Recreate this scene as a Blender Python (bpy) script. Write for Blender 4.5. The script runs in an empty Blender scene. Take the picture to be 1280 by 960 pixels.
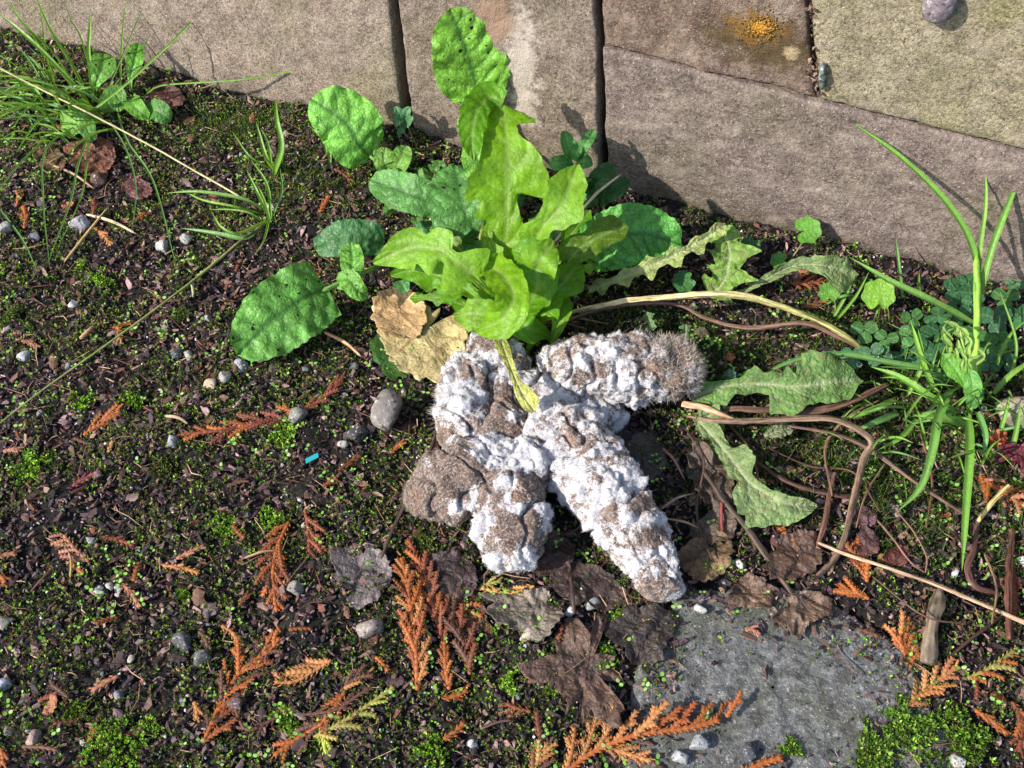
import bpy, math
import numpy as np
from mathutils import Matrix, Vector

scene = bpy.context.scene
rng = np.random.default_rng(11)
S = 0.01                                   # everything below is written in centimetres

# ---------------------------------------------------------------- camera
PITCH = math.radians(52.0)                 # degrees below the horizon
DIST = 60.0
FPX = 1500.0                               # focal length in pixels of the 1280 px wide photograph
CAM = np.array([0.0, -DIST*math.cos(PITCH), DIST*math.sin(PITCH)])
FWD = np.array([0.0, math.cos(PITCH), -math.sin(PITCH)])
UPV = np.array([0.0, math.sin(PITCH), math.cos(PITCH)])
RGT = np.array([1.0, 0.0, 0.0])
cam_data = bpy.data.cameras.new('camera')
cam_data.sensor_width = 36.0
cam_data.lens = 36.0*FPX/1280.0
cam_data.clip_start = 0.01
cam_data.clip_end = 500.0
cam = bpy.data.objects.new('camera', cam_data)
scene.collection.objects.link(cam)
cam.location = Vector(CAM*S)
cam.rotation_euler = (math.pi/2 - PITCH, 0, 0)
scene.camera = cam

# ---------------------------------------------------------------- light
SUN_DIR = np.array([-0.74, -0.36, 0.57]); SUN_DIR /= np.linalg.norm(SUN_DIR)   # towards the sun
sun_data = bpy.data.lights.new('sun', 'SUN')
sun_data.energy = 4.0
sun_data.angle = math.radians(0.8)
sun_data.color = (1.0, 0.93, 0.83)
sun = bpy.data.objects.new('sun', sun_data)
scene.collection.objects.link(sun)
sun.rotation_euler = Vector(SUN_DIR).to_track_quat('Z', 'Y').to_euler()
world = bpy.data.worlds.new('World')
scene.world = world
world.use_nodes = True
wn = world.node_tree.nodes
bg = wn.get('Background') or wn.new('ShaderNodeBackground')
out = wn.get('World Output') or wn.new('ShaderNodeOutputWorld')
sky = wn.new('ShaderNodeTexSky')
sky.sky_type = 'NISHITA'
sky.sun_disc = False
sky.sun_elevation = math.asin(SUN_DIR[2])
sky.sun_rotation = math.atan2(SUN_DIR[0], SUN_DIR[1])
bg.inputs['Strength'].default_value = 0.15
world.node_tree.links.new(sky.outputs[0], bg.inputs[0])
world.node_tree.links.new(bg.outputs[0], out.inputs[0])
vs = scene.view_settings
vs.view_transform = 'Standard'; vs.look = 'None'; vs.gamma = 1.0; vs.use_curve_mapping = False
vs.exposure = 0.98
scene.render.engine = 'CYCLES'
scene.cycles.max_bounces = 6
scene.cycles.transmission_bounces = 3
scene.cycles.use_denoising = True

# ---------------------------------------------------------------- helpers
def sr(r, g, b, k=1.0):
    def f(v):
        v /= 255.0
        return v/12.92 if v <= 0.04045 else ((v+0.055)/1.055)**2.4
    return (f(r)*k, f(g)*k, f(b)*k, 1.0)

PERM = np.random.default_rng(3).permutation(256)
PERM = np.concatenate([PERM, PERM, PERM])
GR = np.random.default_rng(4).normal(size=(256, 3)); GR /= np.linalg.norm(GR, axis=1)[:, None]

def perlin(P):
    P = np.asarray(P, float)
    i = np.floor(P).astype(int); f = P - i; i &= 255
    u = f*f*f*(f*(f*6-15)+10)
    r = 0
    for dx in (0, 1):
        for dy in (0, 1):
            for dz in (0, 1):
                h = PERM[PERM[PERM[i[:, 0]+dx] + i[:, 1]+dy] + i[:, 2]+dz]
                g = GR[h]
                d = g[:, 0]*(f[:, 0]-dx) + g[:, 1]*(f[:, 1]-dy) + g[:, 2]*(f[:, 2]-dz)
                w = (u[:, 0] if dx else 1-u[:, 0])*(u[:, 1] if dy else 1-u[:, 1])*(u[:, 2] if dz else 1-u[:, 2])
                r = r + d*w
    return r*1.6

def fbm(P, o=4, gain=0.5):
    a, r = 1.0, 0
    P = np.asarray(P, float)
    for k in range(o):
        r = r + a*perlin(P*(2.03**k) + 17.3*k)
        a *= gain
    return r

def nrm(v):
    v = np.asarray(v, float)
    return v/np.maximum(np.linalg.norm(v, axis=-1, keepdims=True), 1e-9)

def ray(px, py):
    d = FWD*FPX + RGT*(px-640.0) - UPV*(py-480.0)
    return d/np.linalg.norm(d)

def P(px, py, z=0.0):                      # the point at height z that the photograph shows at this pixel
    d = ray(px, py)
    return CAM + d*((z-CAM[2])/d[2])

def topx(v):
    r = v - CAM
    d = r@FWD
    return 640.0 + FPX*(r@RGT)/d, 480.0 - FPX*(r@UPV)/d

def cmpx(p):                               # centimetres per photograph pixel at this point
    return float((np.asarray(p)-CAM)@FWD)/FPX

WA = P(0, 44); WB = P(1280, 372)           # the foot of the wall
WU = nrm(WB-WA); WNRM = np.array([WU[1], -WU[0], 0.0])      # along the wall, and out of its face
if WNRM[1] > 0: WNRM = -WNRM

def W(px, py, off=0.0):                    # the point this far in front of the wall face
    d = ray(px, py)
    t = ((WA + WNRM*off - CAM)@WNRM)/(d@WNRM)
    return CAM + d*t

def wall_dist(x, y):
    return (x-WA[0])*WNRM[0] + (y-WA[1])*WNRM[1]

SLAB_PX = [(852, 738), (1000, 742), (1106, 796), (1160, 874), (1196, 1040), (812, 1040), (790, 915), (800, 815)]
SLAB = np.array([P(*q)[:2] for q in SLAB_PX])
SLAB_TOP = 0.45

def poly_sd(x, y, poly):                   # signed distance, negative inside
    x = np.asarray(x, float); y = np.asarray(y, float)
    d = np.full(x.shape, 1e9); ins = np.zeros(x.shape, bool)
    n = len(poly)
    for k in range(n):
        a = poly[k]; b = poly[(k+1) % n]
        e = b-a; wx = x-a[0]; wy = y-a[1]
        t = np.clip((wx*e[0]+wy*e[1])/(e@e), 0, 1)
        d = np.minimum(d, np.hypot(wx-e[0]*t, wy-e[1]*t))
        c = ((a[1] > y) != (b[1] > y)) & (x < (b[0]-a[0])*(y-a[1])/((b[1]-a[1]) or 1e-9)+a[0])
        ins ^= c
    return np.where(ins, -d, d)

def H(x, y):
    x = np.atleast_1d(np.asarray(x, float)); y = np.atleast_1d(np.asarray(y, float))
    Z = np.zeros_like(x)
    h = 0.55*perlin(np.stack([x*.09, y*.09, Z+3.3], 1)) + 0.32*perlin(np.stack([x*.31, y*.31, Z+9.1], 1)) \
        + 0.20*perlin(np.stack([x*.95, y*.95, Z+5.7], 1))
    wd = wall_dist(x, y)
    h = h + 0.45*np.exp(-np.abs(wd)/2.2)
    sd = poly_sd(x, y, SLAB) + 0.5*perlin(np.stack([x*.5, y*.5, Z+1.2], 1))
    m = np.clip(0.5 - sd/1.1, 0, 1)
    near = np.exp(-np.abs(sd)/1.6)
    h = h + near*0.25
    return h*(1-m) + m*(SLAB_TOP-0.75)

def G(px, py, lift=0.0):                   # on the ground at this pixel
    p = P(px, py)
    for _ in range(3):
        z = H(p[0], p[1])[0]
        if poly_sd(p[0], p[1], SLAB) < -0.2: z = max(z, SLAB_TOP)
        p = P(px, py, z+lift)
    return p

def crv(pts, n):                           # Catmull-Rom through the points, evenly spaced
    pts = np.asarray(pts, float)
    if len(pts) == 2:
        t = np.linspace(0, 1, n)[:, None]
        return pts[0]*(1-t)+pts[1]*t
    q = np.vstack([2*pts[0]-pts[1], pts, 2*pts[-1]-pts[-2]])
    res = []
    for k in range(1, len(q)-2):
        t = np.linspace(0, 1, 24, endpoint=False)[:, None]
        a, b, c, d = q[k-1], q[k], q[k+1], q[k+2]
        res.append(0.5*((2*b)+(c-a)*t+(2*a-5*b+4*c-d)*t**2+(3*b-a-3*c+d)*t**3))
    res = np.vstack(res+[pts[-1:]])
    L = np.concatenate([[0], np.cumsum(np.linalg.norm(np.diff(res, axis=0), axis=1))])
    s = np.linspace(0, L[-1], n)
    return np.stack([np.interp(s, L, res[:, k]) for k in range(pts.shape[1])], 1)

class MB:
    def __init__(self):
        self.v = []; self.f = {}; self.c = []; self.n = 0
    def add(self, v, faces, c=(1, 1, 1, 0)):
        v = np.asarray(v, float).reshape(-1, 3)
        c = np.asarray(c, float)
        if c.ndim == 1: c = np.tile(c, (len(v), 1))
        self.v.append(v); self.c.append(c)
        if not isinstance(faces, (list, tuple)) or (len(faces) and np.isscalar(faces[0])): faces = [faces]
        for f in faces:
            f = np.asarray(f, int)
            if f.ndim == 1: f = f[None]
            self.f.setdefault(f.shape[1], []).append(f+self.n)
        self.n += len(v)
    def grid(self, V, c=(1, 1, 1, 0), closed=False):       # V (a, b, 3)
        a, b = V.shape[:2]
        i = np.arange(a*b).reshape(a, b)
        if closed: i = np.hstack([i, i[:, :1]])
        f = np.stack([i[:-1, :-1], i[:-1, 1:], i[1:, 1:], i[1:, :-1]], -1).reshape(-1, 4)
        if np.ndim(c) == 3: c = np.asarray(c).reshape(-1, 4)
        self.add(V.reshape(-1, 3), f, c)
    def verts(self):
        return np.vstack(self.v)
    def mesh(self, name, org=(0, 0, 0), smooth=True):
        me = bpy.data.meshes.new(name)
        v = ((self.verts()-np.asarray(org))*S).astype(np.float32)
        me.vertices.add(len(v)); me.vertices.foreach_set('co', v.ravel())
        loops = []; tot = []
        for k, fs in self.f.items():
            f = np.vstack(fs); loops.append(f.ravel()); tot.append(np.full(len(f), k))
        loops = np.concatenate(loops); tot = np.concatenate(tot)
        me.loops.add(len(loops)); me.loops.foreach_set('vertex_index', loops.astype(np.int32))
        me.polygons.add(len(tot))
        st = np.concatenate([[0], np.cumsum(tot)[:-1]])
        me.polygons.foreach_set('loop_start', st.astype(np.int32))
        me.polygons.foreach_set('loop_total', tot.astype(np.int32))
        me.polygons.foreach_set('use_smooth', np.full(len(tot), smooth))
        at = me.attributes.new('c', 'FLOAT_COLOR', 'POINT')
        at.data.foreach_set('color', np.vstack(self.c).astype(np.float32).ravel())
        me.update(calc_edges=True)
        return me

ORG = {}
def tag(o, label, cat, group=None, kind=None):
    if label: o['label'] = label
    if cat: o['category'] = cat
    if group: o['group'] = group
    if kind: o['kind'] = kind
    return o
def empty(name, org, label, cat, group=None):
    o = bpy.data.objects.new(name, None)
    scene.collection.objects.link(o)
    o.empty_display_size = 0.01
    o.location = Vector(np.asarray(org)*S)
    ORG[o] = np.asarray(org, float)
    return tag(o, label, cat, group)
def make(name, mb, mat, parent=None, col=None, smooth=True, org=None, label=None, cat=None, group=None, kind=None):
    if parent is not None: org = ORG[parent]
    elif org is None:
        v = mb.verts(); org = np.array([(v[:, 0].min()+v[:, 0].max())/2, (v[:, 1].min()+v[:, 1].max())/2, v[:, 2].min()])
    me = mb.mesh(name, org, smooth)
    me.materials.append(mat)
    o = bpy.data.objects.new(name, me)
    scene.collection.objects.link(o)
    if parent is not None: o.parent = parent
    else: o.location = Vector(np.asarray(org)*S)
    ORG[o] = np.asarray(org, float)
    if col is not None: o.color = col
    return tag(o, label, cat, group, kind)
def place(name, me, M, parent=None, col=None):             # a shared mesh at a world matrix given in centimetres
    o = bpy.data.objects.new(name, me)
    scene.collection.objects.link(o)
    m = Matrix(M.tolist())
    m.translation = Vector((np.asarray(M)[:3, 3] - (ORG[parent] if parent is not None else 0))*S)
    if parent is not None: o.parent = parent
    o.matrix_local = m if parent is not None else m
    if col is not None: o.color = col
    ORG[o] = np.asarray(M)[:3, 3]
    return o

def frames(pts, hint=None):
    T = nrm(np.gradient(pts, axis=0))
    N = np.zeros_like(T)
    h = np.array(hint if hint is not None else (0.1, 0.2, 1.0), float)
    n = h - T[0]*(h@T[0]); n = nrm(n)
    for k in range(len(T)):
        n = n - T[k]*(n@T[k]); n = nrm(n); N[k] = n
    return T, N, np.cross(T, N)

def tube(mb, pts, r, seg=8, n=24, c=(1, 1, 1, 0), rough=0.0, flat=1.0, cap=True, ridge=0.0):
    pts = np.asarray(pts, float)
    p = crv(pts, n)
    r = np.interp(np.linspace(0, 1, n), np.linspace(0, 1, len(np.atleast_1d(r))), np.atleast_1d(r))
    T, N, B = frames(p)
    if cap:
        e = np.ones(n); e[0] = 0.25; e[-1] = 0.25
        r = r*e
    a = np.linspace(0, 2*math.pi, seg, endpoint=False)
    R = r[:, None]*np.ones(seg)
    kx = rng.uniform(0, 90)
    Lc = np.linalg.norm(np.diff(p, axis=0), axis=1).sum()
    tt, aa = np.meshgrid(np.linspace(0, Lc, n), a, indexing='ij')
    ns = perlin(np.stack([np.cos(aa).ravel()*1.6+kx, np.sin(aa).ravel()*1.6, tt.ravel()*.55+kx], 1)).reshape(R.shape)
    n2 = perlin(np.stack([np.cos(aa).ravel()*2.6, np.sin(aa).ravel()*2.6+kx, tt.ravel()*2.1], 1)).reshape(R.shape)
    rdg = np.sin(7*aa+3*ns+tt*.3)+.6*np.sin(13*aa+2.5*n2+kx)
    if ridge: R = R*(1+ridge*np.sin(7*aa+3*ns+tt*.3)+.6*ridge*np.sin(13*aa+2.5*n2+kx))
    if rough: R = R*(1+rough*(2.6*ns+1.6*n2))*(1+.9*rough*np.maximum(0, perlin(np.stack([tt.ravel()*.8+kx, tt.ravel()*0+.5, tt.ravel()*0+kx], 1)).reshape(R.shape)))
    V = p[:, None] + R[..., None]*(np.cos(a)[None, :, None]*B[:, None] + flat*np.sin(a)[None, :, None]*N[:, None])
    cc = c
    if np.ndim(c) == 2:
        cc = np.stack([np.interp(np.linspace(0, 1, n), np.linspace(0, 1, len(c)), np.asarray(c)[:, k]) for k in range(4)], 1)
        cc = np.repeat(cc[:, None], seg, 1)
    else: cc = np.tile(np.asarray(c, float), (n, seg, 1))
    cc = cc.copy(); cc[..., :3] *= np.clip(1+.75*ns+.6*n2+(.28*rdg if ridge else 0), .25, 1.9)[..., None]
    st = mb.n
    mb.grid(V, cc, closed=True)
    mb.add(np.zeros((0, 3)), [np.arange(seg)[::-1]-mb.n+st, np.arange(seg)+(n-1)*seg-mb.n+st], np.zeros((0, 4)))
    return p

# ---------------------------------------------------------------- materials
class NT:
    def __init__(self, name):
        self.m = bpy.data.materials.new(name); self.m.use_nodes = True
        self.t = self.m.node_tree; self.t.nodes.clear()
        self.out = self.t.nodes.new('ShaderNodeOutputMaterial')
    def n(self, typ, props=None, **kw):
        nd = self.t.nodes.new('ShaderNode'+typ)
        for k, v in (props or {}).items(): setattr(nd, k, v)
        for k, v in kw.items():
            s = nd.inputs[int(k[1:])] if k[0] == 'i' and k[1:].isdigit() else nd.inputs[k.replace('_', ' ')]
            if hasattr(v, 'is_linked') or hasattr(v, 'links'): self.t.links.new(v, s)
            elif hasattr(v, 'outputs'): self.t.links.new(v.outputs[0], s)
            else: s.default_value = v
        return nd
    def xyz(self, k=100.0):
        tc = self.n('TexCoord')
        return self.n('VectorMath', {'operation': 'SCALE'}, i0=tc.outputs['Object'], Scale=k).outputs[0]
    def noise(self, vec, scale, detail=4, rough=0.55, dist=0.0):
        return self.n('TexNoise', Vector=vec, Scale=scale, Detail=detail, Roughness=rough, Distortion=dist).outputs[0]
    def ramp(self, fac, stops, interp='LINEAR'):
        r = self.n('ValToRGB', Fac=fac)
        cr = r.color_ramp; cr.interpolation = interp
        while len(cr.elements) < len(stops): cr.elements.new(0.5)
        for e, (p, c) in zip(cr.elements, stops):
            e.position = p; e.color = c if len(np.atleast_1d(c)) == 4 else (c, c, c, 1)
        return r.outputs[0]
    def mix(self, fac, a, b, mode='MIX'):
        m = self.n('Mix', {'data_type': 'RGBA', 'blend_type': mode})
        for s, v in ((m.inputs[0], fac), (m.inputs[6], a), (m.inputs[7], b)):
            if hasattr(v, 'links'): self.t.links.new(v, s)
            else: s.default_value = v
        return m.outputs[2]
    def math(self, op, a, b=0.0, clamp=False):
        m = self.n('Math', {'operation': op, 'use_clamp': clamp})
        for s, v in ((m.inputs[0], a), (m.inputs[1], b)):
            if hasattr(v, 'links'): self.t.links.new(v, s)
            else: s.default_value = v
        return m.outputs[0]
    def attr(self):
        return self.n('Attribute', {'attribute_name': 'c'})
    def bump(self, h, strength=0.5, dist=0.05):
        return self.n('Bump', Strength=strength, Distance=dist*S, Height=h).outputs[0]
    def done(self, sh):
        self.t.links.new(sh.outputs[0] if hasattr(sh, 'outputs') else sh, self.out.inputs[0])
        return self.m

def mat_leaf(name, vein=(0.5, 0.62, 0.3, 1), spots=0.0, trans=0.35, rough=0.42, bump=0.5, blot=0.3, wear=None, cell=2.2, cellk=0.25, veink=0.5):
    g = NT(name); v = g.xyz(); a = g.attr(); oi = g.n('ObjectInfo')
    vv = g.n('VectorMath', {'operation': 'ADD'}, i0=v, i1=oi.outputs['Location']).outputs[0]
    base = g.mix(1.0, oi.outputs['Color'], a.outputs['Color'], 'MULTIPLY')
    n1 = g.noise(vv, 0.9, 3)
    base = g.mix(1.0, base, g.ramp(n1, [(0.3, 1-blot), (0.7, 1+blot)]), 'MULTIPLY')
    n2 = g.noise(vv, 9.0, 4, 0.65)
    base = g.mix(1.0, base, g.ramp(n2, [(0.3, 0.8), (0.7, 1.2)]), 'MULTIPLY')
    wob = g.n('TexNoise', Vector=vv, Scale=2.0, Detail=2.0)
    wv = g.n('VectorMath', {'operation': 'ADD'}, i0=vv, i1=g.n('VectorMath', {'operation': 'SCALE'}, i0=wob.outputs['Color'], Scale=0.35).outputs[0]).outputs[0]
    cl = g.n('TexVoronoi', {'feature': 'DISTANCE_TO_EDGE'}, Vector=wv, Scale=cell).outputs['Distance']
    net = g.ramp(cl, [(0.0, 1.0), (0.09, 0.0)])
    cl2 = g.n('TexVoronoi', {'feature': 'DISTANCE_TO_EDGE'}, Vector=wv, Scale=cell*2.6).outputs['Distance']
    net2 = g.ramp(cl2, [(0.0, 1.0), (0.12, 0.0)])
    base = g.mix(1.0, base, g.ramp(g.math('MAXIMUM', net, g.math('MULTIPLY', net2, 0.6)), [(0, 1+cellk*.5), (1, 1-cellk)]), 'MULTIPLY')
    base = g.mix(g.math('MULTIPLY', a.outputs['Alpha'], veink), base, vein)
    if wear:
        base = g.mix(g.ramp(g.noise(vv, 1.6, 5, 0.7), [(wear[1], 0), (wear[1]+0.1, 1)]), base, wear[0])
    if spots:
        vo = g.n('TexVoronoi', Vector=vv, Scale=3.4, Randomness=1.0)
        d = g.math('LESS_THAN', g.math('ADD', vo.outputs['Distance'], g.math('MULTIPLY', g.math('SUBTRACT', g.noise(vv, 9, 2), 0.5), 0.16)),
                   g.math('MULTIPLY', g.math('MULTIPLY', g.n('SeparateColor', i0=vo.outputs['Color']).outputs[0], g.n('SeparateColor', i0=vo.outputs['Color']).outputs[1]), g.math('MULTIPLY', g.ramp(g.noise(vv, 0.55, 2), [(0.35, 0.1), (0.6, 1.0)]), spots*1.9)))
        base = g.mix(d, base, (0.012, 0.016, 0.01, 1))
    dome = g.math('ADD', g.math('MULTIPLY', g.math('MINIMUM', cl, 0.3), 2.2), g.math('MULTIPLY', g.math('MINIMUM', cl2, 0.3), 0.9))
    bp = g.bump(g.math('ADD', g.math('ADD', g.math('MULTIPLY', g.noise(vv, 7.0, 4, 0.6), 0.6), dome), g.math('MULTIPLY', a.outputs['Alpha'], -0.5)), bump, 0.09)
    b = g.n('BsdfPrincipled', Base_Color=base, Roughness=rough, Normal=bp)
    b.inputs['Specular IOR Level'].default_value = 0.34
    tcol = g.mix(1.0, base, (1.15, 1.05, 0.45, 1), 'MULTIPLY')
    t = g.n('BsdfTranslucent', Color=tcol, Normal=bp)
    return g.done(g.n('MixShader', i0=trans, i1=b, i2=t))

def mat_tint(name, rough=0.7, nscale=6.0, var=0.35, bump=0.4, bdist=0.05, spec=0.35, speck=None, translucent=0.0):
    g = NT(name); v = g.xyz(); a = g.attr(); oi = g.n('ObjectInfo')
    rnd = g.n('VectorMath', {'operation': 'SCALE'}, i0=oi.outputs['Location'], Scale=731.0).outputs[0]
    vv = g.n('VectorMath', {'operation': 'ADD'}, i0=v, i1=rnd).outputs[0]
    base = g.mix(1.0, oi.outputs['Color'], a.outputs['Color'], 'MULTIPLY')
    n1 = g.noise(vv, nscale, 5, 0.65)
    base = g.mix(1.0, base, g.ramp(n1, [(0.28, 1-var), (0.72, 1+var)]), 'MULTIPLY')
    if speck:
        n2 = g.noise(vv, speck[0], 2, 0.5)
        base = g.mix(g.ramp(n2, [(speck[1], 0), (speck[1]+0.06, 1)]), base, speck[2])
        n3 = g.noise(vv, speck[0]*0.8, 2, 0.5)
        base = g.mix(g.ramp(n3, [(speck[1]-0.03, 0), (speck[1]+0.05, 0.8)]), base, speck[3])
    bp = g.bump(g.noise(vv, nscale*2.2, 6, 0.7), bump, bdist)
    b = g.n('BsdfPrincipled', Base_Color=base, Roughness=rough, Normal=bp)
    b.inputs['Specular IOR Level'].default_value = spec
    if translucent:
        t = g.n('BsdfTranslucent', Color=g.mix(1.0, base, (1.2, 1.05, 0.6, 1), 'MULTIPLY'))
        return g.done(g.n('MixShader', i0=translucent, i1=b, i2=t))
    return g.done(b)
# ================================================================ ground
def mat_soil():
    g = NT('soil'); v = g.xyz()
    n1 = g.noise(v, 0.5, 5, 0.6); n2 = g.noise(v, 4.0, 6, 0.7); n3 = g.noise(v, 16.0, 3, 0.6)
    c = g.ramp(n2, [(0.32, (0.004, 0.0034, 0.0034, 1)), (0.52, (0.013, 0.0105, 0.0102, 1)), (0.7, (0.05, 0.038, 0.032, 1))])
    c = g.mix(g.ramp(n1, [(0.5, 0), (0.7, 0.55)]), c, (0.03, 0.036, 0.012, 1))
    c = g.mix(g.ramp(n3, [(0.70, 0), (0.74, 0.7)]), c, (0.2, 0.19, 0.18, 1))
    b = g.n('BsdfPrincipled', Base_Color=c, Roughness=0.8, Normal=g.bump(g.math('ADD', n2, g.math('MULTIPLY', n3, 0.5)), 0.9, 0.12))
    b.inputs['Specular IOR Level'].default_value = 0.2
    return g.done(b)

def axis(lo, hi, step, far):
    core = np.arange(lo, hi+step/2, step)
    o = [step]
    while sum(o) < far: o.append(o[-1]*1.35)
    o = np.cumsum(o)
    return np.concatenate([lo-o[::-1], core, hi+o])
gx = axis(-38, 38, 0.17, 3000); gy = axis(-27, 34, 0.17, 3000)
XX, YY = np.meshgrid(gx, gy, indexing='ij')
hz = H(XX.ravel(), YY.ravel())
fine = 0.10*fbm(np.stack([XX.ravel()*1.9, YY.ravel()*1.9, np.full(XX.size, 2.2)], 1), 3)
amp = np.exp(-np.maximum(0, np.hypot(XX.ravel(), YY.ravel())-60)/60)
mb = MB()
mb.grid(np.stack([XX.ravel(), YY.ravel(), (hz+fine)*amp], 1).reshape(len(gx), len(gy), 3))
make('ground', mb, mat_soil(), org=(0, 0, 0), kind='structure')

# ================================================================ wall of blocks
def mat_block(name, c1, c2, c3, algae, lichen=None, streak=None, seed=0.0, amt=0.5):
    g = NT(name); v0 = g.xyz()
    v = g.n('VectorMath', {'operation': 'ADD'}, i0=v0, i1=(seed, seed*1.7, seed*0.6)).outputs[0]
    big = g.noise(v, 0.22, 4, 0.6); mid = g.noise(v, 1.1, 5, 0.65); fin = g.noise(v, 6.0, 5, 0.75); gr = g.noise(v, 11.0, 2, 0.6)
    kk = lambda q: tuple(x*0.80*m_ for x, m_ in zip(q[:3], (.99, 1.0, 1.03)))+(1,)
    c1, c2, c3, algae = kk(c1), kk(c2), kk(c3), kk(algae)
    c = g.ramp(mid, [(0.3, c1), (0.5, c2), (0.72, c3)])
    c = g.mix(g.ramp(big, [(0.46, 0), (0.68, amt)]), c, algae)
    c = g.mix(1.0, c, g.ramp(fin, [(0.32, 0.36), (0.5, 1.0), (0.68, 1.6)]), 'MULTIPLY')
    pit = g.n('TexVoronoi', Vector=v, Scale=4.2).outputs['Distance']
    gv = g.noise(v, 5.0, 4, 0.7)
    c = g.mix(g.ramp(gv, [(0.57, 0), (0.65, 0.75)]), c, (0.035, 0.026, 0.022, 1))
    c = g.mix(g.ramp(gr, [(0.63, 0), (0.71, 0.85)]), c, (0.55, 0.49, 0.42, 1))
    fw = g.noise(v, 7.0, 3, 0.6)
    c = g.mix(g.ramp(fw, [(0.70, 0), (0.735, 0.9)]), c, (0.42, 0.33, 0.24, 1))
    pos = v0
    pit2 = g.n('TexVoronoi', Vector=v, Scale=1.3).outputs['Distance']
    pn = g.noise(v, 2.3, 6, 0.75)
    c = g.mix(g.ramp(pn, [(0.58, 0), (0.70, 0.55)]), c, (0.07, 0.055, 0.045, 1))
    c = g.mix(g.ramp(g.noise(v, 0.6, 6, 0.7), [(0.5, 0), (0.72, 0.45)]), c, (0.42, 0.35, 0.28, 1))
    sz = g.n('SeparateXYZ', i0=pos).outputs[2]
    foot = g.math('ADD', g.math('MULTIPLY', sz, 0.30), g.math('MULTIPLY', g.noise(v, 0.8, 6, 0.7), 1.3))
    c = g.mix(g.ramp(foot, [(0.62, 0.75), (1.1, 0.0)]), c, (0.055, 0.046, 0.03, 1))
    def spot(ctr, rx, rz, ragged):
        d = g.n('VectorMath', {'operation': 'SUBTRACT'}, i0=pos, i1=tuple(ctr)).outputs[0]
        d = g.n('VectorMath', {'operation': 'MULTIPLY'}, i0=d, i1=(1/rx, 1/rx, 1/rz)).outputs[0]
        l = g.n('VectorMath', {'operation': 'LENGTH'}, i0=d).outputs['Value']
        return g.math('ADD', l, g.math('MULTIPLY', g.math('SUBTRACT', g.noise(v, 1.4, 5, 0.7), 0.5), ragged))
    for ctr, rx, rz, col, rag in (streak or []):
        c = g.mix(g.ramp(spot(ctr, rx, rz, rag), [(0.55, 0.85), (1.0, 0)]), c, col)
    h = g.math('ADD', g.math('MULTIPLY', fin, 1.0), g.math('MULTIPLY', gr, 0.5))
    b = g.n('BsdfPrincipled', Base_Color=c, Roughness=0.88, Normal=g.bump(g.math('ADD', h, g.math('MULTIPLY', pn, 1.2)), 0.8, 0.16))
    b.inputs['Specular IOR Level'].default_value = 0.25
    return g.done(b)

ZV = np.array([0, 0, 1.0])
def uz(p): return np.array([(p-WA)@WU, p[2]])
def wpt(u, z, off): return WA + WU*u + ZV*z + WNRM*off
wall = empty('retaining_wall', WA*0.5+WB*0.5, 'low brown wall of rough stone blocks with dark open joints behind the weeds', 'wall')
def block(corners, mat, recess=0.0, rnd=0.6, seed=0, rough=0.07, step=0.15, warp=0.15, depth=9.0, label=None):
    q = [np.asarray(c, float) for c in corners]              # bottom left, bottom right, top right, top left in (u, z)
    w = np.linalg.norm(q[1]-q[0]); h = np.linalg.norm(q[3]-q[0])
    na, nb = int(min(w/step, 300)), int(min(h/step, 150))
    def ed(n, L):
        a = np.linspace(0, 1, n); e = np.array([0, .03, .07, .12, .2, .35])*rnd/L*1.6
        return np.unique(np.concatenate([e, 1-e, a[(a > e[-1]) & (a < 1-e[-1])]]))
    A = ed(na, w); B = ed(nb, h)
    a, b = np.meshgrid(A, B, indexing='ij')
    pos = (1-a)[..., None]*(1-b)[..., None]*q[0] + a[..., None]*(1-b)[..., None]*q[1] + a[..., None]*b[..., None]*q[2] + (1-a)[..., None]*b[..., None]*q[3]
    fl = np.stack([pos[..., 0].ravel()*.35, pos[..., 1].ravel()*.35, np.full(a.size, seed*3.1)], 1)
    wob = perlin(fl*1.6).reshape(a.shape)*warp
    edge = np.minimum(np.minimum(a, 1-a)*w, np.minimum(b, 1-b)*h)
    k = np.clip(1-edge/(rnd*(1+0.5*perlin(fl*2.7).reshape(a.shape))), 0, 1)
    d = -rnd*(1-np.sqrt(np.maximum(0, 1-k*k)))
    d = d + rough*1.25*fbm(fl*6, 4).reshape(a.shape) + 0.16*perlin(fl*0.9+5).reshape(a.shape) - recess
    pos = pos + (wob*np.clip(1-edge/1.5, 0, 1))[..., None]*np.array([1, 0.7])*0.6
    V = WA + pos[..., :1]*WU + pos[..., 1:]*ZV + d[..., None]*WNRM
    m = MB(); m.grid(V)
    for strip, rev in ((V[0], 0), (V[-1], 1), (V[:, 0], 1), (V[:, -1], 0)):
        back = strip - WNRM*depth
        m.grid(np.stack([strip, back] if not rev else [back, strip]))
    make('block', m, mat, wall, label=label)

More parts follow.
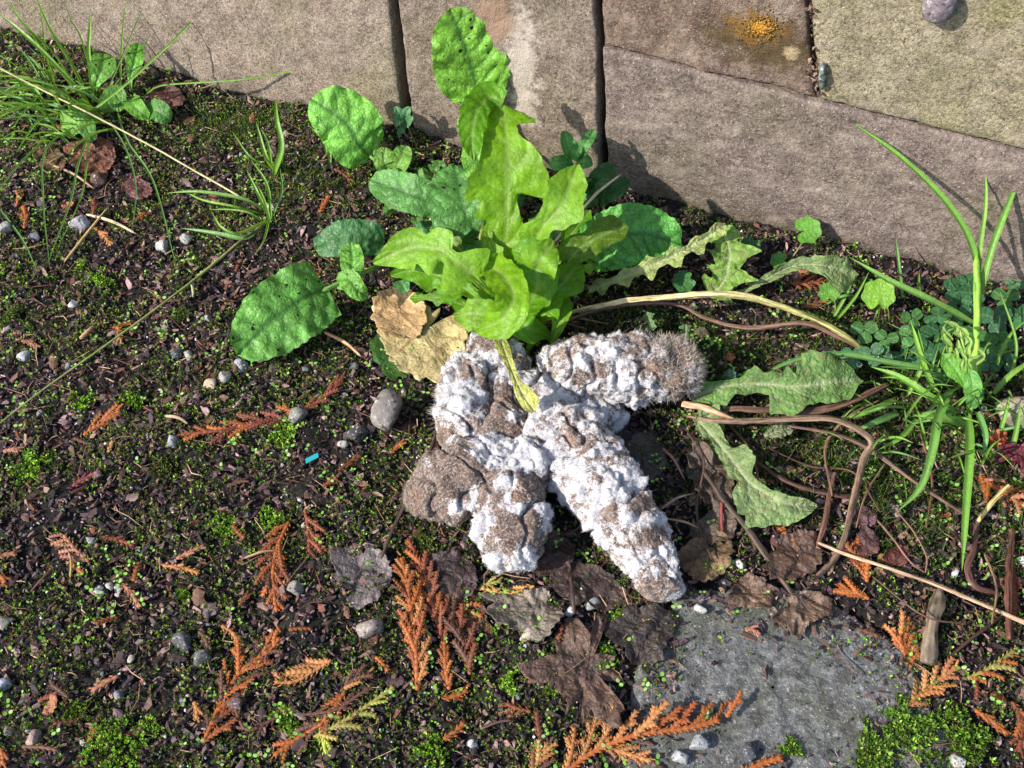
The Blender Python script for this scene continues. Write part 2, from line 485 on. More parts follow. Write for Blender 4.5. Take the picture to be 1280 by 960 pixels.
def pxuz(px, py): return uz(W(px, py))
TOPZ = 42.0
def up(px0, py0, px1, py1):                # continue a joint line seen in the photograph up to the wall's top
    a = pxuz(px0, py0); b = pxuz(px1, py1); t = (TOPZ-a[1])/(b[1]-a[1]); return a+(b-a)*t
def down(px0, py0, px1, py1):
    a = pxuz(px0, py0); b = pxuz(px1, py1); t = (-3-a[1])/(b[1]-a[1]); return a+(b-a)*t
jl = lambda f, o: f(492+o, 0, 516+o, 196)
jm = lambda f, o: f(747+o, 0, 754+o, 205)
u_l = uz(WA)[0]-75; u_r = uz(WB)[0]+70
TAN = (0.17, 0.125, 0.09, 1)
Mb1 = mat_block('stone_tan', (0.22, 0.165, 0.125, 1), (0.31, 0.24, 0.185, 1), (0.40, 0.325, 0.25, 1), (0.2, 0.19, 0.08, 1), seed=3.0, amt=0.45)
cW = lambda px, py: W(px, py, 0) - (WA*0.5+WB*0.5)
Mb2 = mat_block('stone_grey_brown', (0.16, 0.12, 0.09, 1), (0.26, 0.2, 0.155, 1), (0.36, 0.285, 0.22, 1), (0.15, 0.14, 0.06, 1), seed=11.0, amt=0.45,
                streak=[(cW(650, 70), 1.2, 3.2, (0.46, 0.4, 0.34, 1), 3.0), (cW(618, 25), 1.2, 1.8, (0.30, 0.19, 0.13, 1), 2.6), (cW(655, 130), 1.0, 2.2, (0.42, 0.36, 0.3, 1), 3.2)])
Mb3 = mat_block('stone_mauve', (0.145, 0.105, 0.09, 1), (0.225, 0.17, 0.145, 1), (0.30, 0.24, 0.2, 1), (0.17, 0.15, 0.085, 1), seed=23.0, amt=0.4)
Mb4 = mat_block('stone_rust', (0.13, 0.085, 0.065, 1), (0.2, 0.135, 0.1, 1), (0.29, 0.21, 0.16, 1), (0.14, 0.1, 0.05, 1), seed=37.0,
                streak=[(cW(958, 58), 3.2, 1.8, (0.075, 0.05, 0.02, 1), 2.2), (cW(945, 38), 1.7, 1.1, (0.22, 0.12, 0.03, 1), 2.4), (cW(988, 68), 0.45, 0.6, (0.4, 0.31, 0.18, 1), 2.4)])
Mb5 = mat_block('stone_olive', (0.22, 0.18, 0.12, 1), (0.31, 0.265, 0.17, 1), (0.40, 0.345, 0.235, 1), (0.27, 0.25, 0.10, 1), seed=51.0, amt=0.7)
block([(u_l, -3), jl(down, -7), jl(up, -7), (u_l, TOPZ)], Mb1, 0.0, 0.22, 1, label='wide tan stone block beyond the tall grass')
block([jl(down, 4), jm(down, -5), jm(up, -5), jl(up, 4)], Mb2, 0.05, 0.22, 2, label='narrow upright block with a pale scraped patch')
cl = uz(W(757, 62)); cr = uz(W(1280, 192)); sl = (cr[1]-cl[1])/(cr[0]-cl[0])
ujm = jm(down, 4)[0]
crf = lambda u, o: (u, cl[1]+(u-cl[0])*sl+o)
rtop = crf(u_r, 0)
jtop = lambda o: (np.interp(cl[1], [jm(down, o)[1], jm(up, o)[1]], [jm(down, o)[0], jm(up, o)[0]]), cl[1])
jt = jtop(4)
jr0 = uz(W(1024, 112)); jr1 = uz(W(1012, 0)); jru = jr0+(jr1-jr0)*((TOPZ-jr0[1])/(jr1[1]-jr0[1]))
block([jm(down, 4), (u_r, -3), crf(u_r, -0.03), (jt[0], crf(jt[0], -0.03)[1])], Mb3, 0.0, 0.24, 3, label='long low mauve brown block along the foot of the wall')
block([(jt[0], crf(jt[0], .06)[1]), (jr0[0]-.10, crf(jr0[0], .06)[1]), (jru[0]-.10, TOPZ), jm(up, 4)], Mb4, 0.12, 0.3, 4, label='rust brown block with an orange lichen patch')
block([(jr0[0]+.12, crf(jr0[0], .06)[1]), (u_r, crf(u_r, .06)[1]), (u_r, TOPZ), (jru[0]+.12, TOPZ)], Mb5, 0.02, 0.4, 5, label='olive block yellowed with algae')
m = MB()                                   # dark earth packed into the joints
for u0, u1, o in ((u_l, u_r, -1.6),):
    A = np.linspace(u0, u1, 60); Bz = np.linspace(-3, TOPZ-0.3, 30)
    V = np.array([[wpt(a, b, o) for b in Bz] for a in A])
    m.grid(V)
make('joint_fill', m, mat_soil(), wall)
m = MB()                                   # crumbs of dirt wedged in the right hand joint
for k in range(260):
    t = rng.random(); p = W(1014+12*t+rng.normal()*3.2, 0+112*t, 0.0) - WNRM*(0.05+rng.random()*0.3)
    if rng.random() < 0.3: p = W(1024+rng.normal()*9, 95+rng.normal()*12, -0.02)
    s_ = 0.08+0.13*rng.random()
    q = p + nrm(rng.normal(size=(4, 3)))*s_
    cc = [(0.06, 0.04, 0.03, 0), (0.12, 0.07, 0.05, 0), (0.03, 0.02, 0.018, 0), (0.2, 0.13, 0.1, 0)][rng.integers(4)]
    m.add(q, [np.array([[0, 1, 2], [0, 3, 1], [1, 3, 2], [0, 2, 3]])], cc)
MAT_LITTER = mat_tint('litter', 0.72, 8.0, 0.45, 0.5, 0.04, 0.3)
make('joint_crumbs', m, MAT_LITTER, wall, smooth=False, kind='stuff')

# crusty lichen on the rust brown block: many small raised granules
m = MB(); r0 = np.random.default_rng(8)
OCT = np.array([[1, 0, 0], [-1, 0, 0], [0, 1, 0], [0, -1, 0], [0, 0, 1], [0, 0, -1]], float)
OF = np.array([[0, 2, 4], [2, 1, 4], [1, 3, 4], [3, 0, 4], [2, 0, 5], [1, 2, 5], [3, 1, 5], [0, 3, 5]])
for k in range(700):
    a = r0.uniform(0, 6.28); rr_ = abs(r0.normal())*.8
    px, py = 950+24*rr_*math.cos(a)+9*perlin([[k*.37, 1, 1]])[0], 36+15*rr_*math.sin(a)-.18*24*rr_*math.cos(a)
    c = W(px, py, .05+.03*r0.random())-WNRM*.12
    hue = np.clip(rr_*.8+r0.normal()*.25, 0, 1)
    col = np.array([.42, .20, .02])*(1-hue)+np.array([.13, .085, .03])*hue
    sz = r0.uniform(.03, .085)*(1-.3*hue)
    m.add(c+(OCT[:, :1]*WU+OCT[:, 1:2]*WNRM*.35+OCT[:, 2:]*ZV)*sz*r0.uniform(.7, 1.3, (6, 1)), OF, np.append(col*r0.uniform(.7, 1.2), 0))
make('lichen', m, MAT_LITTER, label='orange crusty lichen patch on the rust brown block', cat='lichen', org=W(950, 38, .02))

# ================================================================ concrete slab
def mat_slab():
    g = NT('concrete'); v = g.xyz()
    n1 = g.noise(v, 0.35, 4, 0.6); n2 = g.noise(v, 3.2, 6, 0.75); n3 = g.noise(v, 5.0, 3, 0.65); n4 = g.noise(v, 10.0, 2, 0.6)
    c = g.ramp(n2, [(0.3, (0.032, 0.034, 0.036, 1)), (0.5, (0.115, 0.117, 0.118, 1)), (0.7, (0.26, 0.26, 0.262, 1))])
    c = g.mix(g.ramp(n1, [(0.42, 0), (0.66, 0.75)]), c, (0.07, 0.075, 0.04, 1))
    c = g.mix(g.ramp(g.noise(v, 1.3, 6, 0.75), [(0.5, 0), (0.66, 0.75)]), c, (0.035, 0.034, 0.03, 1))
    c = g.mix(g.ramp(g.noise(v, 2.0, 5, 0.7), [(0.6, 0), (0.68, 0.6)]), c, (0.34, 0.34, 0.35, 1))
    c = g.mix(g.ramp(n3, [(0.62, 0), (0.68, 0.7)]), c, (0.025, 0.025, 0.024, 1))
    c = g.mix(g.ramp(n4, [(0.64, 0), (0.70, 0.85)]), c, (0.45, 0.45, 0.44, 1))
    b = g.n('BsdfPrincipled', Base_Color=c, Roughness=0.85, Normal=g.bump(g.math('ADD', n2, g.math('MULTIPLY', n3, 0.8)), 0.9, 0.16))
    return g.done(b)
m = MB()
ctr = SLAB.mean(0)
nth = 160
ang = np.linspace(0, 2*math.pi, nth, endpoint=False)
ol = crv(np.vstack([SLAB, SLAB[:1]]), nth+1)[:-1]
ol = ol + 0.25*np.stack([perlin(np.stack([ol[:, 0]*.7, ol[:, 1]*.7, np.full(nth, 4.4)], 1)), perlin(np.stack([ol[:, 0]*.7, ol[:, 1]*.7, np.full(nth, 8.4)], 1))], 1)
rs = np.concatenate([np.linspace(0.01, 0.93, 46), [0.95, 0.965, 0.98, 0.99, 1.0]])
V = np.zeros((len(rs)+1, nth, 3))
for k, r in enumerate(rs):
    xy = ctr+(ol-ctr)*r
    z = SLAB_TOP + 0.10*fbm(np.stack([xy[:, 0]*1.5, xy[:, 1]*1.5, np.full(nth, .5)], 1), 4) + 0.10*perlin(np.stack([xy[:, 0]*.25, xy[:, 1]*.25, np.full(nth, 1.5)], 1))
    z = z - 0.35*max(0, (r-0.93)/0.07)**2
    V[k] = np.column_stack([xy, z])
V[-1] = np.column_stack([ol*1.0+(ol-ctr)*0.002, np.full(nth, -2.5)])
m.grid(V, closed=True)
make('paving_slab', m, mat_slab(), label='grey concrete paving slab sunk in the soil with moss at its lower edge', cat='paving slab')
# ================================================================ the mouldy droppings
def mat_dung():
    g = NT('dropping'); v = g.xyz(); a = g.attr()
    n1 = g.noise(v, 10.0, 4, 0.7)
    n2 = g.noise(v, 3.0, 4, 0.6)
    white = g.ramp(n1, [(0.30, (0.40, 0.375, 0.39, 1)), (0.54, (0.68, 0.665, 0.69, 1))])
    c = g.mix(1.0, a.outputs['Color'], g.ramp(g.math('ADD', g.math('MULTIPLY', n1, 0.6), g.math('MULTIPLY', n2, 0.4)), [(0.34, 0.3), (0.64, 1.75)]), 'MULTIPLY')
    grit = g.noise(v, 9.0, 3, 0.75)
    c = g.mix(g.ramp(grit, [(0.50, 0), (0.60, 0.85)]), c, (0.40, 0.33, 0.285, 1))
    f = g.math('ADD', a.outputs['Alpha'], g.math('MULTIPLY', g.math('SUBTRACT', g.noise(v, 7.0, 5, 0.85), 0.5), 3.2))
    c = g.mix(g.ramp(f, [(0.34, 0), (0.48, .6), (0.62, 1)]), c, white)
    h = g.math('ADD', g.math('MULTIPLY', n1, 1.0), g.math('ADD', g.math('MULTIPLY', grit, 1.0), g.noise(v, 18.0, 3, 0.7)))
    b = g.n('BsdfPrincipled', Base_Color=c, Roughness=0.95, Normal=g.bump(h, 0.8, 0.13))
    b.inputs['Specular IOR Level'].default_value = 0.15
    b.inputs['Sheen Weight'].default_value = 0.15
    return g.done(b)
MAT_DUNG = mat_dung()
def mat_fuzz():
    g = NT('mould_fuzz'); a = g.attr()
    b = g.n('BsdfPrincipled', Base_Color=a.outputs['Color'], Roughness=1.0)
    b.inputs['Specular IOR Level'].default_value = 0.05
    t = g.n('BsdfTranslucent', Color=a.outputs['Color'])
    return g.done(g.n('MixShader', i0=0.4, i1=b, i2=t))
MAT_FUZZ = mat_fuzz()

def dropping(spine, radii, label, base, blobs, seed, flat=0.9, hairs=9000, lump=0.30, long_hair=None, nu=250, nv=230, lobes=()):
    """spine: (px, py, z) through the middle; radii in photo pixels; blobs: (px, py, radius px, mould +/-)."""
    r_ = np.random.default_rng(seed)
    pts = np.array([P(*q) for q in spine]); k = cmpx(pts.mean(0))
    rad = np.array(radii, float)*k*.93
    p = crv(pts, nu)
    L = np.linalg.norm(np.diff(p, axis=0), axis=1).sum()
    s = np.linspace(0, 1, nu)
    R = np.interp(s, np.linspace(0, 1, len(rad)), rad)
    cap0 = min(0.45, rad[0]*0.9/L); cap1 = min(0.45, rad[-1]*0.9/L)
    e = np.ones(nu)
    e = np.where(s < cap0, np.sqrt(np.maximum(0, 1-(1-s/cap0)**2)), e)
    e = np.where(s > 1-cap1, np.sqrt(np.maximum(0, 1-(1-(1-s)/cap1)**2)), e)
    R = R*np.maximum(e, 0.004)
    T, N, B = frames(p)
    a = np.linspace(0, 2*math.pi, nv, endpoint=False)
    D = np.cos(a)[None, :, None]*B[:, None] + np.sin(a)[None, :, None]*N[:, None]
    V = p[:, None] + R[:, None, None]*(np.cos(a)[None, :, None]*B[:, None] + flat*np.sin(a)[None, :, None]*N[:, None])
    ends = (T*np.where(s < .5, -1, 1)[:, None])*(np.where(s < .5, np.maximum(0, 1-s/max(cap0, 1e-3)), np.maximum(0, 1-(1-s)/max(cap1, 1e-3))))[:, None]
    D = nrm(D+1.2*ends[:, None])
    v = V.reshape(-1, 3); d = D.reshape(-1, 3)
    q = v + seed*7.7
    kk = np.clip(np.repeat(R, nv)/rad.mean(), 0.15, 1)
    disp = lump*(1.1*perlin(q*0.42) + 0.8*perlin(q*0.85) + 0.45*perlin(q*1.9))
    cr = -0.26*np.maximum(0, 1-np.abs(perlin(q*0.7+31))*7)         # creases
    v = v + d*((disp+cr)*kk)[:, None]
    px, py = topx(v)
    m = base - 0.31 + 0.42*perlin(q*0.75+3) + 0.42*perlin(q*1.7+9) + 0.38*perlin(q*3.6+5)
    for bx, by, br, bv in blobs:
        m = m + bv*np.exp(-((px-bx)**2+(py-by)**2)/(br*br))
    m = np.clip(0.5+m, 0, 1)
    # fluffy cushions of mould standing proud of the surface
    idx = np.flatnonzero((m > 0.55) & (kk > 0.3))
    puff = np.zeros(len(v))
    if len(idx):
        for c in r_.choice(idx, min(len(idx), 380)):
            rr = r_.choice([0.08, 0.13, 0.20, 0.30], p=[.3, .35, .25, .1])
            dd = ((v-v[c])**2).sum(1)
            h = np.sqrt(np.maximum(0, rr*rr-dd))*(0.35+0.4*r_.random())
            puff = np.maximum(puff, h)
    mm = np.clip((m-0.35)*2.2, 0, 1)
    fine = 0.05*fbm(q*3.0, 3, 0.6) + 0.05*(0.35-np.abs(perlin(q*4.6+2))) + 0.045*(0.35-np.abs(perlin(q*9.1+8)))
    v2 = v + d*((puff*mm + 0.06*mm + fine)*np.minimum(1, kk*2))[:, None]
    t = np.clip(0.5+0.6*fbm(q*1.3+2, 3), 0, 1)[:, None]
    brown = (1-t)*np.array([[0.07, 0.042, 0.030]]) + t*np.array([[0.19, 0.125, 0.095]])
    rust = np.clip((perlin(q*1.1+77)-0.3)*4, 0, 1)[:, None]
    brown = brown*(1-0.5*rust)+np.array([[0.24, 0.11, 0.045]])*0.5*rust
    col = np.hstack([brown, np.clip(m+0.25*(puff > 0.08), 0, 1)[:, None]])
    mb = MB(); mb.grid(v2.reshape(nu, nv, 3), col, closed=True)
    org = np.array([pts[:, 0].mean(), pts[:, 1].mean(), v2[:, 2].min()])
    o = make('dropping', mb, MAT_DUNG, org=org, label=label, cat='dog dropping', group='mouldy droppings heaped beside the dandelion')
    # strands of mould
    w = np.clip((m-0.38)*2, 0, 1)*(kk > 0.12)+0.004
    ii = r_.choice(len(v), hairs, p=w/w.sum())
    jit = nrm(d[ii]+0.75*r_.normal(size=(hairs, 3)))
    ln = (0.03+0.07*r_.random(hairs))[:, None]
    b0 = v2[ii]+0.03*r_.normal(size=(hairs, 3))
    side = nrm(np.cross(jit, r_.normal(size=(hairs, 3))))*0.011
    tri = np.stack([b0-side, b0+side, b0+jit*ln], 1).reshape(-1, 3)
    shade = (0.54+0.20*r_.random(hairs))[:, None]
    cc = np.hstack([shade, shade*0.985, shade*1.0, np.zeros((hairs, 1))])
    mb = MB(); mb.add(tri, np.arange(3*hairs).reshape(-1, 3), np.repeat(cc, 3, 0))
    # beads on the fluff
    if long_hair:
        lx, ly, lr, n, lc, ll = long_hair
        wt = np.exp(-((px-lx)**2+(py-ly)**2)/(lr*lr))*(kk > .12)+1e-9
        jj = r_.choice(len(v), n, p=wt/wt.sum())
        dr = nrm(d[jj]+0.55*r_.normal(size=(n, 3))+np.array([0, 0, .25]))
        l2 = (ll*(0.4+0.6*r_.random(n)))[:, None]
        p0 = v2[jj]; sd_ = nrm(np.cross(dr, r_.normal(size=(n, 3))))*0.011
        bend = nrm(r_.normal(size=(n, 3)))*l2*0.3
        p1 = p0+dr*l2*.5+bend*.4; p2 = p0+dr*l2+bend
        quad = np.stack([p0-sd_, p0+sd_, p1+sd_*.8, p1-sd_*.8, p2], 1).reshape(-1, 3)
        i5 = np.arange(n)[:, None]*5
        k1 = (0.75+0.5*r_.random(n))[:, None]
        mb.add(quad, [i5+np.array([[0, 1, 2, 3]]), i5+np.array([[3, 2, 4]])], np.repeat(np.hstack([np.array([lc])*k1, np.zeros((n, 1))]), 5, 0))
    make('mould', mb, MAT_FUZZ, o, smooth=False, kind='stuff')
    return o

dropping([(672, 466, 1.6), (720, 460, 2.0), (780, 460, 2.1), (835, 462, 2.0), (876, 470, 1.6)], [30, 46, 50, 46, 30],
         'oval white mouldy dropping with greyish fuzz at its end, under the thick pale stalk', 0.30,
         [(727, 472, 9, -0.9), (745, 458, 13, -0.75), (815, 455, 22, -.3), (852, 445, 22, -0.5), (752, 486, 8, -.6), (800, 492, 9, -.5), (845, 482, 12, -.6), (710, 430, 20, -.2), (785, 478, 26, .4)], 1,
         long_hair=(856, 446, 36, 3600, [0.50, 0.44, 0.37], 0.42), hairs=13000)
dropping([(664, 522, 1.4), (706, 552, 1.8), (752, 604, 2.0), (792, 662, 1.9), (820, 715, 1.5), (826, 752, 1.1)], [34, 52, 57, 50, 40, 28],
         'long white mouldy dropping pointing down towards the paving slab', 0.34,
         [(762, 642, 10, -1.1), (802, 628, 15, -1.0), (812, 672, 16, -0.9), (822, 735, 15, -1.0), (715, 538, 11, -0.7), (748, 600, 9, -.5), (735, 560, 11, -.5), (800, 745, 14, -0.4), (700, 600, 30, .3), (770, 600, 26, .4), (742, 650, 30, .4)], 2,
         hairs=17000, flat=0.85)
dropping([(506, 628, .9), (545, 615, 1.5), (590, 598, 1.8), (640, 588, 1.8), (700, 566, 1.3)], [22, 46, 52, 48, 30],
         'broad brown dropping with scattered white mould tufts, widest of the heap', -0.30,
         [(622, 572, 26, 1.2), (572, 633, 13, 1.1), (602, 622, 17, 1.2), (658, 575, 22, 1.1), (612, 545, 18, 1.1), (640, 600, 12, .7), (585, 555, 10, .5), (560, 545, 12, .8), (540, 660, 8, .8), (640, 555, 14, .8), (685, 570, 18, .8), (525, 612, 26, -.4)], 3,
         hairs=10000, lump=0.36, long_hair=(520, 610, 40, 900, [0.42, 0.34, 0.27], 0.25))
dropping([(630, 585, 1.4), (638, 630, 1.8), (642, 672, 1.6), (646, 716, .9)], [36, 48, 50, 34],
         'stubby brown dropping rimmed with white mould, hanging lowest below the broad brown one', -0.26,
         [(600, 668, 14, 1.2), (686, 640, 14, 1.3), (618, 703, 17, 1.2), (655, 700, 18, 1.1), (640, 634, 13, 1.1), (632, 602, 14, 1.0), (688, 665, 12, 1.0), (602, 645, 12, 1.0)], 4,
         hairs=8000, lump=0.22)
dropping([(588, 448, 1.3), (582, 478, 1.7), (578, 515, 1.7), (566, 566, 1.0)], [24, 36, 38, 24],
         'rounded white capped dropping beside the tan fallen leaf', 0.16,
         [(580, 495, 24, .9), (605, 480, 10, -.7), (560, 545, 13, -.5), (585, 460, 8, -.5), (612, 510, 8, -.6)], 5, hairs=7000, long_hair=(552, 500, 20, 600, [0.56, 0.53, 0.5], 0.35), nu=170, nv=170)
dropping([(632, 462, 1.1), (630, 495, 1.5), (630, 530, 1.5), (634, 575, 1.1)], [26, 40, 40, 30],
         'dark brown speckled dropping wedged in the middle of the heap', -0.26,
         [(655, 480, 16, .9), (618, 470, 12, .7), (640, 520, 12, .5), (668, 520, 14, .8), (650, 555, 12, .6)], 6, hairs=5000, nu=170, nv=170)
dropping([(592, 426, 1.1), (622, 448, 1.5), (660, 482, 1.5), (705, 508, 1.3), (752, 522, .9)], [22, 34, 34, 30, 18],
         'thin mould streaked dropping under the drooping yellow leaf tip', 0.22,
         [(608, 428, 11, -.9), (640, 470, 16, .5), (700, 500, 30, .5), (690, 520, 10, -.6)], 7, hairs=8000, nu=190, nv=150)
dropping([(726, 512, 0.7), (752, 522, 0.8), (778, 512, .6)], [16, 24, 14],
         'small fluffy white clump of mould bridging two droppings', 0.5, [], 8, hairs=3500, nu=80, nv=70, lump=.15)
# ================================================================ litter, pebbles, moss (ground cover)
def ground_pts(n, r_, x0=-46, x1=46, y0=-28, slab_ok=0.02):
    res = []; c = 0
    while c < n:
        xy = np.column_stack([r_.uniform(x0, x1, n*2), r_.uniform(y0, 30, n*2)])
        px, py = topx(np.column_stack([xy, np.zeros(len(xy))]))
        k = (px > -330) & (px < 1580) & (py < 1180) & ((px > -90) & (px < 1370) & (py < 1040) | (r_.random(len(px)) < .55)) & (wall_dist(xy[:, 0], xy[:, 1]) > 0.15)
        s = poly_sd(xy[:, 0], xy[:, 1], SLAB) + 0.9*perlin(np.column_stack([xy*0.8, np.full(len(xy), 6.6)]))
        k &= (s > -0.3) | (r_.random(len(xy)) < slab_ok+.8*np.exp(np.minimum(s+.3, 0)/.9))
        xy = xy[k]; res.append(xy); c += len(xy)
    xy = np.vstack(res)[:n]
    z = H(xy[:, 0], xy[:, 1])
    z = np.where(poly_sd(xy[:, 0], xy[:, 1], SLAB) < -.2, np.maximum(z, SLAB_TOP), z)
    return np.column_stack([xy, z])

def flakes(mb, pts, a, b, th, pal, r_, tilt=0.45, lift=0.05, k=5):
    n = len(pts)
    nn = nrm(np.column_stack([r_.normal(size=(n, 2))*tilt, np.ones(n)]))
    az = r_.uniform(0, 2*math.pi, n)
    h = np.column_stack([np.cos(az), np.sin(az), np.zeros(n)])
    t1 = nrm(h - nn*(h*nn).sum(1)[:, None]); t2 = np.cross(nn, t1)
    ang = (np.arange(k)[None]+r_.uniform(-.32, .32, (n, k)))*2*math.pi/k
    rad = r_.uniform(0.65, 1.15, (n, k))
    X = np.cos(ang)*rad*a[:, None]; Y = np.sin(ang)*rad*b[:, None]
    bend = -r_.uniform(-0.5, 1.0, n)[:, None]*(X*X)/np.maximum(a[:, None], .05)*0.35
    c = pts + np.array([0, 0, 1.0])*lift*r_.random(n)[:, None]
    top = c[:, None] + X[..., None]*t1[:, None] + Y[..., None]*t2[:, None] + (bend+th[:, None]*.5)[..., None]*nn[:, None]
    bot = top - (th[:, None, None]*1.3)*nn[:, None]
    mid = (c + nn*(th*0.8)[:, None])[:, None]
    V = np.concatenate([top, bot, mid], 1)                     # (n, 2k+1, 3)
    m = 2*k+1; o = np.arange(n)[:, None]*m
    j = np.arange(k); jn = (j+1) % k
    tri = np.stack([np.full(k, 2*k), j, jn], 1).ravel(); quad = np.stack([j, j+k, jn+k, jn], 1).ravel()
    f3 = (o+tri[None]).reshape(-1, 3); f4 = (o+quad[None]).reshape(-1, 4)
    col = pal[r_.integers(len(pal), size=n)]*r_.uniform(0.6, 1.45, (n, 1))
    col = np.hstack([col, np.zeros((n, 1))])
    mb.add(V.reshape(-1, 3), [f3, f4], np.repeat(col, m, 0))

PAL = np.array([sr(*c)[:3] for c in [(46, 36, 38), (58, 42, 42), (72, 50, 48), (40, 34, 36), (84, 62, 56), (100, 76, 62), (62, 46, 50), (34, 30, 32), (94, 60, 48), (54, 44, 40), (78, 66, 66), (120, 96, 80), (130, 104, 100), (96, 72, 60)]])*1.2*np.array([.97, .97, 1.04])
r1 = np.random.default_rng(21)
mb = MB()
p = ground_pts(48000, r1); n = len(p)
sz = r1.choice([0.05, 0.085, 0.13, 0.19], n, p=[.4, .35, .18, .07])*r1.uniform(.7, 1.4, n)
flakes(mb, p, sz*r1.uniform(1.0, 2.4, n), sz*r1.uniform(.5, 1, n), 0.02+0.03*r1.random(n), PAL, r1, 0.55, 0.22)
p = ground_pts(19000, r1, slab_ok=.04); n = len(p)                  # soil crumbs
q = p[:, None]+nrm(r1.normal(size=(n, 4, 3)))*r1.choice([.05, .08, .13, .2], n, p=[.4, .35, .18, .07])[:, None, None]+[0, 0, .06]
f = (np.arange(n)[:, None, None]*4+np.array([[0, 1, 2], [0, 3, 1], [1, 3, 2], [0, 2, 3]])[None]).reshape(-1, 3)
cc = np.array([[.012, .010, .010], [.022, .018, .018], [.035, .027, .026], [.06, .048, .045]])[r1.choice(4, n, p=[.35, .35, .2, .1])]
mb.add(q.reshape(-1, 3), f, np.repeat(np.hstack([cc, np.zeros((n, 1))]), 4, 0))
make('bark_mulch', mb, MAT_LITTER, smooth=False, org=(0, 0, 0), label='fine dark bark crumbs covering the soil', cat='mulch', kind='stuff')
# hair thin roots, needles and stalk shreds
mb = MB()
p = ground_pts(3100, r1); n = len(p)
az = r1.uniform(0, 2*math.pi, n); L = r1.choice([.4, .8, 1.3, 2.0], n, p=[.4, .35, .18, .07])*r1.uniform(.6, 1.3, n); el = r1.normal(0.05, .22, n)
d = np.column_stack([np.cos(az)*np.cos(el), np.sin(az)*np.cos(el), np.sin(el)]); w = r1.uniform(.014, .035, n)
side = np.column_stack([-np.sin(az), np.cos(az), np.zeros(n)])
bend = side*(r1.normal(size=n)*L*.14)[:, None]
up_ = np.array([0, 0, 1.0])
cs = p+up_*(0.12+0.2*r1.random(n))[:, None]
ring = []
for t in (-.5, 0, .5):
    q = cs+d*(L*t)[:, None]+bend*(0.25-t*t)*4
    for s1, s2 in ((1, -.5), (-1, -.5), (0, 1)):
        ring.append(q+(side*s1+up_*s2)*w[:, None]*(0.6 if t else 1))
V = np.stack(ring, 1)
o = np.arange(n)[:, None]*9
q4 = []
for a in (0, 3):
    for j in range(3): q4 += [a+j, a+(j+1) % 3, a+3+(j+1) % 3, a+3+j]
pal2 = np.array([sr(*c)[:3] for c in [(70, 48, 40), (110, 78, 58), (150, 120, 92), (52, 38, 36), (180, 150, 120), (96, 60, 46)]])
col = np.hstack([pal2[r1.integers(len(pal2), size=n)]*r1.uniform(.6, 1.2, (n, 1)), np.zeros((n, 1))])
mb.add(V.reshape(-1, 3), (o+np.array(q4)[None]).reshape(-1, 4), np.repeat(col, 9, 0))
make('root_shreds', mb, MAT_LITTER, org=(0, 0, 0), label='thin dry roots and stalk shreds strewn over the mulch', cat='plant debris', kind='stuff')

AUTO = []                                   # small loose things, labelled at the end by what they lie beside
# larger bark chips, one by one
def template(fn, name, mat, k, seed):
    res = []
    for i in range(k):
        mb = MB(); fn(mb, np.random.default_rng(seed+i)); me = mb.mesh(name, smooth=False); me.materials.append(mat); res.append(me)
    return res
def chip_mesh(mb, r_):
    n = 9; x = np.linspace(-1, 1, n); w = (1-np.abs(x)**r_.uniform(2, 5))*r_.uniform(.3, .5)+.06; b = r_.uniform(-.18, .35)*x*x
    jag = 1+.25*r_.normal(size=(2, n))
    rows = np.stack([np.stack([x, -w*jag[0], -b], 1), np.stack([x+.04, -w*.35, -b+.13], 1), np.stack([x, w*.4, -b+.10+.03*r_.normal(size=n)], 1), np.stack([x, w*jag[1], -b], 1), np.stack([x, w*.3, -b-.12], 1), np.stack([x, -w*.3, -b-.12], 1)], 1)
    c = np.ones((n, 6, 4)); c[..., :3] *= r_.uniform(.8, 1.2, (n, 6, 1))
    st = mb.n
    mb.grid(rows, c, closed=True)
    mb.add(np.zeros((0, 3)), [np.arange(6)[::-1]+st-mb.n, np.arange(6)+(n-1)*6+st-mb.n], np.zeros((0, 4)))
chips = template(chip_mesh, 'bark_chip', MAT_LITTER, 8, 60)
def place_at(name, me, pos, scale, az, tilt=(0, 0), col=None, parent=None):
    nz = nrm(np.array([tilt[0], tilt[1], 1.0])); h = np.array([math.cos(az), math.sin(az), 0]); x = nrm(h-nz*(h@nz)); y = np.cross(nz, x)
    M = np.eye(4); sc = np.atleast_1d(scale)*np.ones(3)
    M[:3, 0] = x*sc[0]; M[:3, 1] = y*sc[1]; M[:3, 2] = nz*sc[2]; M[:3, 3] = pos
    return place(name, me, M, parent, col)
p = ground_pts(420, r1)
qx, qy = topx(p); p = p[(qx > 8) & (qx < 1272) & (qy < 952) & ~((qx > 520) & (qx < 850) & (qy > 420) & (qy < 740))][:190]
CH = [((58, 44, 44), 'dark bark chip lying in the mulch', 'dark bark chips in the mulch'), ((98, 72, 58), 'mid brown bark chip lying in the mulch', 'mid brown bark chips in the mulch'),
      ((140, 92, 66), 'rust orange wood chip lying in the mulch', 'rust orange wood chips in the mulch'), ((110, 92, 88), 'greyish bark chip lying in the mulch', 'greyish bark chips in the mulch')]
for q in p:
    c, lab, grp = CH[r1.choice(4, p=[.48, .24, .16, .12])]
    s_ = r1.uniform(.2, .46)
    o = place_at('bark_chip', chips[r1.integers(8)], q+[0, 0, .16+.12*r1.random()], (s_, s_*r1.uniform(.7, 1.3), s_), r1.uniform(0, 6.28), r1.normal(size=2)*.3, sr(*c, r1.uniform(.65, 1.25)))
    tag(o, None, 'bark chip', grp); AUTO.append((o, lab.split(' lying')[0], *topx(q)))

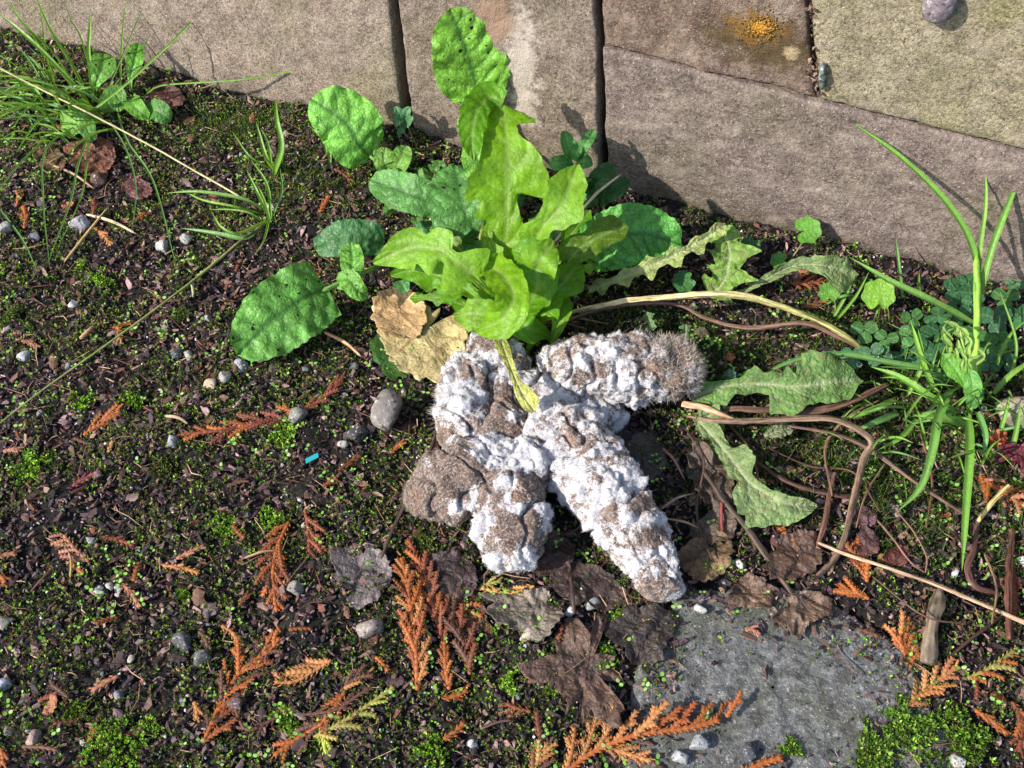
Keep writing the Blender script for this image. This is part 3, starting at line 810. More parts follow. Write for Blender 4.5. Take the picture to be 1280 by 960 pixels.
# ---------------------------------------------------------------- pebbles
def ico(sub):
    import bmesh
    bm = bmesh.new(); bmesh.ops.create_icosphere(bm, subdivisions=sub, radius=1)
    v = np.array([x.co[:] for x in bm.verts]); f = np.array([[q.index for q in x.verts] for x in bm.faces]); bm.free()
    return v, f
IV, IF = ico(3)
def stone_mesh(mb, r_):
    v = IV*np.array([1, r_.uniform(.68, .95), r_.uniform(.5, .75)])
    for _ in range(9):                                       # a few worn flat facets
        n_ = nrm(r_.normal(size=3)); h = r_.uniform(.35, .72); d = v@n_-h; v = v-np.maximum(d, 0)[:, None]*n_*.95
    v = v*(1+.09*fbm(v*1.9+r_.uniform(0, 50), 4))[:, None]
    mb.add(v, IF)
MAT_STONE = mat_tint('pebble', 0.65, 5.0, 0.4, 0.8, 0.06, 0.35, speck=(5.0, 0.60, (0.33, 0.32, 0.31, 1), (0.03, 0.026, 0.024, 1)))
stones = []
for i in range(9):
    mb = MB(); stone_mesh(mb, np.random.default_rng(90+i)); me = mb.mesh('pebble', smooth=True); me.materials.append(MAT_STONE); stones.append(me)
def pebble(px, py, rpx, rgb, label=None, group=None, i=None, sink=.1, name='pebble', cat='pebble', az=None, k=1.0):
    q = G(px, py); s_ = rpx*cmpx(q)
    rgb = tuple(.65*c_+.35*(sum(rgb)/3*(1.04, 1.0, .93)[j_]) for j_, c_ in enumerate(rgb))
    o = place_at(name, stones[r1.integers(9) if i is None else i], q+[0, 0, s_*(.5-sink)], s_, r1.uniform(0, 6.28) if az is None else az, r1.normal(size=2)*.15, sr(*rgb, k))
    return tag(o, label, cat, group)
NAMED = [
 (487, 518, 29, (128, 120, 118), 'large rough grey stone beside the heap of droppings, biggest loose stone', 2, 'stone'),
 (232, 806, 15, (78, 78, 84), 'smooth dark slate grey pebble with round outline', 0, 'pebble'),
 (251, 826, 15, (96, 98, 100), 'angular dark grey stone touching the smooth slate pebble', 3, 'stone'),
 (370, 525, 14, (128, 128, 122), 'grey and tan pebble under the fork of a long orange cedar frond', 4, 'pebble'),
 (370, 738, 11, (140, 134, 126), 'greyish rounded pebble beside the drooping cedar sprig', 1, 'pebble'),
 (463, 790, 17, (150, 134, 124), 'flat beige stone beside the upright cedar frond', 5, 'stone'),
 (102, 283, 13, (150, 152, 172), 'bluish grey pebble beside the straw near the tall grass', 6, 'pebble'),
 (45, 299, 8, (95, 100, 122), 'slate blue pebble near the grey stone beside the tall grass', 7, 'pebble'),
 (10, 288, 10, (150, 152, 150), 'pale grey pebble near the tall grass at the soil', 2, 'pebble'),
 (264, 484, 9, (190, 168, 130), 'yellowish tan pebble leaning beside a round grey one', 5, 'pebble'),
 (280, 474, 10, (160, 158, 148), 'round light grey pebble beside the yellowish tan one', 1, 'pebble'),
 (303, 460, 11, (150, 158, 176), 'blue grey glinting pebble below the big toothed leaf', 3, 'pebble'),
 (222, 443, 9, (84, 92, 108), 'dark slate blue pebble beside a pale one in the mulch', 0, 'pebble'),
 (237, 446, 9, (160, 162, 146), 'pale greenish grey pebble beside the dark slate blue one', 8, 'pebble'),
 (92, 382, 7, (196, 196, 196), 'white roundish pebble near the lying straw', 1, 'pebble'),
 (203, 312, 10, (178, 180, 180), 'light grey pebble below the centre grass tuft', 6, 'pebble'),
 (236, 301, 9, (170, 172, 166), 'light grey pebble touching the leaning culm of grass', 4, 'pebble'),
 (33, 449, 9, (170, 178, 186), 'pale blue white flat pebble in the mulch', 6, 'pebble'),
 (88, 458, 7, (130, 146, 166), 'sky blue tinted pebble crossed by the straw', 3, 'pebble'),
 (217, 552, 11, (160, 166, 172), 'pale blue grey stone at the tip of the long cedar frond', 3, 'pebble'),
 (427, 558, 8, (206, 200, 190), 'small cream white pebble beside dark crumbs', 2, 'pebble'),
 (116, 678, 8, (140, 150, 160), 'small blue grey pebble beside the comb shaped cedar sprig', 6, 'pebble'),
 (124, 741, 8, (200, 200, 200), 'white pebble at the head of a small white cluster', 1, 'pebble'),
 (136, 734, 7, (196, 200, 206), 'bluish white pebble in the small white cluster', 4, 'pebble'),
 (149, 738, 7, (180, 182, 184), 'light grey pebble in the small white cluster', 7, 'pebble'),
 (8, 780, 11, (160, 154, 138), 'sandy beige pebble at the edge of the mulch', 4, 'pebble'),
 (44, 925, 11, (176, 136, 122), 'salmon pink pebble near the bottom moss', 5, 'pebble'),
 (12, 916, 8, (126, 120, 108), 'olive grey pebble beside the salmon pink one', 1, 'pebble'),
 (107, 932, 7, (196, 190, 170), 'cream oval pebble beside the spreading moss', 8, 'pebble'),
 (150, 868, 8, (130, 140, 146), 'blue grey pebble below a slanting cedar scrap', 0, 'pebble'),
 (164, 827, 7, (186, 182, 168), 'cream grey pebble above the blue grey one', 2, 'pebble'),
 (4, 858, 12, (160, 170, 196), 'pale blue stone at the edge of the mulch', 3, 'pebble'),
 (660, 796, 12, (196, 176, 150), 'pale tan pebble below the grey curled leaf', 6, 'pebble'),
 (713, 767, 8, (206, 212, 220), 'bluish white pebble above the brown lobed leaf', 3, 'pebble'),
 (738, 760, 12, (140, 146, 148), 'grey speckled pebble beside the bluish white one', 2, 'pebble'),
 (590, 903, 0, (0, 0, 0), '', 0, ''),
 (590, 932, 7, (190, 198, 206), 'pale blue pebble near the lowest cedar frond', 1, 'pebble'),
 (922, 706, 8, (206, 206, 206), 'white pebble on the brown leaf above the slab', 8, 'pebble'),
 (876, 764, 8, (200, 196, 194), 'white pebble lying on the concrete slab', 8, 'pebble'),
 (1193, 719, 7, (200, 200, 214), 'small white pebble at the foot of a long grass blade', 3, 'pebble'),
 (1278, 704, 8, (200, 204, 220), 'white pebble beside the dark rotten sticks', 5, 'pebble'),
 (1157, 844, 6, (170, 176, 184), 'pale grey pebble between two orange cedar fans', 2, 'pebble'),
 (848, 948, 13, (170, 176, 186), 'pale jagged stone at the foot of the slab by the cedar frond', 3, 'stone'),
 (872, 930, 13, (150, 158, 170), 'flat blue grey stone on the slab under the cedar frond tip', 6, 'stone'),
 (935, 943, 12, (72, 76, 90), 'dark slate stone at the bottom of the slab', 7, 'stone'),
 (1198, 953, 12, (170, 170, 166), 'grey white stone in the moss below the slab', 1, 'stone'),
 (128, 226, 12, (96, 60, 50), 'reddish brown round pebble below the grass tuft', 4, 'pebble'),
 (443, 462, 7, (96, 100, 110), 'dark pebble near the tan fallen leaf', 0, 'pebble'),
 (446, 548, 15, (70, 66, 66), 'dark rough stone below the large grey one', 5, 'stone'),
 (1266, 524, 26, (170, 160, 128), 'pale beige stone half hidden by grass beside the wall', 7, 'stone')]
for px, py, r_, rgb, lab, i, nm in NAMED:
    if r_: pebble(px, py, r_*1.22, rgb, lab, None, i, name=nm, cat=nm, k=0.82)
PC = [((196, 198, 200), 'tiny whitish pebble in the mulch', 'tiny whitish pebbles in the mulch'), ((150, 152, 156), 'tiny pale grey pebble in the mulch', 'tiny pale grey pebbles in the mulch'),
      ((104, 112, 128), 'tiny slate blue pebble in the mulch', 'tiny slate blue pebbles in the mulch'), ((186, 160, 128), 'tiny tan pebble in the mulch', 'tiny tan pebbles in the mulch'), ((176, 132, 122), 'tiny pinkish pebble in the mulch', 'tiny pinkish pebbles in the mulch')]
c = 0
while c < 170:
    px, py = r1.uniform(8, 1272), r1.uniform(150, 952)
    q = P(px, py)
    if wall_dist(q[0], q[1]) < .6 or poly_sd(q[0], q[1], SLAB) < .2 or (520 < px < 860 and 420 < py < 740): continue
    if px > 700 and r1.random() < .6: continue
    rgb, lab, grp = PC[r1.choice(5, p=[.22, .34, .2, .14, .1])]
    o = pebble(px, py, r1.choice([3, 4, 5, 6.5], p=[.3, .35, .25, .1]), rgb, None, grp, sink=-.15, k=r1.uniform(.45, .95)); c += 1
    AUTO.append((o, lab.split(' in the')[0], px, py))
mb = MB()                                    # grit too small to pick out
p = ground_pts(6200, r1, slab_ok=.05); n = len(p)
sz = r1.uniform(.03, .085, n)
gp = np.array([sr(*c)[:3] for c in [(190, 190, 190), (140, 140, 144), (100, 104, 112), (170, 150, 130), (120, 90, 80), (60, 60, 62)]])
flakes(mb, p, sz, sz*.8, sz*.9, gp, r1, .5, .2)
make('grit', mb, MAT_STONE, smooth=False, org=(0, 0, 0), label='fine grey and tan grit between the bark crumbs', cat='grit', kind='stuff')

# ---------------------------------------------------------------- moss and seedlings
MAT_MOSS = mat_tint('moss', 0.6, 5.0, 0.25, 0.0, 0.05, 0.25, translucent=0.4)
def shoots(mb, base, up, ht, nl, ll, lw, pal, r_, spread=.9):
    n = len(base)
    t = r_.uniform(.1, 1, (n, nl))
    az = r_.uniform(0, 2*math.pi, (n, nl))
    rad = np.stack([np.cos(az), np.sin(az), np.zeros_like(az)], -1)*spread
    dirs = nrm(rad + up[:, None]*(.35+.7*t[..., None]))
    o = base[:, None] + up[:, None]*(ht[:, None]*t)[..., None]
    L = (ll*(.6+.6*r_.random((n, nl))))[..., None]
    side = nrm(np.cross(dirs, r_.normal(size=(n, nl, 3))))*(L*lw)
    mid = o+dirs*L*.5
    V = np.stack([o, mid-side, o+dirs*L, mid+side], 2).reshape(-1, 3)
    f = np.arange(len(V)).reshape(-1, 4)
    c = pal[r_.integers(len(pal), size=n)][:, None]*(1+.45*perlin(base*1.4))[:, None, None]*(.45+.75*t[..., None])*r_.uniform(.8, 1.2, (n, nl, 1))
    c = np.concatenate([c, np.zeros((n, nl, 1))], -1).reshape(-1, 4)
    mb.add(V, f, np.repeat(c, 4, 0))
GREEN = np.array([1.3*np.array(sr(*c)[:3]) for c in [(134, 180, 48), (104, 154, 40), (154, 192, 76), (82, 130, 38), (140, 168, 62)]])*.8
DULL = np.array([1.15*np.array(sr(*c)[:3]) for c in [(90, 116, 46), (70, 98, 42), (110, 126, 60), (56, 84, 38), (118, 116, 60)]])*.75
def cushion(px, py, rpx, pal, label, hk=.45, name='moss_cushion', n=None, ll=.115, lw=.36):
    q = G(px, py); R = rpx*cmpx(q)
    pal = np.vstack([pal, pal, DULL[:3], [[.05, .04, .02]]])
    n = n or int(330*R*R+80)
    rr = np.sqrt(r1.random(n))*R*1.15*(1+.25*r1.normal(size=n)); a = r1.uniform(0, 6.283, n)
    x = q[0]+np.cos(a)*rr; y = q[1]+np.sin(a)*rr*1.05
    dome = np.sqrt(np.maximum(0, 1-(rr/(R*1.25))**2))*R*hk
    z = np.where(poly_sd(x, y, SLAB) < -.2, SLAB_TOP, H(x, y)) + dome*(.75+.25*perlin(np.column_stack([x*3, y*3, np.full(n, px*.1)])))
    b = np.column_stack([x, y, z])
    keep = perlin(np.column_stack([x*1.3, y*1.3, np.full(n, px*.37)])) + .5*perlin(np.column_stack([x*3.1, y*3.1, np.full(n, px*.2)])) > -.25+.75*(rr/R-.55)
    b, a, rr, n = b[keep], a[keep], rr[keep], int(keep.sum())
    up = nrm(np.column_stack([np.cos(a)*rr/R*.7, np.sin(a)*rr/R*.7, np.ones(n)]))
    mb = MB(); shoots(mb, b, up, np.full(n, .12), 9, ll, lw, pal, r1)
    # the peat-brown heart of the cushion
    ga = np.linspace(0, 2*math.pi, 14, endpoint=False); gr = np.linspace(0.02, 1, 5)
    Vc = np.array([[[q[0]+math.cos(t)*R*k*.8, q[1]+math.sin(t)*R*k*.8, q[2]-.2+math.sqrt(max(0, 1-k*k*.9))*R*hk*.55] for t in ga] for k in gr])
    mb.grid(Vc, (.02, .03, .008, 0), closed=True)
    return make(name, mb, MAT_MOSS, smooth=False, label=label, cat='moss')
CUSH = [(38, 584, 22, 'bright yellow green moss cushion, roundest of those in the mulch'), (343, 650, 18, 'bright green moss cushion beside the top of a cedar sprig'), (102, 508, 17, 'loose green moss cushion beside an orange cedar scrap'),
 (357, 906, 17, 'green leafy moss cushion between the forking cedar fronds'), (145, 935, 34, 'widest patch of bright moss, spreading near the salmon pink pebble'), (188, 905, 17, 'upright green moss tuft beside the widest moss patch'),
 (95, 890, 14, 'spiky light green moss tuft near the widest moss patch'), (752, 822, 15, 'curved green moss tuft held in the lobe of the brown leaf'), (768, 775, 11, 'small bright moss tuft at the edge of the leaf mould above the slab'),
 (636, 852, 19, 'pale green leafy moss patch beside the brown lobed leaf'), (690, 866, 9, 'tiny bright moss ball under the brown lobed leaf'), (540, 942, 22, 'broad flat moss patch at the foot of the scene between cedar fronds'),
 (15, 392, 19, 'flat olive moss patch near the lying straw'), (105, 335, 13, 'bright little moss ball beside hanging grass blades'), (128, 352, 16, 'scattered yellow moss tuft beside the bright little ball'),
 (280, 665, 18, 'yellowish branching moss tuft above the cedar scraps'), (530, 682, 17, 'dark green moss tuft beside the upright cedar frond tip'), (225, 400, 14, 'olive moss tuft near the slate blue pebble'),
 (185, 700, 0, ''), (205, 588, 15, 'olive moss patch near the long cedar frond'), (355, 545, 20, 'green moss patch under the long cedar frond'), (232, 745, 12, 'small green moss tuft beside the orange twig scrap'), (165, 505, 15, 'yellow green star moss tuft in the mulch')]
for px, py, rp, lab in CUSH:
    if rp: cushion(px, py, rp, GREEN if 'olive' not in lab and 'dark' not in lab else DULL, lab)
for px, py, rp, lab in [(1125, 915, 36, 'thick dark green feathery moss on the lower edge of the slab'), (1200, 925, 40, 'thick feathery moss mound around the grey white stone'), (1090, 945, 24, 'feathery moss tuft at the foot of the slab'), (985, 940, 16, 'thin moss tuft on the slab beside the dark slate stone')]:
    cushion(px, py, rp, np.vstack([GREEN[:3]*.8, DULL[:2]]), lab, .22, ll=.2, lw=.22)
mb = MB()                                    # the thin moss film over the soil
p = ground_pts(74000, r1, slab_ok=.03)
dn = perlin(np.column_stack([p[:, :2]*.33, np.full(len(p), 7.7)])) + .6*perlin(np.column_stack([p[:, :2]*1.2, np.full(len(p), 2.7)]))
p = p[dn+np.where(p[:, 0] < 2, .12, -.1) > -.3+.6*r1.random(len(p))]
n = len(p)
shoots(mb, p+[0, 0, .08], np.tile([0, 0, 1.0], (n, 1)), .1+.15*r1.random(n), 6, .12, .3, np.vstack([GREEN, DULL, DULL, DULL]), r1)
make('moss', mb, MAT_MOSS, smooth=False, org=(0, 0, 0), label='thin green moss creeping over the dark mulch', cat='moss', kind='stuff')
mb = MB()                                    # seedlings, each a pair of round seed leaves
p = ground_pts(4500, r1, slab_ok=0.01)
dn = perlin(np.column_stack([p[:, :2]*.22, np.full(len(p), 17.7)]))
p = p[dn+.5*perlin(np.column_stack([p[:, :2]*.9, np.full(len(p), 7.1)])) > -.15+.5*r1.random(len(p))]; n = len(p)
az = r1.uniform(0, 6.283, n); R = r1.uniform(.05, .105, n); hgt = r1.uniform(.25, .5, n)
c0 = p+np.column_stack([np.zeros(n), np.zeros(n), hgt])
for s_ in (0, math.pi):
    d = np.column_stack([np.cos(az+s_), np.sin(az+s_), r1.uniform(-.1, .5, n)]); d = nrm(d); sd_ = np.column_stack([-np.sin(az+s_), np.cos(az+s_), r1.normal(size=n)*.2])
    ang = np.linspace(0, 2*math.pi, 8, endpoint=False)
    V = c0[:, None]+d[:, None]*(R[:, None]*(1.25+1.05*np.cos(ang)))[..., None]+sd_[:, None]*(R[:, None]*.8*np.sin(ang))[..., None]
    V[..., 2] += (R[:, None]*.25*np.cos(ang)**2)
    col = np.hstack([np.array([sr(*c)[:3] for c in [(146, 196, 88), (170, 210, 124), (122, 176, 76)]])[r1.integers(3, size=n)]*.95, np.zeros((n, 1))])
    mb.add(V.reshape(-1, 3), np.arange(n*8).reshape(-1, 8), np.repeat(col, 8, 0))
w_ = .016
V = np.stack([p+[w_, 0, 0], p-[w_, 0, 0], c0-[w_, 0, 0], c0+[w_, 0, 0]], 1)
mb.add(V.reshape(-1, 3), np.arange(n*4).reshape(-1, 4), (.2, .3, .08, 0))
make('seedlings', mb, MAT_MOSS, org=(0, 0, 0), label='tiny seedlings with paired pale green seed leaves', cat='seedlings', kind='stuff')
# ================================================================ dry cedar fronds
MAT_CEDAR = mat_tint('dry_cedar', 0.62, 7.0, 0.3, 0.4, 0.03, 0.35)
def diamond(mb, o, d, up, L, w, h, c):
    side = np.cross(up, d)
    v = [o, o+d*L*.55+side*w, o+d*L, o+d*L*.55-side*w, o+d*L*.5+up*h, o+d*L*.5-up*h*.6]
    mb.add(v, [np.array([[0, 4, 1], [1, 4, 2], [2, 4, 3], [3, 4, 0], [1, 5, 0], [2, 5, 1], [3, 5, 2], [0, 5, 3]])], c)
def scale_chain(mb, pts, w0, w1, r_, n):
    """overlapping scale leaves along a line: a flattened beaded core and a spreading pair of scale tips at every node"""
    m = n*4+1
    p = crv(pts, m); T, N, B = frames(p, (0, 0, 1))
    f = np.linspace(0, 1, m); w = w0*(1-f)+w1*f
    ph = (np.arange(m) % 4)/4.0
    bead = .58+.38*np.sin(math.pi*(.12+.88*ph))**.8*(1-.25*ph)
    r = w*bead; r[0] *= .6; r[-1] = w[-1]*.12; r[-2] *= .7
    a = np.linspace(0, 2*math.pi, 6, endpoint=False)
    V = p[:, None]+r[:, None, None]*(np.cos(a)[None, :, None]*B[:, None]+.62*np.sin(a)[None, :, None]*N[:, None])
    C = np.ones((m, 6, 4)); C[..., :3] *= (.62+.55*np.sin(math.pi*(.1+.85*ph)))[:, None, None]
    C[..., :3] *= r_.uniform(.85, 1.12, (m, 1, 1))
    mb.grid(V, C, closed=True)
    for k in range(n):
        i = k*4+1; L = max(np.linalg.norm(p[min(m-1, i+4)]-p[i])*1.15, w[i]*1.7)
        for s_ in (-1, 1):
            d = nrm(T[i]+B[i]*s_*.62+N[i]*.05)
            diamond(mb, p[i]+B[i]*s_*w[i]*.35, d, N[i], L*r_.uniform(.85, 1.1), w[i]*.42, w[i]*.40, np.array([1, 1, 1, 0])*r_.uniform(.8, 1.1))
SPR = {}
for nm, L, n, w in (('s', 1.0, 5, .140), ('m', 1.0, 8, .082), ('l', 1.0, 12, .054)):
    SPR[nm] = []
    for i in range(3):
        r_ = np.random.default_rng(300+i+ord(nm)); m = MB()
        b = r_.normal()*.07
        scale_chain(m, [(0, 0, 0), (.5, b, .02), (1, r_.normal()*.04, -.02)], w, w*.8, r_, n)
        if nm in 'ml':
            for k in range(4 if nm == 'l' else 2):
                x = (.18 if nm == 'l' else .28)+(.17 if nm == 'l' else .24)*k; s_ = 1 if (k+i) % 2 else -1
                scale_chain(m, [(x, b*.6, 0), (x+.12, b+s_*.09, .01), (x+.22, b+s_*.15, -.01)], w*.85, w*.75, r_, 3)
        me = m.mesh('sprig', smooth=True); me.materials.append(MAT_CEDAR); SPR[nm].append(me)
ORANGE = sr(186, 106, 52, .56); RUST = sr(146, 80, 54, .54); TAN = sr(196, 132, 78, .58); BROWN = sr(112, 76, 58, .55); YELLOW = sr(164, 156, 78, .62); PALE = sr(190, 130, 100, .58)
def basis(x, nz):
    x = nrm(x); nz = nrm(nz-x*(nz@x)); y = np.cross(nz, x)
    return x, y, nz
def frond(pts, col, label, n=9, maxpx=40, side='both', ang=36, lift=.25, prof='leaf', w=None, tip=True, name='cedar_frond', endsprig=True, liftend=None, mixc=None, seed=None, roll=0.0):
    r_ = np.random.default_rng(int(abs(pts[0][0]*7+pts[0][1]*13)) if seed is None else seed)
    q = np.array([G(*a[:2])+[0, 0, (a[2] if len(a) > 2 else lift)] for a in pts])
    org = q[0].copy(); org[2] -= .1
    o = empty(name, org, label, 'cedar frond')
    k = cmpx(q.mean(0)); p = crv(q, 60)
    L = np.linalg.norm(np.diff(p, axis=0), axis=1).sum()
    m = MB(); ww = (w or .19)*.48
    scale_chain(m, p[::6] if len(p) > 6 else p, ww*.95, ww*1.05, r_, max(4, int(L/.28)))
    make('stem', m, MAT_CEDAR, o, col=col, smooth=True)
    T, N, B = frames(p, (.25*roll, -.1, 1))
    ml = maxpx*k*1.12
    n = max(1, int(round(n*.85))) if n > 3 else n
    for j in range(n):
        f = (j+.6)/(n+.35); i = int(f*59)
        pr = {'leaf': math.sin(math.pi*min(1, (.18+f*.9)))**.6, 'fan': 1-.45*f, 'comb': 1-.65*abs(f-.35), 'grow': .5+.5*f}[prof]
        for s_ in ((1, -1) if side == 'both' else ((-1,) if side == 'right' else (1,))):
            if r_.random() < .07: continue
            ll = ml*max(.22, pr)*r_.uniform(.82, 1.12)
            i2 = min(59, max(0, i+(2 if s_ > 0 else -2)))
            an = math.radians(ang*r_.uniform(.8, 1.25))
            d = T[i2]*math.cos(an)+B[i2]*(-s_)*math.sin(an)+N[i2]*r_.uniform(-.12, .16)
            x, y, z = basis(d, N[i2]+.25*r_.normal(size=3))
            M = np.eye(4); M[:3, 0] = x*ll; M[:3, 1] = y*ll; M[:3, 2] = z*ll; M[:3, 3] = p[i2]
            key = 's' if ll < 1.15 else ('m' if ll < 2.0 else 'l')
            c = np.array(col)*r_.uniform(.62, 1.25)*np.array([1, r_.uniform(.88, 1.15), r_.uniform(.8, 1.3), 1])
            if mixc is not None and r_.random() < .4: c = np.array(mixc)*r_.uniform(.85, 1.1)
            c[3] = 1
            place('sprig', SPR[key][r_.integers(3)], M, o, c)
    return o
F = frond
# long forked frond and its neighbours, upper left
F([(382, 522), (330, 530), (275, 542), (212, 548)], RUST, 'long forked rust orange cedar frond, end pointing at the large rough grey stone', 8, 34, 'both', 24, w=.24, mixc=ORANGE)
F([(375, 520), (405, 500), (436, 468)], RUST, 'straight rust cedar tip joined to the long forked frond near the tan leaf', 6, 22, 'both', 20, w=.26)
F([(106, 548), (128, 530), (156, 513)], ORANGE, 'short thick orange cedar frond beside a loose green moss cushion', 4, 26, 'both', 18, w=.25)
F([(113, 706), (96, 690), (78, 668)], PALE, 'pale orange cedar sprig like a comb, below the round moss cushion', 7, 24, 'left', 55, w=.2, prof='comb')
F([(-12, 700), (8, 697), (27, 694)], PALE, 'short pale orange cedar sprig entering at the side of the frame', 2, 14, 'both', 22, w=.3)
F([(382, 640), (386, 665), (388, 700)], RUST, 'rust red drooping cedar sprig beside the bright green moss cushion', 5, 34, 'left', 30, w=.22, seed=5)
F([(362, 655), (347, 690), (342, 730), (349, 780)], ORANGE, 'long drooping orange cedar frond under the bright green moss cushion', 8, 36, 'both', 30, w=.24, mixc=RUST)
F([(354, 785), (345, 810), (305, 840), (278, 880), (256, 932)][::-1], ORANGE, 'long brownish orange cedar frond curving up beside the purple bud', 11, 46, 'both', 34, w=.26, prof='leaf', mixc=BROWN)
F([(415, 828), (393, 842), (366, 856), (336, 854)], TAN, 'flat peach orange cedar fan shaped like a comb', 8, 36, 'right', 34, w=.22, prof='comb')
F([(432, 868), (405, 905), (375, 925), (333, 955)], ORANGE, 'orange brown cedar frond at the foot of the scene below the small leafy moss', 7, 36, 'both', 30, w=.25, mixc=BROWN)
F([(376, 897), (420, 890), (455, 868), (477, 858)], BROWN, 'brown cedar twig lying above the yellow green one', 4, 18, 'both', 22, w=.2)
F([(392, 925), (430, 905), (465, 882), (503, 855)], YELLOW, 'yellow green cedar frond not yet dried out', 6, 30, 'right', 35, w=.24, mixc=sr(150, 160, 60))
F([(398, 900), (404, 925), (410, 950)], sr(150, 164, 60), 'small yellow green cedar tip beside the orange brown frond', 4, 20, 'left', 20, w=.2)
F([(347, 900), (310, 915), (292, 880)], BROWN, 'thin brown cedar strip under the purple bud', 3, 16, 'both', 25, w=.2)
# the tall upright ones in front of the droppings
F([(522, 866, .2), (520, 810, .6), (510, 740, .6), (500, 690, .4)], ORANGE, 'tallest upright orange cedar frond, standing nearest below the broad brown dropping', 10, 44, 'both', 22, w=.27, mixc=TAN, prof='leaf')
F([(560, 818, .2), (545, 775, .4), (530, 720, .5), (504, 668, .5)], RUST, 'rust red cedar frond tucked behind the tallest upright one', 9, 34, 'both', 20, w=.25, mixc=ORANGE)
F([(588, 846, .2), (580, 810, .4), (566, 780, .4), (555, 745, .4)], RUST, 'rusty cedar frond forking beside the grey curled leaf', 6, 40, 'both', 26, w=.24, mixc=BROWN)
F([(562, 866, .3), (557, 835, .4), (556, 800, .4)], ORANGE, 'narrow orange cedar tip between two rust red fronds', 6, 18, 'both', 22, w=.24)
F([(540, 748, .3), (580, 765, .3), (610, 778, .3)], ORANGE, 'short orange cedar sprig lying on a brown leaf under the heap', 4, 22, 'left', 30, w=.22, mixc=BROWN)
F([(668, 736), (635, 745), (592, 736)], sr(170, 130, 70), 'olive orange cedar sprig below the stubby brown dropping', 5, 20, 'both', 28, w=.2, mixc=YELLOW)
F([(600, 735), (615, 732), (630, 728)], YELLOW, 'tiny yellowish cedar tip just under the stubby dropping', 2, 12, 'both', 28, w=.2)
F([(553, 876), (572, 872), (588, 862)], ORANGE, 'short orange cedar scrap below the upright fronds', 2, 16, 'both', 15, w=.28)
F([(554, 928), (572, 916), (584, 903)], ORANGE, 'thick short orange cedar scrap above the broad flat moss patch', 2, 14, 'both', 14, w=.3)
F([(664, 893), (645, 888), (628, 880)], RUST, 'rust red cedar scrap beside a small purple brown sprig', 3, 22, 'left', 35, w=.22)
F([(470, 824), (478, 832), (488, 846)], ORANGE, 'thin curved orange cedar strip beside the beige stone', 1, 8, 'both', 20, w=.22)
F([(425, 868), (448, 850), (470, 842)], BROWN, 'tattered brown cedar scrap beside the yellow green frond', 4, 22, 'both', 25, w=.22, mixc=TAN)
# bottom
F([(690, 985), (740, 945), (800, 922), (862, 914), (918, 898)], ORANGE, 'largest orange cedar frond, reaching over the foot of the concrete slab', 12, 62, 'left', 34, w=.28, mixc=TAN, prof='fan', lift=.4)
F([(745, 935), (780, 945), (820, 958)], TAN, 'orange cedar side branch below the largest frond', 5, 26, 'both', 28, w=.25, lift=.35)
F([(655, 985), (672, 955), (688, 925)], sr(140, 100, 60), 'dull brown olive cedar frond beside the largest orange one', 6, 30, 'both', 26, w=.24, mixc=BROWN)
F([(928, 968), (955, 956), (982, 948)], ORANGE, 'orange cedar tip at the bottom of the slab', 2, 18, 'both', 16, w=.3)
# right
F([(1135, 842), (1131, 815), (1120, 786)], ORANGE, 'broad orange cedar fan beside the grey rotten stick', 6, 44, 'both', 26, w=.28, mixc=TAN, prof='fan')
F([(1132, 886), (1160, 862), (1200, 832)], TAN, 'bright orange cedar frond below the orange fan', 6, 32, 'both', 28, w=.27)
F([(1206, 852), (1240, 835), (1276, 808)], YELLOW, 'yellow green cedar sprig beside the bright orange frond', 7, 26, 'right', 32, w=.22, mixc=ORANGE)
F([(1083, 731), (1074, 708), (1062, 676)], ORANGE, 'upright orange cedar sprig crossed by the pale straw stick', 6, 28, 'both', 24, w=.25, mixc=RUST)
F([(1085, 752), (1066, 744), (1042, 738)], ORANGE, 'small flat orange cedar fan at the top corner of the slab', 5, 22, 'both', 24, w=.24)
F([(1222, 598), (1245, 615), (1290, 645)], ORANGE, 'orange cedar frond below the dark red crumpled leaf', 7, 30, 'both', 40, w=.24, mixc=PALE)
F([(998, 686), (978, 668), (958, 650)], ORANGE, 'small orange cedar sprig under the wilted green leaf tip', 4, 16, 'right', 30, w=.22)
F([(988, 358), (1010, 357), (1034, 356)], RUST, 'rust red cedar sprig lying near the wall foot', 6, 16, 'both', 40, w=.2)
F([(1003, 388), (1020, 382), (1038, 376)], BROWN, 'brown cedar sprig beside the arching thick pale stalk', 5, 15, 'both', 35, w=.2, mixc=RUST)
F([(1216, 890), (1238, 905), (1262, 925)], ORANGE, 'orange cedar scrap beside the feathery moss mound', 3, 14, 'both', 22, w=.25)
F([(1262, 700), (1266, 760), (1262, 800)], RUST, 'dark rust cedar branch standing at the edge near the rotten sticks', 4, 20, 'both', 20, w=.34, mixc=BROWN)
F([(1262, 880), (1275, 905), (1270, 950)], RUST, 'rust brown cedar clump in the lower corner', 5, 28, 'both', 26, w=.28, mixc=ORANGE)
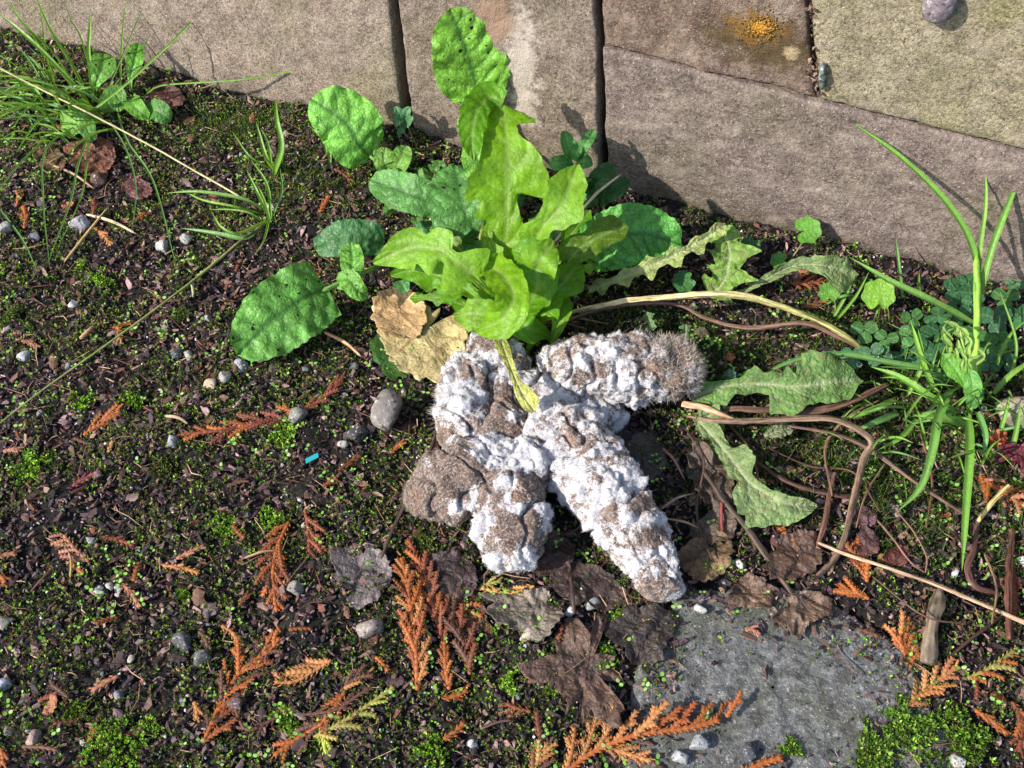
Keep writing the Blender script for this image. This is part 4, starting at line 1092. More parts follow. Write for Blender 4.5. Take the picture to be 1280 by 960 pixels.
# loose scraps
SC = [((205, 710), (256, 722), TAN, 'orange cedar scrap with a split end, lowest of three near a pebble cluster'), ((222, 702), (262, 684), PALE, 'bent pale orange cedar twig above the split scrap'), ((130, 675), (173, 688), RUST, 'brown red cedar twig right of the comb shaped sprig'),
      ((155, 733), (178, 768), PALE, 'pinkish orange cedar scrap beside the white pebble cluster'), ((278, 785), (300, 806), TAN, 'peach cedar scrap with two prongs above the dark stones'), ((250, 792), (262, 815), BROWN, 'dark brown cedar scrap touching the slate pebble'),
      ((150, 848), (112, 870), PALE, 'slanting pale orange cedar scrap in the lower mulch'), ((142, 414), (170, 408), ORANGE, 'orange cedar scrap crossed by nothing near the slate blue pebble'), ((148, 412), (150, 432), TAN, 'tan cedar scrap hanging from the orange one'),
      ((22, 428), (50, 440), PALE, 'salmon cedar scrap beside a brown bud near the frame edge'), ((6, 568), (28, 566), PALE, 'salmon cedar scrap above the round moss cushion'), ((244, 880), (247, 905), TAN, 'upright orange cedar scrap beside the long brownish frond'),
      ((424, 592), (455, 570), RUST, 'rust cedar scrap near the blue plastic sliver'), ((404, 612), (425, 600), RUST, 'rust cedar scrap below the one near the blue plastic sliver'), ((488, 570), (505, 556), ORANGE, 'orange cedar scrap under the large rough grey stone'),
      ((22, 262), (25, 245), ORANGE, 'upright orange cedar scrap near the tall grass roots'), ((32, 290), (30, 258), ORANGE, 'curved orange cedar scrap beside the upright one near the grass'), ((118, 272), (116, 250), RUST, 'rust red cedar scrap near the bluish grey pebble'), ((82, 270), (92, 256), RUST, 'thin rust cedar scrap crossed by hanging grass'),
      ((118, 288), (142, 314), TAN, 'tan cedar twig beside the lying straw stalk'), ((400, 270), (412, 245), ORANGE, 'orange cedar scrap beside the centre grass tuft'), ((418, 215), (440, 232), RUST, 'rust cedar scrap below the leaf leaning on the wall'), ((190, 402), (212, 398), BROWN, 'brown cedar scrap above a moss tuft'),
      ((285, 612), (310, 604), BROWN, 'dull brown cedar scrap beside the long frond'), ((92, 612), (130, 590), sr(130, 66, 70), 'purple red knobbly twig with a bud at its end'), ((300, 760), (312, 745), RUST, 'straight rust cedar scrap near the drooping frond'), ((0, 722), (8, 735), ORANGE, 'orange cedar scrap at the frame edge near the white pebbles'),
      ((30, 936), (80, 942), BROWN, 'long brown cedar strip below the salmon pink pebble'), ((2, 938), (6, 962), ORANGE, 'orange cedar scrap in the bottom corner'), ((50, 880), (78, 868), RUST, 'rust cedar scrap above the salmon pink pebble'),
      ((100, 118), (78, 122), TAN, 'orange cedar scrap caught in the tall grass'), ((1070, 790), (1100, 802), BROWN, 'dark brown curled cedar scrap on the top edge of the slab'), ((930, 790), (945, 795), PALE, 'pinkish cedar flake lying on the slab')]
for a, b, c, lab in SC:
    F([a, ((a[0]+b[0])/2+2, (a[1]+b[1])/2-2), b], c, lab.replace(' crossed by nothing', ''), 2, 13, 'both', 18, w=.24)
CSP = [(ORANGE, 'loose orange cedar sprig on the mulch', 'loose orange cedar sprigs'), (RUST, 'loose rust red cedar sprig on the mulch', 'loose rust red cedar sprigs'), (BROWN, 'loose brown cedar sprig on the mulch', 'loose brown cedar sprigs')]
for k in range(80):
    px, py = r1.uniform(8, 1272), r1.uniform(240, 952)
    q = G(px, py)
    if wall_dist(q[0], q[1]) < 1 or poly_sd(q[0], q[1], SLAB) < .2 or (520 < px < 860 and 420 < py < 740): continue
    c, lab, grp = CSP[r1.choice(3, p=[.3, .3, .4])]
    nm = 'm' if r1.random() < .4 else 's'; l_ = r1.uniform(.45, 1.15)
    o = place_at('cedar_sprig', SPR[nm][r1.integers(3)], q+[0, 0, .2], l_, r1.uniform(0, 6.28), r1.normal(size=2)*.25, tuple(np.array(c)*r1.uniform(.5, .95)))
    tag(o, None, 'cedar sprig', grp); AUTO.append((o, lab.split(' on the')[0], px, py))
# ================================================================ leaves and stalks
MAT_DAND = mat_leaf('dandelion_leaf', (0.34, 0.46, 0.14, 1), 0.0, 0.5, 0.42, 0.5, 0.22, cell=1.1, cellk=.10, veink=.5)
MAT_SPOT = mat_leaf('spotted_leaf', (0.025, 0.10, 0.018, 1), 0.26, 0.3, 0.42, 0.55, 0.28, cell=1.9, cellk=.30, veink=.8)
MAT_GREEN = mat_leaf('green_leaf', (0.3, 0.45, 0.2, 1), 0.0, 0.35, 0.45, 0.5, 0.2, cell=2.5, cellk=.15, veink=.3)
MAT_WILT = mat_leaf('wilted_leaf', (0.42, 0.45, 0.26, 1), 0.10, 0.2, 0.6, 1.0, 0.4, wear=((0.2, 0.17, 0.07, 1), 0.57), cell=1.6, cellk=.25, veink=.55)
MAT_DEAD = mat_leaf('dead_leaf', (0.05, 0.032, 0.025, 1), 0.12, 0.08, 0.55, 1.0, 0.5, wear=((0.04, 0.03, 0.027, 1), 0.56), cell=1.4, cellk=.35, veink=.6)
MAT_GRASS = mat_leaf('grass_blade', (0.3, 0.5, 0.12, 1), 0.0, 0.4, 0.4, 0.3, 0.25, cell=1.0, cellk=.08)
MAT_STALK = mat_tint('stalk', 0.6, 5.0, 0.25, 0.5, 0.03, 0.35)
UPZ = np.array([0, 0, 1.0])

def pt(q):
    """(px, py, z) at a height, (px, py, 'w', off) in front of the wall, (px, py) or (px, py, 'g', lift) on the ground"""
    if len(q) == 2: return G(q[0], q[1], .25)
    if q[2] == 'w': return W(q[0], q[1], q[3])
    if q[2] == 'g': return G(q[0], q[1], q[3])
    return P(q[0], q[1], q[2])

def leaf(mb, spine, wl, wr=None, fold=.15, wave=.12, wavef=2.5, skew=0.0, nt=46, ns=7, nveins=7, vslope=.55, quilt=.045, face=.75, lean=(0, 0, 0), tooth=0.0, tfreq=14, curl=0.0, seed=0, c=(1, 1, 1), blunt=.0, midw=.045, edgec=None, ragged=0.0):
    """wl, wr: [(t, half width in photo px)] either side of the midrib."""
    r_ = np.random.default_rng(seed+1)
    pts = np.array([pt(q) for q in spine]); p = crv(pts, nt)
    t = np.linspace(0, 1, nt); k = cmpx(pts.mean(0))
    T = nrm(np.gradient(p, axis=0))
    hint = nrm(nrm(CAM-p)*face + UPZ*(1-face) + np.array(lean))
    B = nrm(np.cross(T, hint)); N = np.cross(B, T)
    wr = wl if wr is None else wr
    f = lambda w: np.interp(t, *zip(*w))*k
    Wl, Wr = f(wl), f(wr)
    if ragged:
        rgd = lambda o: 1+ragged*(1.1*perlin(np.stack([t*11, t*0+seed*1.7+o, t*0+.3], 1))+1.0*perlin(np.stack([t*27, t*0+seed*2.7+o, t*0+.3], 1)))
        Wl = Wl*rgd(0); Wr = Wr*rgd(5.5)
    if tooth:
        sw = np.abs(((t*tfreq) % 1)-.5)*2
        Wl = Wl*(1-tooth*sw); Wr = Wr*(1-tooth*np.abs(((t*tfreq+.4) % 1)-.5)*2)
    s = np.concatenate([-np.linspace(1, 0, ns+1)[:-1]**.85, [0], np.linspace(0, 1, ns+1)[1:]**.85])
    Tt, Ss = np.meshgrid(t, s, indexing='ij')
    Wd = np.where(Ss < 0, Wl[:, None], Wr[:, None])
    x = Ss*Wd
    mean = max(Wl.mean(), Wr.mean())
    ph = r_.uniform(0, 6.28, 4)
    z = fold*np.abs(x)
    amp = np.abs(Ss)**1.5*mean
    z = z + wave*amp*np.sin(Tt*wavef*6.28+ph[0]+np.where(Ss < 0, 1.7, 0)) + wave*.5*amp*np.sin(Tt*wavef*14.1+ph[1])
    z = z - curl*mean*np.abs(Ss)**3
    fr = (Tt*nveins-np.abs(Ss)*vslope*(np.abs(x)/max(mean, 1e-3)+.4)*2.0) % 1.0
    vein = np.exp(-(np.minimum(fr, 1-fr)/.075)**2)*np.clip(1.25-np.abs(Ss), 0, 1)*.8
    mid = np.exp(-(np.abs(x)/midw)**2)
    z = z + quilt*(np.abs(np.sin(fr*math.pi))**.7-.5)*np.clip(np.abs(Ss)*4, 0, 1)*np.clip(mean, 0, 1.2) - 0.03*mid
    z = z + quilt*.7*perlin(np.stack([Tt.ravel()*9+seed, x.ravel()*2.2, Tt.ravel()*0+seed*1.3], 1)).reshape(z.shape)
    V = p[:, None]+B[:, None]*x[..., None]+N[:, None]*z[..., None]-T[:, None]*(skew*np.abs(x))[..., None]
    C = np.ones(V.shape[:2]+(4,)); C[..., :3] = np.array(c)
    if edgec is not None:
        e = np.clip((np.abs(Ss)-.75)*4, 0, 1)[..., None]*np.clip(perlin(np.stack([Tt.ravel()*8, Ss.ravel(), Tt.ravel()*0+seed], 1)).reshape(z.shape)[..., None]*2+.5, 0, 1)
        C[..., :3] = C[..., :3]*(1-e)+np.array(edgec)*e
    C[..., 3] = np.clip(np.maximum(vein, mid), 0, 1)
    mb.grid(V, C)
    return p
def jag(w, n=7, depth=.55, end=.1):
    res = [(0, w*.25)]
    for k in range(n):
        t = (k+.3)/n; env = .45+.55*math.sin(math.pi*min(1, .1+t*.9))
        res += [(t, w*env*(1-depth)), (t+.5/n, w*env), (t+.62/n, w*env*(1-depth*.9))]
    return res+[(1, w*end)]
def ovate(w, base=.35, tipw=.0, pk=.42, n=26):
    t = np.linspace(0, 1, n)
    g = np.where(t < pk, 1-(1-base)*(1-t/pk)**2.2, np.sqrt(np.maximum(0, 1-((t-pk)/(1-pk))**2.1)))
    g[0] = base*.35; g[-1] = tipw
    return list(zip(t, w*g))
def spoon(w, n=26):
    t = np.linspace(0, 1, n)
    g = .10+.9*np.clip((t-.15)/.45, 0, 1)**1.4
    g = g*np.sqrt(np.maximum(0, 1-np.clip((t-.62)/.34, 0, 1)**2.2)); g[-1] = 0
    return list(zip(t, w*g))
def addleaf(parent, spine, wl, wr=None, mat=None, col=None, name='leaf', label=None, **kw):
    mb = MB(); leaf(mb, spine, wl, wr, **kw)
    o = make(name, mb, mat, parent, col=col, label=label)
    return o
def stalk(parent, pts, r, col, name='stalk', mat=None, seg=7, n=22, rough=.05, flat=1.0, c=(1, 1, 1, 0)):
    mb = MB(); q = np.array([pt(a) for a in pts]); k = cmpx(q.mean(0))
    tube(mb, q, np.atleast_1d(r)*k, seg, n, c=c, rough=rough, flat=flat)
    return make(name, mb, mat or MAT_STALK, parent, col=col)

# ---------------------------------------------------------------- dandelion
LIME = sr(140, 198, 34, .66); LIME2 = sr(114, 180, 34, .62); LIME3 = sr(148, 204, 58, .66); OLV = sr(116, 154, 40, .56)
d = empty('dandelion', P(648, 398, 0), 'bright lime green dandelion with lobed leaves rising from behind the mouldy heap', 'dandelion')
addleaf(d, [(646, 398, .8), (632, 323, 3.0), (634, 270, 4.8), (636, 220, 6.2), (634, 175, 7.3), (628, 130, 7.6)],
        [(0, 4), (.12, 8), (.22, 14), (.27, 22), (.31, 15), (.38, 30), (.44, 31), (.47, 28), (.5, 38), (.555, 40), (.58, 36), (.595, 56), (.64, 57), (.70, 48), (.76, 34), (.82, 30), (.9, 32), (.97, 30), (1, 10)],
        [(0, 4), (.12, 8), (.25, 15), (.3, 18), (.36, 20), (.42, 22), (.47, 19), (.5, 15), (.54, 12), (.58, 12), (.60, 40), (.63, 53), (.69, 51), (.76, 40), (.82, 16), (.86, 14), (.90, 36), (.95, 42), (.98, 26), (1, 6)],
        MAT_DAND, LIME, quilt=.10, ragged=.12, fold=.10, wave=.16, skew=.45, nt=90, ns=9, nveins=9, seed=1)
addleaf(d, [(629, 128, 7.7), (610, 122, 7.9), (596, 140, 8.1), (590, 170, 7.7), (592, 202, 7.2)], [(0, 14), (.3, 16), (.6, 17), (.85, 12), (1, 1)], [(0, 16), (.3, 22), (.6, 20), (.85, 12), (1, 1)], MAT_DAND, LIME2, quilt=.10, ragged=.12, fold=.05, wave=.1, seed=2, label='folded over tip lobe of the tallest leaf')
addleaf(d, [(642, 392, .9), (612, 364, 3.4), (580, 334, 4.6), (546, 312, 4.9), (505, 312, 4.4), (466, 329, 3.6)],
        [(0, 3), (.3, 4), (.38, 5), (.42, 12), (.46, 34), (.52, 44), (.555, 26), (.58, 12), (.615, 10), (.64, 26), (.68, 38), (.73, 30), (.76, 20), (.79, 30), (.86, 28), (1, 2)],
        [(0, 3), (.3, 4), (.38, 5), (.42, 20), (.47, 34), (.51, 24), (.54, 9), (.58, 9), (.62, 26), (.68, 30), (.72, 16), (.78, 26), (.88, 18), (1, 2)], MAT_DAND, LIME3, quilt=.10, ragged=.12, fold=.2, wave=.22, skew=.3, nt=70, ns=8, seed=3)
addleaf(d, [(640, 398, .8), (605, 378, 2.6), (570, 355, 3.0), (525, 338, 3.0), (488, 344, 2.6)],
        [(0, 4), (.2, 12), (.3, 28), (.35, 24), (.40, 8), (.45, 9), (.52, 26), (.6, 30), (.66, 14), (.74, 26), (.85, 20), (1, 2)], [(0, 4), (.2, 14), (.3, 28), (.36, 22), (.40, 9), (.46, 10), (.53, 36), (.6, 30), (.66, 14), (.72, 24), (.85, 22), (1, 2)], MAT_DAND, LIME2, quilt=.10, ragged=.12, fold=.25, wave=.2, skew=.35, nt=70, ns=8, seed=4)
addleaf(d, [(606, 330, 3.5), (630, 345, 5.3), (642, 372, 6.0), (628, 398, 5.4), (596, 414, 4.0)],
        [(0, 8), (.2, 20), (.45, 22), (.6, 18), (.8, 24), (1, 3)], [(0, 8), (.2, 20), (.5, 26), (.7, 22), (.85, 20), (1, 3)], MAT_DAND, LIME, quilt=.10, ragged=.12, fold=.3, wave=.2, seed=5, label='leaf curling forward over the heap', nt=60)
addleaf(d, [(650, 398, .9), (625, 398, 2.4), (595, 392, 2.8), (568, 396, 2.2)], [(0, 6), (.4, 24), (.8, 22), (1, 2)], [(0, 6), (.4, 22), (.8, 18), (1, 2)], MAT_DAND, LIME3, quilt=.10, ragged=.12, fold=.2, wave=.2, seed=6)
addleaf(d, [(656, 396, .9), (664, 360, 3.4), (676, 325, 5.6), (692, 300, 5.7)],
        [(0, 3), (.25, 12), (.45, 30), (.6, 26), (.8, 28), (1, 6)], [(0, 3), (.3, 8), (.45, 24), (.6, 18), (.75, 26), (.92, 16), (1, 3)], MAT_DAND, LIME3, quilt=.10, ragged=.12, fold=.12, wave=.2, skew=.3, seed=7, nt=60)
addleaf(d, [(654, 398, .8), (662, 378, 3.0), (672, 352, 4.6), (662, 322, 5.2), (640, 312, 5.0)], [(0, 3), (.3, 18), (.6, 24), (.85, 20), (1, 3)], [(0, 3), (.3, 14), (.6, 26), (.85, 24), (1, 3)], MAT_DAND, LIME2, quilt=.10, ragged=.12, fold=.2, wave=.22, seed=8, label='leaf folded back on itself')
addleaf(d, [(658, 400, .8), (682, 378, 2.8), (706, 352, 3.6), (726, 326, 3.4)], [(0, 3), (.3, 8), (.5, 22), (.65, 14), (.8, 16), (1, 2)], [(0, 3), (.3, 10), (.46, 26), (.58, 15), (.75, 24), (.9, 12), (1, 2)], MAT_DAND, LIME2, quilt=.10, ragged=.12, fold=.15, wave=.2, skew=.3, seed=9, nt=60)
addleaf(d, [(660, 402, .7), (680, 388, 2.4), (700, 380, 2.6), (697, 405, 2.2), (689, 432, 1.4)], [(0, 3), (.4, 14), (.6, 16), (.8, 10), (1, 1)], [(0, 3), (.4, 14), (.55, 20), (.7, 10), (1, 1)], MAT_DAND, LIME, quilt=.10, ragged=.12, fold=.15, wave=.15, seed=10)
addleaf(d, [(648, 400, .8), (652, 404, 2.8), (664, 412, 2.8), (680, 416, 2.0), (694, 428, 1.2)], [(0, 8), (.3, 24), (.6, 18), (.8, 10), (1, 1)], [(0, 8), (.3, 20), (.6, 18), (.8, 9), (1, 1)], MAT_DAND, LIME2, quilt=.10, ragged=.12, fold=.1, wave=.15, seed=11)
addleaf(d, [(658, 396, .8), (662, 325, 3.4), (678, 285, 5.2), (704, 252, 6.4), (722, 206, 7.0)],
        [(0, 3), (.3, 7), (.42, 8), (.5, 24), (.55, 26), (.6, 12), (.72, 22), (.84, 26), (.92, 20), (1, 3)], [(0, 3), (.3, 8), (.5, 12), (.62, 14), (.74, 30), (.84, 20), (.9, 22), (1, 2)], MAT_DAND, LIME3, quilt=.10, ragged=.12, fold=.3, wave=.2, skew=.25, nt=70, seed=12)
addleaf(d, [(690, 372, 1.8), (712, 325, 3.6), (740, 300, 4.4), (784, 282, 4.6)], [(0, 3), (.4, 8), (.55, 20), (.65, 12), (.8, 22), (.95, 18), (1, 4)], [(0, 3), (.4, 10), (.6, 22), (.8, 16), (.95, 14), (1, 4)], MAT_DAND, OLV, quilt=.10, ragged=.12, fold=.1, wave=.15, skew=.2, seed=13, nt=60, label='darker olive leaf lying over the big toothed one')
addleaf(d, [(622, 412, 2.2), (630, 436, 3.1), (643, 470, 3.7), (655, 495, 3.7), (668, 514, 3.3)], [(0, 2), (.15, 6), (.35, 8), (.55, 5), (.75, 5), (.85, 12), (.95, 13), (1, 4)], [(0, 2), (.15, 7), (.3, 10), (.55, 5), (.75, 6), (.85, 9), (.95, 10), (1, 4)], MAT_WILT, sr(176, 178, 92, .8), fold=.25, wave=.15, seed=14, label='drooping yellowed leaf tip lying on the droppings')
addleaf(d, [(652, 398, .7), (640, 372, 1.6), (612, 352, 2.2), (598, 352, 2.0)], [(0, 4), (.5, 12), (.8, 14), (1, 2)], None, MAT_DAND, LIME2, seed=15)
for k_, (sp_, w_, cc_) in enumerate([
    ([(650, 392, .8), (690, 330, 2.6), (716, 290, 3.4), (738, 262, 3.8)], 15, LIME2), ([(644, 392, .7), (600, 340, 2.2), (562, 300, 2.8), (536, 286, 2.6)], 15, OLV), ([(640, 398, .6), (590, 385, 1.4), (545, 372, 1.6), (512, 372, 1.2)], 13, LIME2),
    ([(655, 395, .7), (690, 350, 2.2), (720, 335, 2.6), (742, 338, 2.0)], 12, LIME3), ([(648, 396, .8), (634, 345, 2.8), (618, 310, 3.8), (606, 284, 4.2)], 15, LIME), ([(654, 394, .8), (672, 320, 3.2), (694, 262, 4.6), (700, 226, 5.2)], 12, LIME2), ([(652, 402, .6), (664, 420, 1.6), (660, 436, 1.4), (655, 446, .8)], 8, LIME)]):
    addleaf(d, sp_, jag(w_, 5, .62), jag(w_*.9, 5, .62), MAT_DAND, cc_, fold=.2, wave=.25, skew=.5, ragged=.15, quilt=.08, seed=700+k_, nt=70)
for a in ([(648, 400, .3), (655, 330, 3.0), (662, 300, 4)], [(645, 400, .3), (600, 358, 3.0), (565, 325, 4.4)]):
    stalk(d, a, [4, 3, 2.5], sr(150, 150, 70, .8))

# ---------------------------------------------------------------- spotted broad leaved weeds
SP1 = sr(136, 198, 70, 0.74); SP2 = sr(106, 164, 84, 0.68); SP3 = sr(92, 144, 88, 0.67); SP4 = sr(130, 192, 80, 0.72)
b = empty('broad_leaved_weed', P(598, 330, 0), 'spotted broad leaved weed with one leaf standing up against the narrow block', 'weed')
addleaf(b, [(600, 126, 'w', 1.3), (592, 95, 'w', .95), (580, 55, 'w', .7), (562, 11, 'w', .45)], ovate(49, .55, pk=.36), ovate(48, .6, pk=.30), MAT_SPOT, SP1, fold=.10, wave=.08, nveins=6, quilt=.10, tooth=.06, tfreq=12, nt=60, ns=10, seed=21, label='tall bright spotted leaf topping the weed')
stalk(b, [(600, 330, .2), (604, 250, 3.2), (606, 170, 'w', 2.2), (602, 140, 'w', 1.6), (600, 122, 'w', 1.35)], [3.5, 3.5, 3], sr(150, 150, 80, .7))
addleaf(b, [(607, 145, 'w', 1.5), (592, 148, 'w', 1.2), (573, 158, 'w', .7)], ovate(21, .6), ovate(19, .6), MAT_SPOT, SP4, fold=.1, quilt=.07, seed=22, label='small side leaf behind the tallest dandelion leaf')
addleaf(b, [(600, 310, 1.0), (590, 285, 2.2), (575, 250, 3.2), (568, 205, 3.6)], ovate(42, .5), ovate(40, .5), MAT_SPOT, SP2, fold=.12, quilt=.08, nveins=7, seed=23, ns=9)
addleaf(b, [(560, 262, 2.2), (540, 252, 2.6), (505, 240, 2.8), (462, 224, 2.4)], ovate(26, .5), ovate(25, .5), MAT_SPOT, SP2, fold=.2, quilt=.08, tooth=.05, seed=24, ns=9)
addleaf(b, [(610, 240, 3), (598, 205, 4), (586, 178, 4.4)], ovate(20, .5), None, MAT_SPOT, SP4, seed=25, quilt=.06)
stalk(b, [(598, 330, .2), (580, 285, 1.6), (560, 262, 2.2)], [2.5, 2.5], SP2)
b = empty('broad_leaved_weed', P(735, 330, 0), 'dark green crinkled broad leaf spreading at the wall foot right of the dandelion', 'weed')
addleaf(b, [(728, 318, 1.4), (765, 300, 2.6), (805, 292, 3.0), (852, 306, 2.4)], ovate(40, .6, pk=.4), ovate(40, .6, pk=.45), MAT_SPOT, sr(100, 176, 76, .7), fold=.08, quilt=.13, nveins=8, tooth=.05, tfreq=16, nt=60, ns=11, seed=26)
stalk(b, [(700, 350, .2), (715, 330, 1.0), (730, 317, 1.5)], [3, 3], SP2)
b = empty('broad_leaved_weed', P(450, 340, 0), 'broad leaved weed spreading a big toothed leaf over the mulch', 'weed')
addleaf(b, [(408, 361, 1.6), (380, 372, 2.1), (340, 400, 2.0), (296, 444, 1.3)], ovate(50, .75, pk=.4), ovate(46, .8, pk=.38), MAT_SPOT, sr(122, 190, 82, .60), fold=.06, quilt=.10, nveins=6, tooth=.05, tfreq=11, nt=64, ns=11, seed=27, label='big toothed leaf lying furthest out over the mulch')
addleaf(b, [(421, 352, 1.8), (436, 350, 2.3), (446, 362, 2.2), (460, 372, 1.6)], ovate(13, .6), ovate(14, .6), MAT_SPOT, SP4, seed=28, quilt=.06)
addleaf(b, [(438, 346, 2.0), (440, 328, 2.4), (438, 303, 2.6)], ovate(15, .6), None, MAT_SPOT, SP4, seed=29, quilt=.06)
stalk(b, [(478, 330, .3), (452, 342, 1.6), (430, 352, 1.8), (402, 364, 1.7)], [3, 3.4, 3], sr(120, 170, 80, .7))
addleaf(b, [(480, 305, 1.2), (455, 298, 1.9), (425, 300, 1.9), (393, 312, 1.2)], ovate(23, .6), ovate(25, .6), MAT_SPOT, SP3, seed=30, quilt=.08, tooth=.08, ns=9)
b = empty('broad_leaved_weed', P(470, 212, 0), 'broad leaved weed leaning one speckled leaf on the tan block', 'weed')
addleaf(b, [(462, 196, 1.6), (448, 180, 2.6), (428, 150, 3.6), (388, 123, 4.4)], ovate(38, .6, pk=.45), ovate(43, .7, pk=.40), MAT_SPOT, sr(128, 198, 80, .72), fold=-.06, quilt=.08, nveins=6, tooth=.04, nt=60, ns=10, seed=31, label='large speckled leaf leaning on the wall')
addleaf(b, [(484, 212, 1.0), (480, 200, 1.6), (482, 184, 1.9)], ovate(13, .7), None, MAT_GREEN, sr(150, 206, 96, .62), seed=32, quilt=.03)
addleaf(b, [(494, 212, 1.0), (500, 200, 1.6), (508, 182, 1.9)], ovate(13, .7), None, MAT_GREEN, sr(140, 200, 84, .62), seed=33, quilt=.03)
addleaf(b, [(484, 214, 1.0), (490, 222, 1.1), (486, 234, .7)], ovate(11, .7), None, MAT_GREEN, sr(120, 180, 90, .6), seed=34, quilt=.03)
stalk(b, [(490, 222, .1), (478, 208, 1.2), (461, 194, 1.7)], [2, 2], SP4)
# small leaved sprigs
def sprig(root, stem, leaves, label, col, sz, cat='weed', mat=None, name='leafy_weed', group=None, stemc=None):
    o = empty(name, pt(root), label, cat, group)
    stalk(o, [root]+stem, [1.6, 1.2, .9], stemc or sr(120, 140, 70, .7), n=14)
    for i, (a, m_, e, w_) in enumerate(leaves):
        addleaf(o, [a, m_, e], ovate(w_*sz, .5), None, mat or MAT_SPOT, tuple(np.array(col)*(0.85+.3*((i*37) % 10)/10)), seed=i+int(stem[0][0]), nt=22, ns=4, quilt=.03, nveins=5)
    return o
def L3(x, y, z, ex, ey, ez, up=.3):
    return ((x, y, z), ((x+ex)/2, (y+ey)/2, (z+ez)/2+up), (ex, ey, ez))
sprig((715, 262, .2), [(716, 235, 2.6), (717, 205, 4.4)], [L3(716, 200, 4.5, 705, 163, 5.6)+(9,), L3(718, 198, 4.5, 744, 162, 5.6)+(8,), L3(716, 202, 4.3, 686, 206, 4.4)+(10,), L3(720, 203, 4.3, 741, 200, 4.6)+(10,), L3(716, 200, 4.6, 726, 178, 5.2)+(6,), L3(714, 215, 3.8, 690, 196, 4.6)+(8,)],
      'leafy weed with upright oval leaves in front of the dark joint right of the dandelion', sr(100, 176, 86, .6), 1.0, mat=MAT_GREEN)
sprig((752, 275, .2), [(748, 262, 1.4), (740, 240, 2.6)], [L3(738, 236, 2.7, 768, 206, 3.6)+(14,), L3(750, 250, 2.0, 786, 224, 2.6)+(12,), L3(738, 240, 2.6, 750, 248, 2.4)+(10,), L3(738, 238, 2.6, 728, 222, 3.2)+(9,), L3(750, 256, 1.8, 760, 250, 2.0)+(5,)],
      'shaded dark green weed with a leaf crossed by a dry straw', sr(72, 128, 70, .6), 1.0)
sprig((532, 195, .2), [(520, 180, 'w', 1.0), (510, 158, 'w', 1.3)], [((509, 158, 'w', 1.3), (500, 150, 'w', 1.6), (492, 156, 'w', 1.7), 7), ((509, 156, 'w', 1.3), (507, 144, 'w', 1.5), (513, 134, 'w', 1.5), 7), ((509, 155, 'w', 1.3), (500, 143, 'w', 1.6), (494, 133, 'w', 1.5), 7), ((508, 156, 'w', 1.4), (512, 150, 'w', 1.8), (516, 146, 'w', 1.8), 6), ((503, 160, 'w', 1.2), (501, 166, 'w', 1.4), (502, 168, 'w', 1.3), 5)],
      'tiny bluish green sprig growing across the dark joint between tan and narrow block', sr(110, 170, 120, .6), 1.0, mat=MAT_GREEN)
lv = []
rr = np.random.default_rng(77)
for (x, y) in [(542, 205), (536, 215), (548, 212), (490, 266), (545, 268), (530, 262), (520, 272)]:
    a = rr.uniform(0, 6.28); lv.append(((x, y, 1.2), (x+6*math.cos(a), y-5*math.sin(a), 1.6), (x+14*math.cos(a), y-12*math.sin(a), 1.4), 8))
sprig((546, 250, .2), [(545, 235, .8), (542, 210, 1.4)], lv, 'small round leaved weed between the crinkled leaves left of the dandelion', sr(120, 180, 90, .6), 1.0, mat=MAT_GREEN)
lv = []
for (x, y) in [(548, 335), (560, 345), (590, 340), (603, 300), (596, 312), (700, 262), (705, 275), (690, 285), (712, 300), (722, 292), (683, 275), (668, 270), (608, 330), (585, 300), (690, 310), (720, 268), (530, 318), (545, 295), (575, 318), (618, 262), (655, 250), (700, 240), (742, 250), (520, 290), (735, 285), (664, 300), (600, 272), (500, 350), (575, 290)]:
    a = rr.uniform(0, 6.28); lv.append(((x, y, 1.5), (x+9*math.cos(a), y-7*math.sin(a), 2.1), (x+23*math.cos(a), y-17*math.sin(a), 1.9), 11))
sprig((640, 345, .2), [(640, 330, .8), (645, 300, 1.4)], lv, 'low ground weed with small oval leaves filling in under the dandelion', sr(96, 168, 96, .55), 1.0, mat=MAT_GREEN)
# seedlings with oval leaves in the tall grass
o = empty('young_plantain', P(168, 150, 0), 'young weed with smooth oval leaves beside the tall grass tuft', 'weed')
addleaf(o, [(166, 122, .8), (163, 100, 1.8), (168, 75, 2.6), (174, 51, 3.0)], spoon(11), None, MAT_SPOT, sr(134, 206, 76, .62), seed=41, quilt=.03, label='upright narrow spotted leaf')
addleaf(o, [(163, 122, 1.0), (168, 132, 1.3), (176, 140, 1.2), (186, 148, .8)], ovate(12, .6), None, MAT_GREEN, sr(130, 200, 72, .62), seed=42, quilt=.03)
addleaf(o, [(184, 138, .8), (196, 138, 1.2), (206, 145, 1.0), (214, 152, .6)], ovate(14, .6), None, MAT_GREEN, sr(106, 170, 78, .6), seed=43, quilt=.03)
o = empty('young_plantain', P(125, 165, 0), 'young weed with rounded spoon leaves among the tall grass blades', 'weed')
addleaf(o, [(119, 120, .8), (120, 105, 1.8), (127, 85, 2.4), (130, 64, 2.6)], spoon(17), None, MAT_SPOT, sr(134, 196, 82, .62), seed=44, quilt=.03)
addleaf(o, [(118, 138, .8), (106, 142, 1.3), (92, 150, 1.2), (75, 152, .8)], ovate(19, .7), None, MAT_GREEN, sr(140, 200, 70, .62), seed=45, quilt=.03)
addleaf(o, [(104, 150, .8), (108, 158, 1.1), (112, 168, 1.0), (118, 176, .6)], ovate(11, .7), None, MAT_GREEN, sr(118, 182, 90, .62), seed=46, quilt=.03)
addleaf(o, [(140, 140, .6), (136, 128, 1.2), (145, 118, 1.4), (150, 140, .8)], ovate(12, .7), None, MAT_GREEN, sr(116, 176, 70, .6), seed=47, quilt=.03)

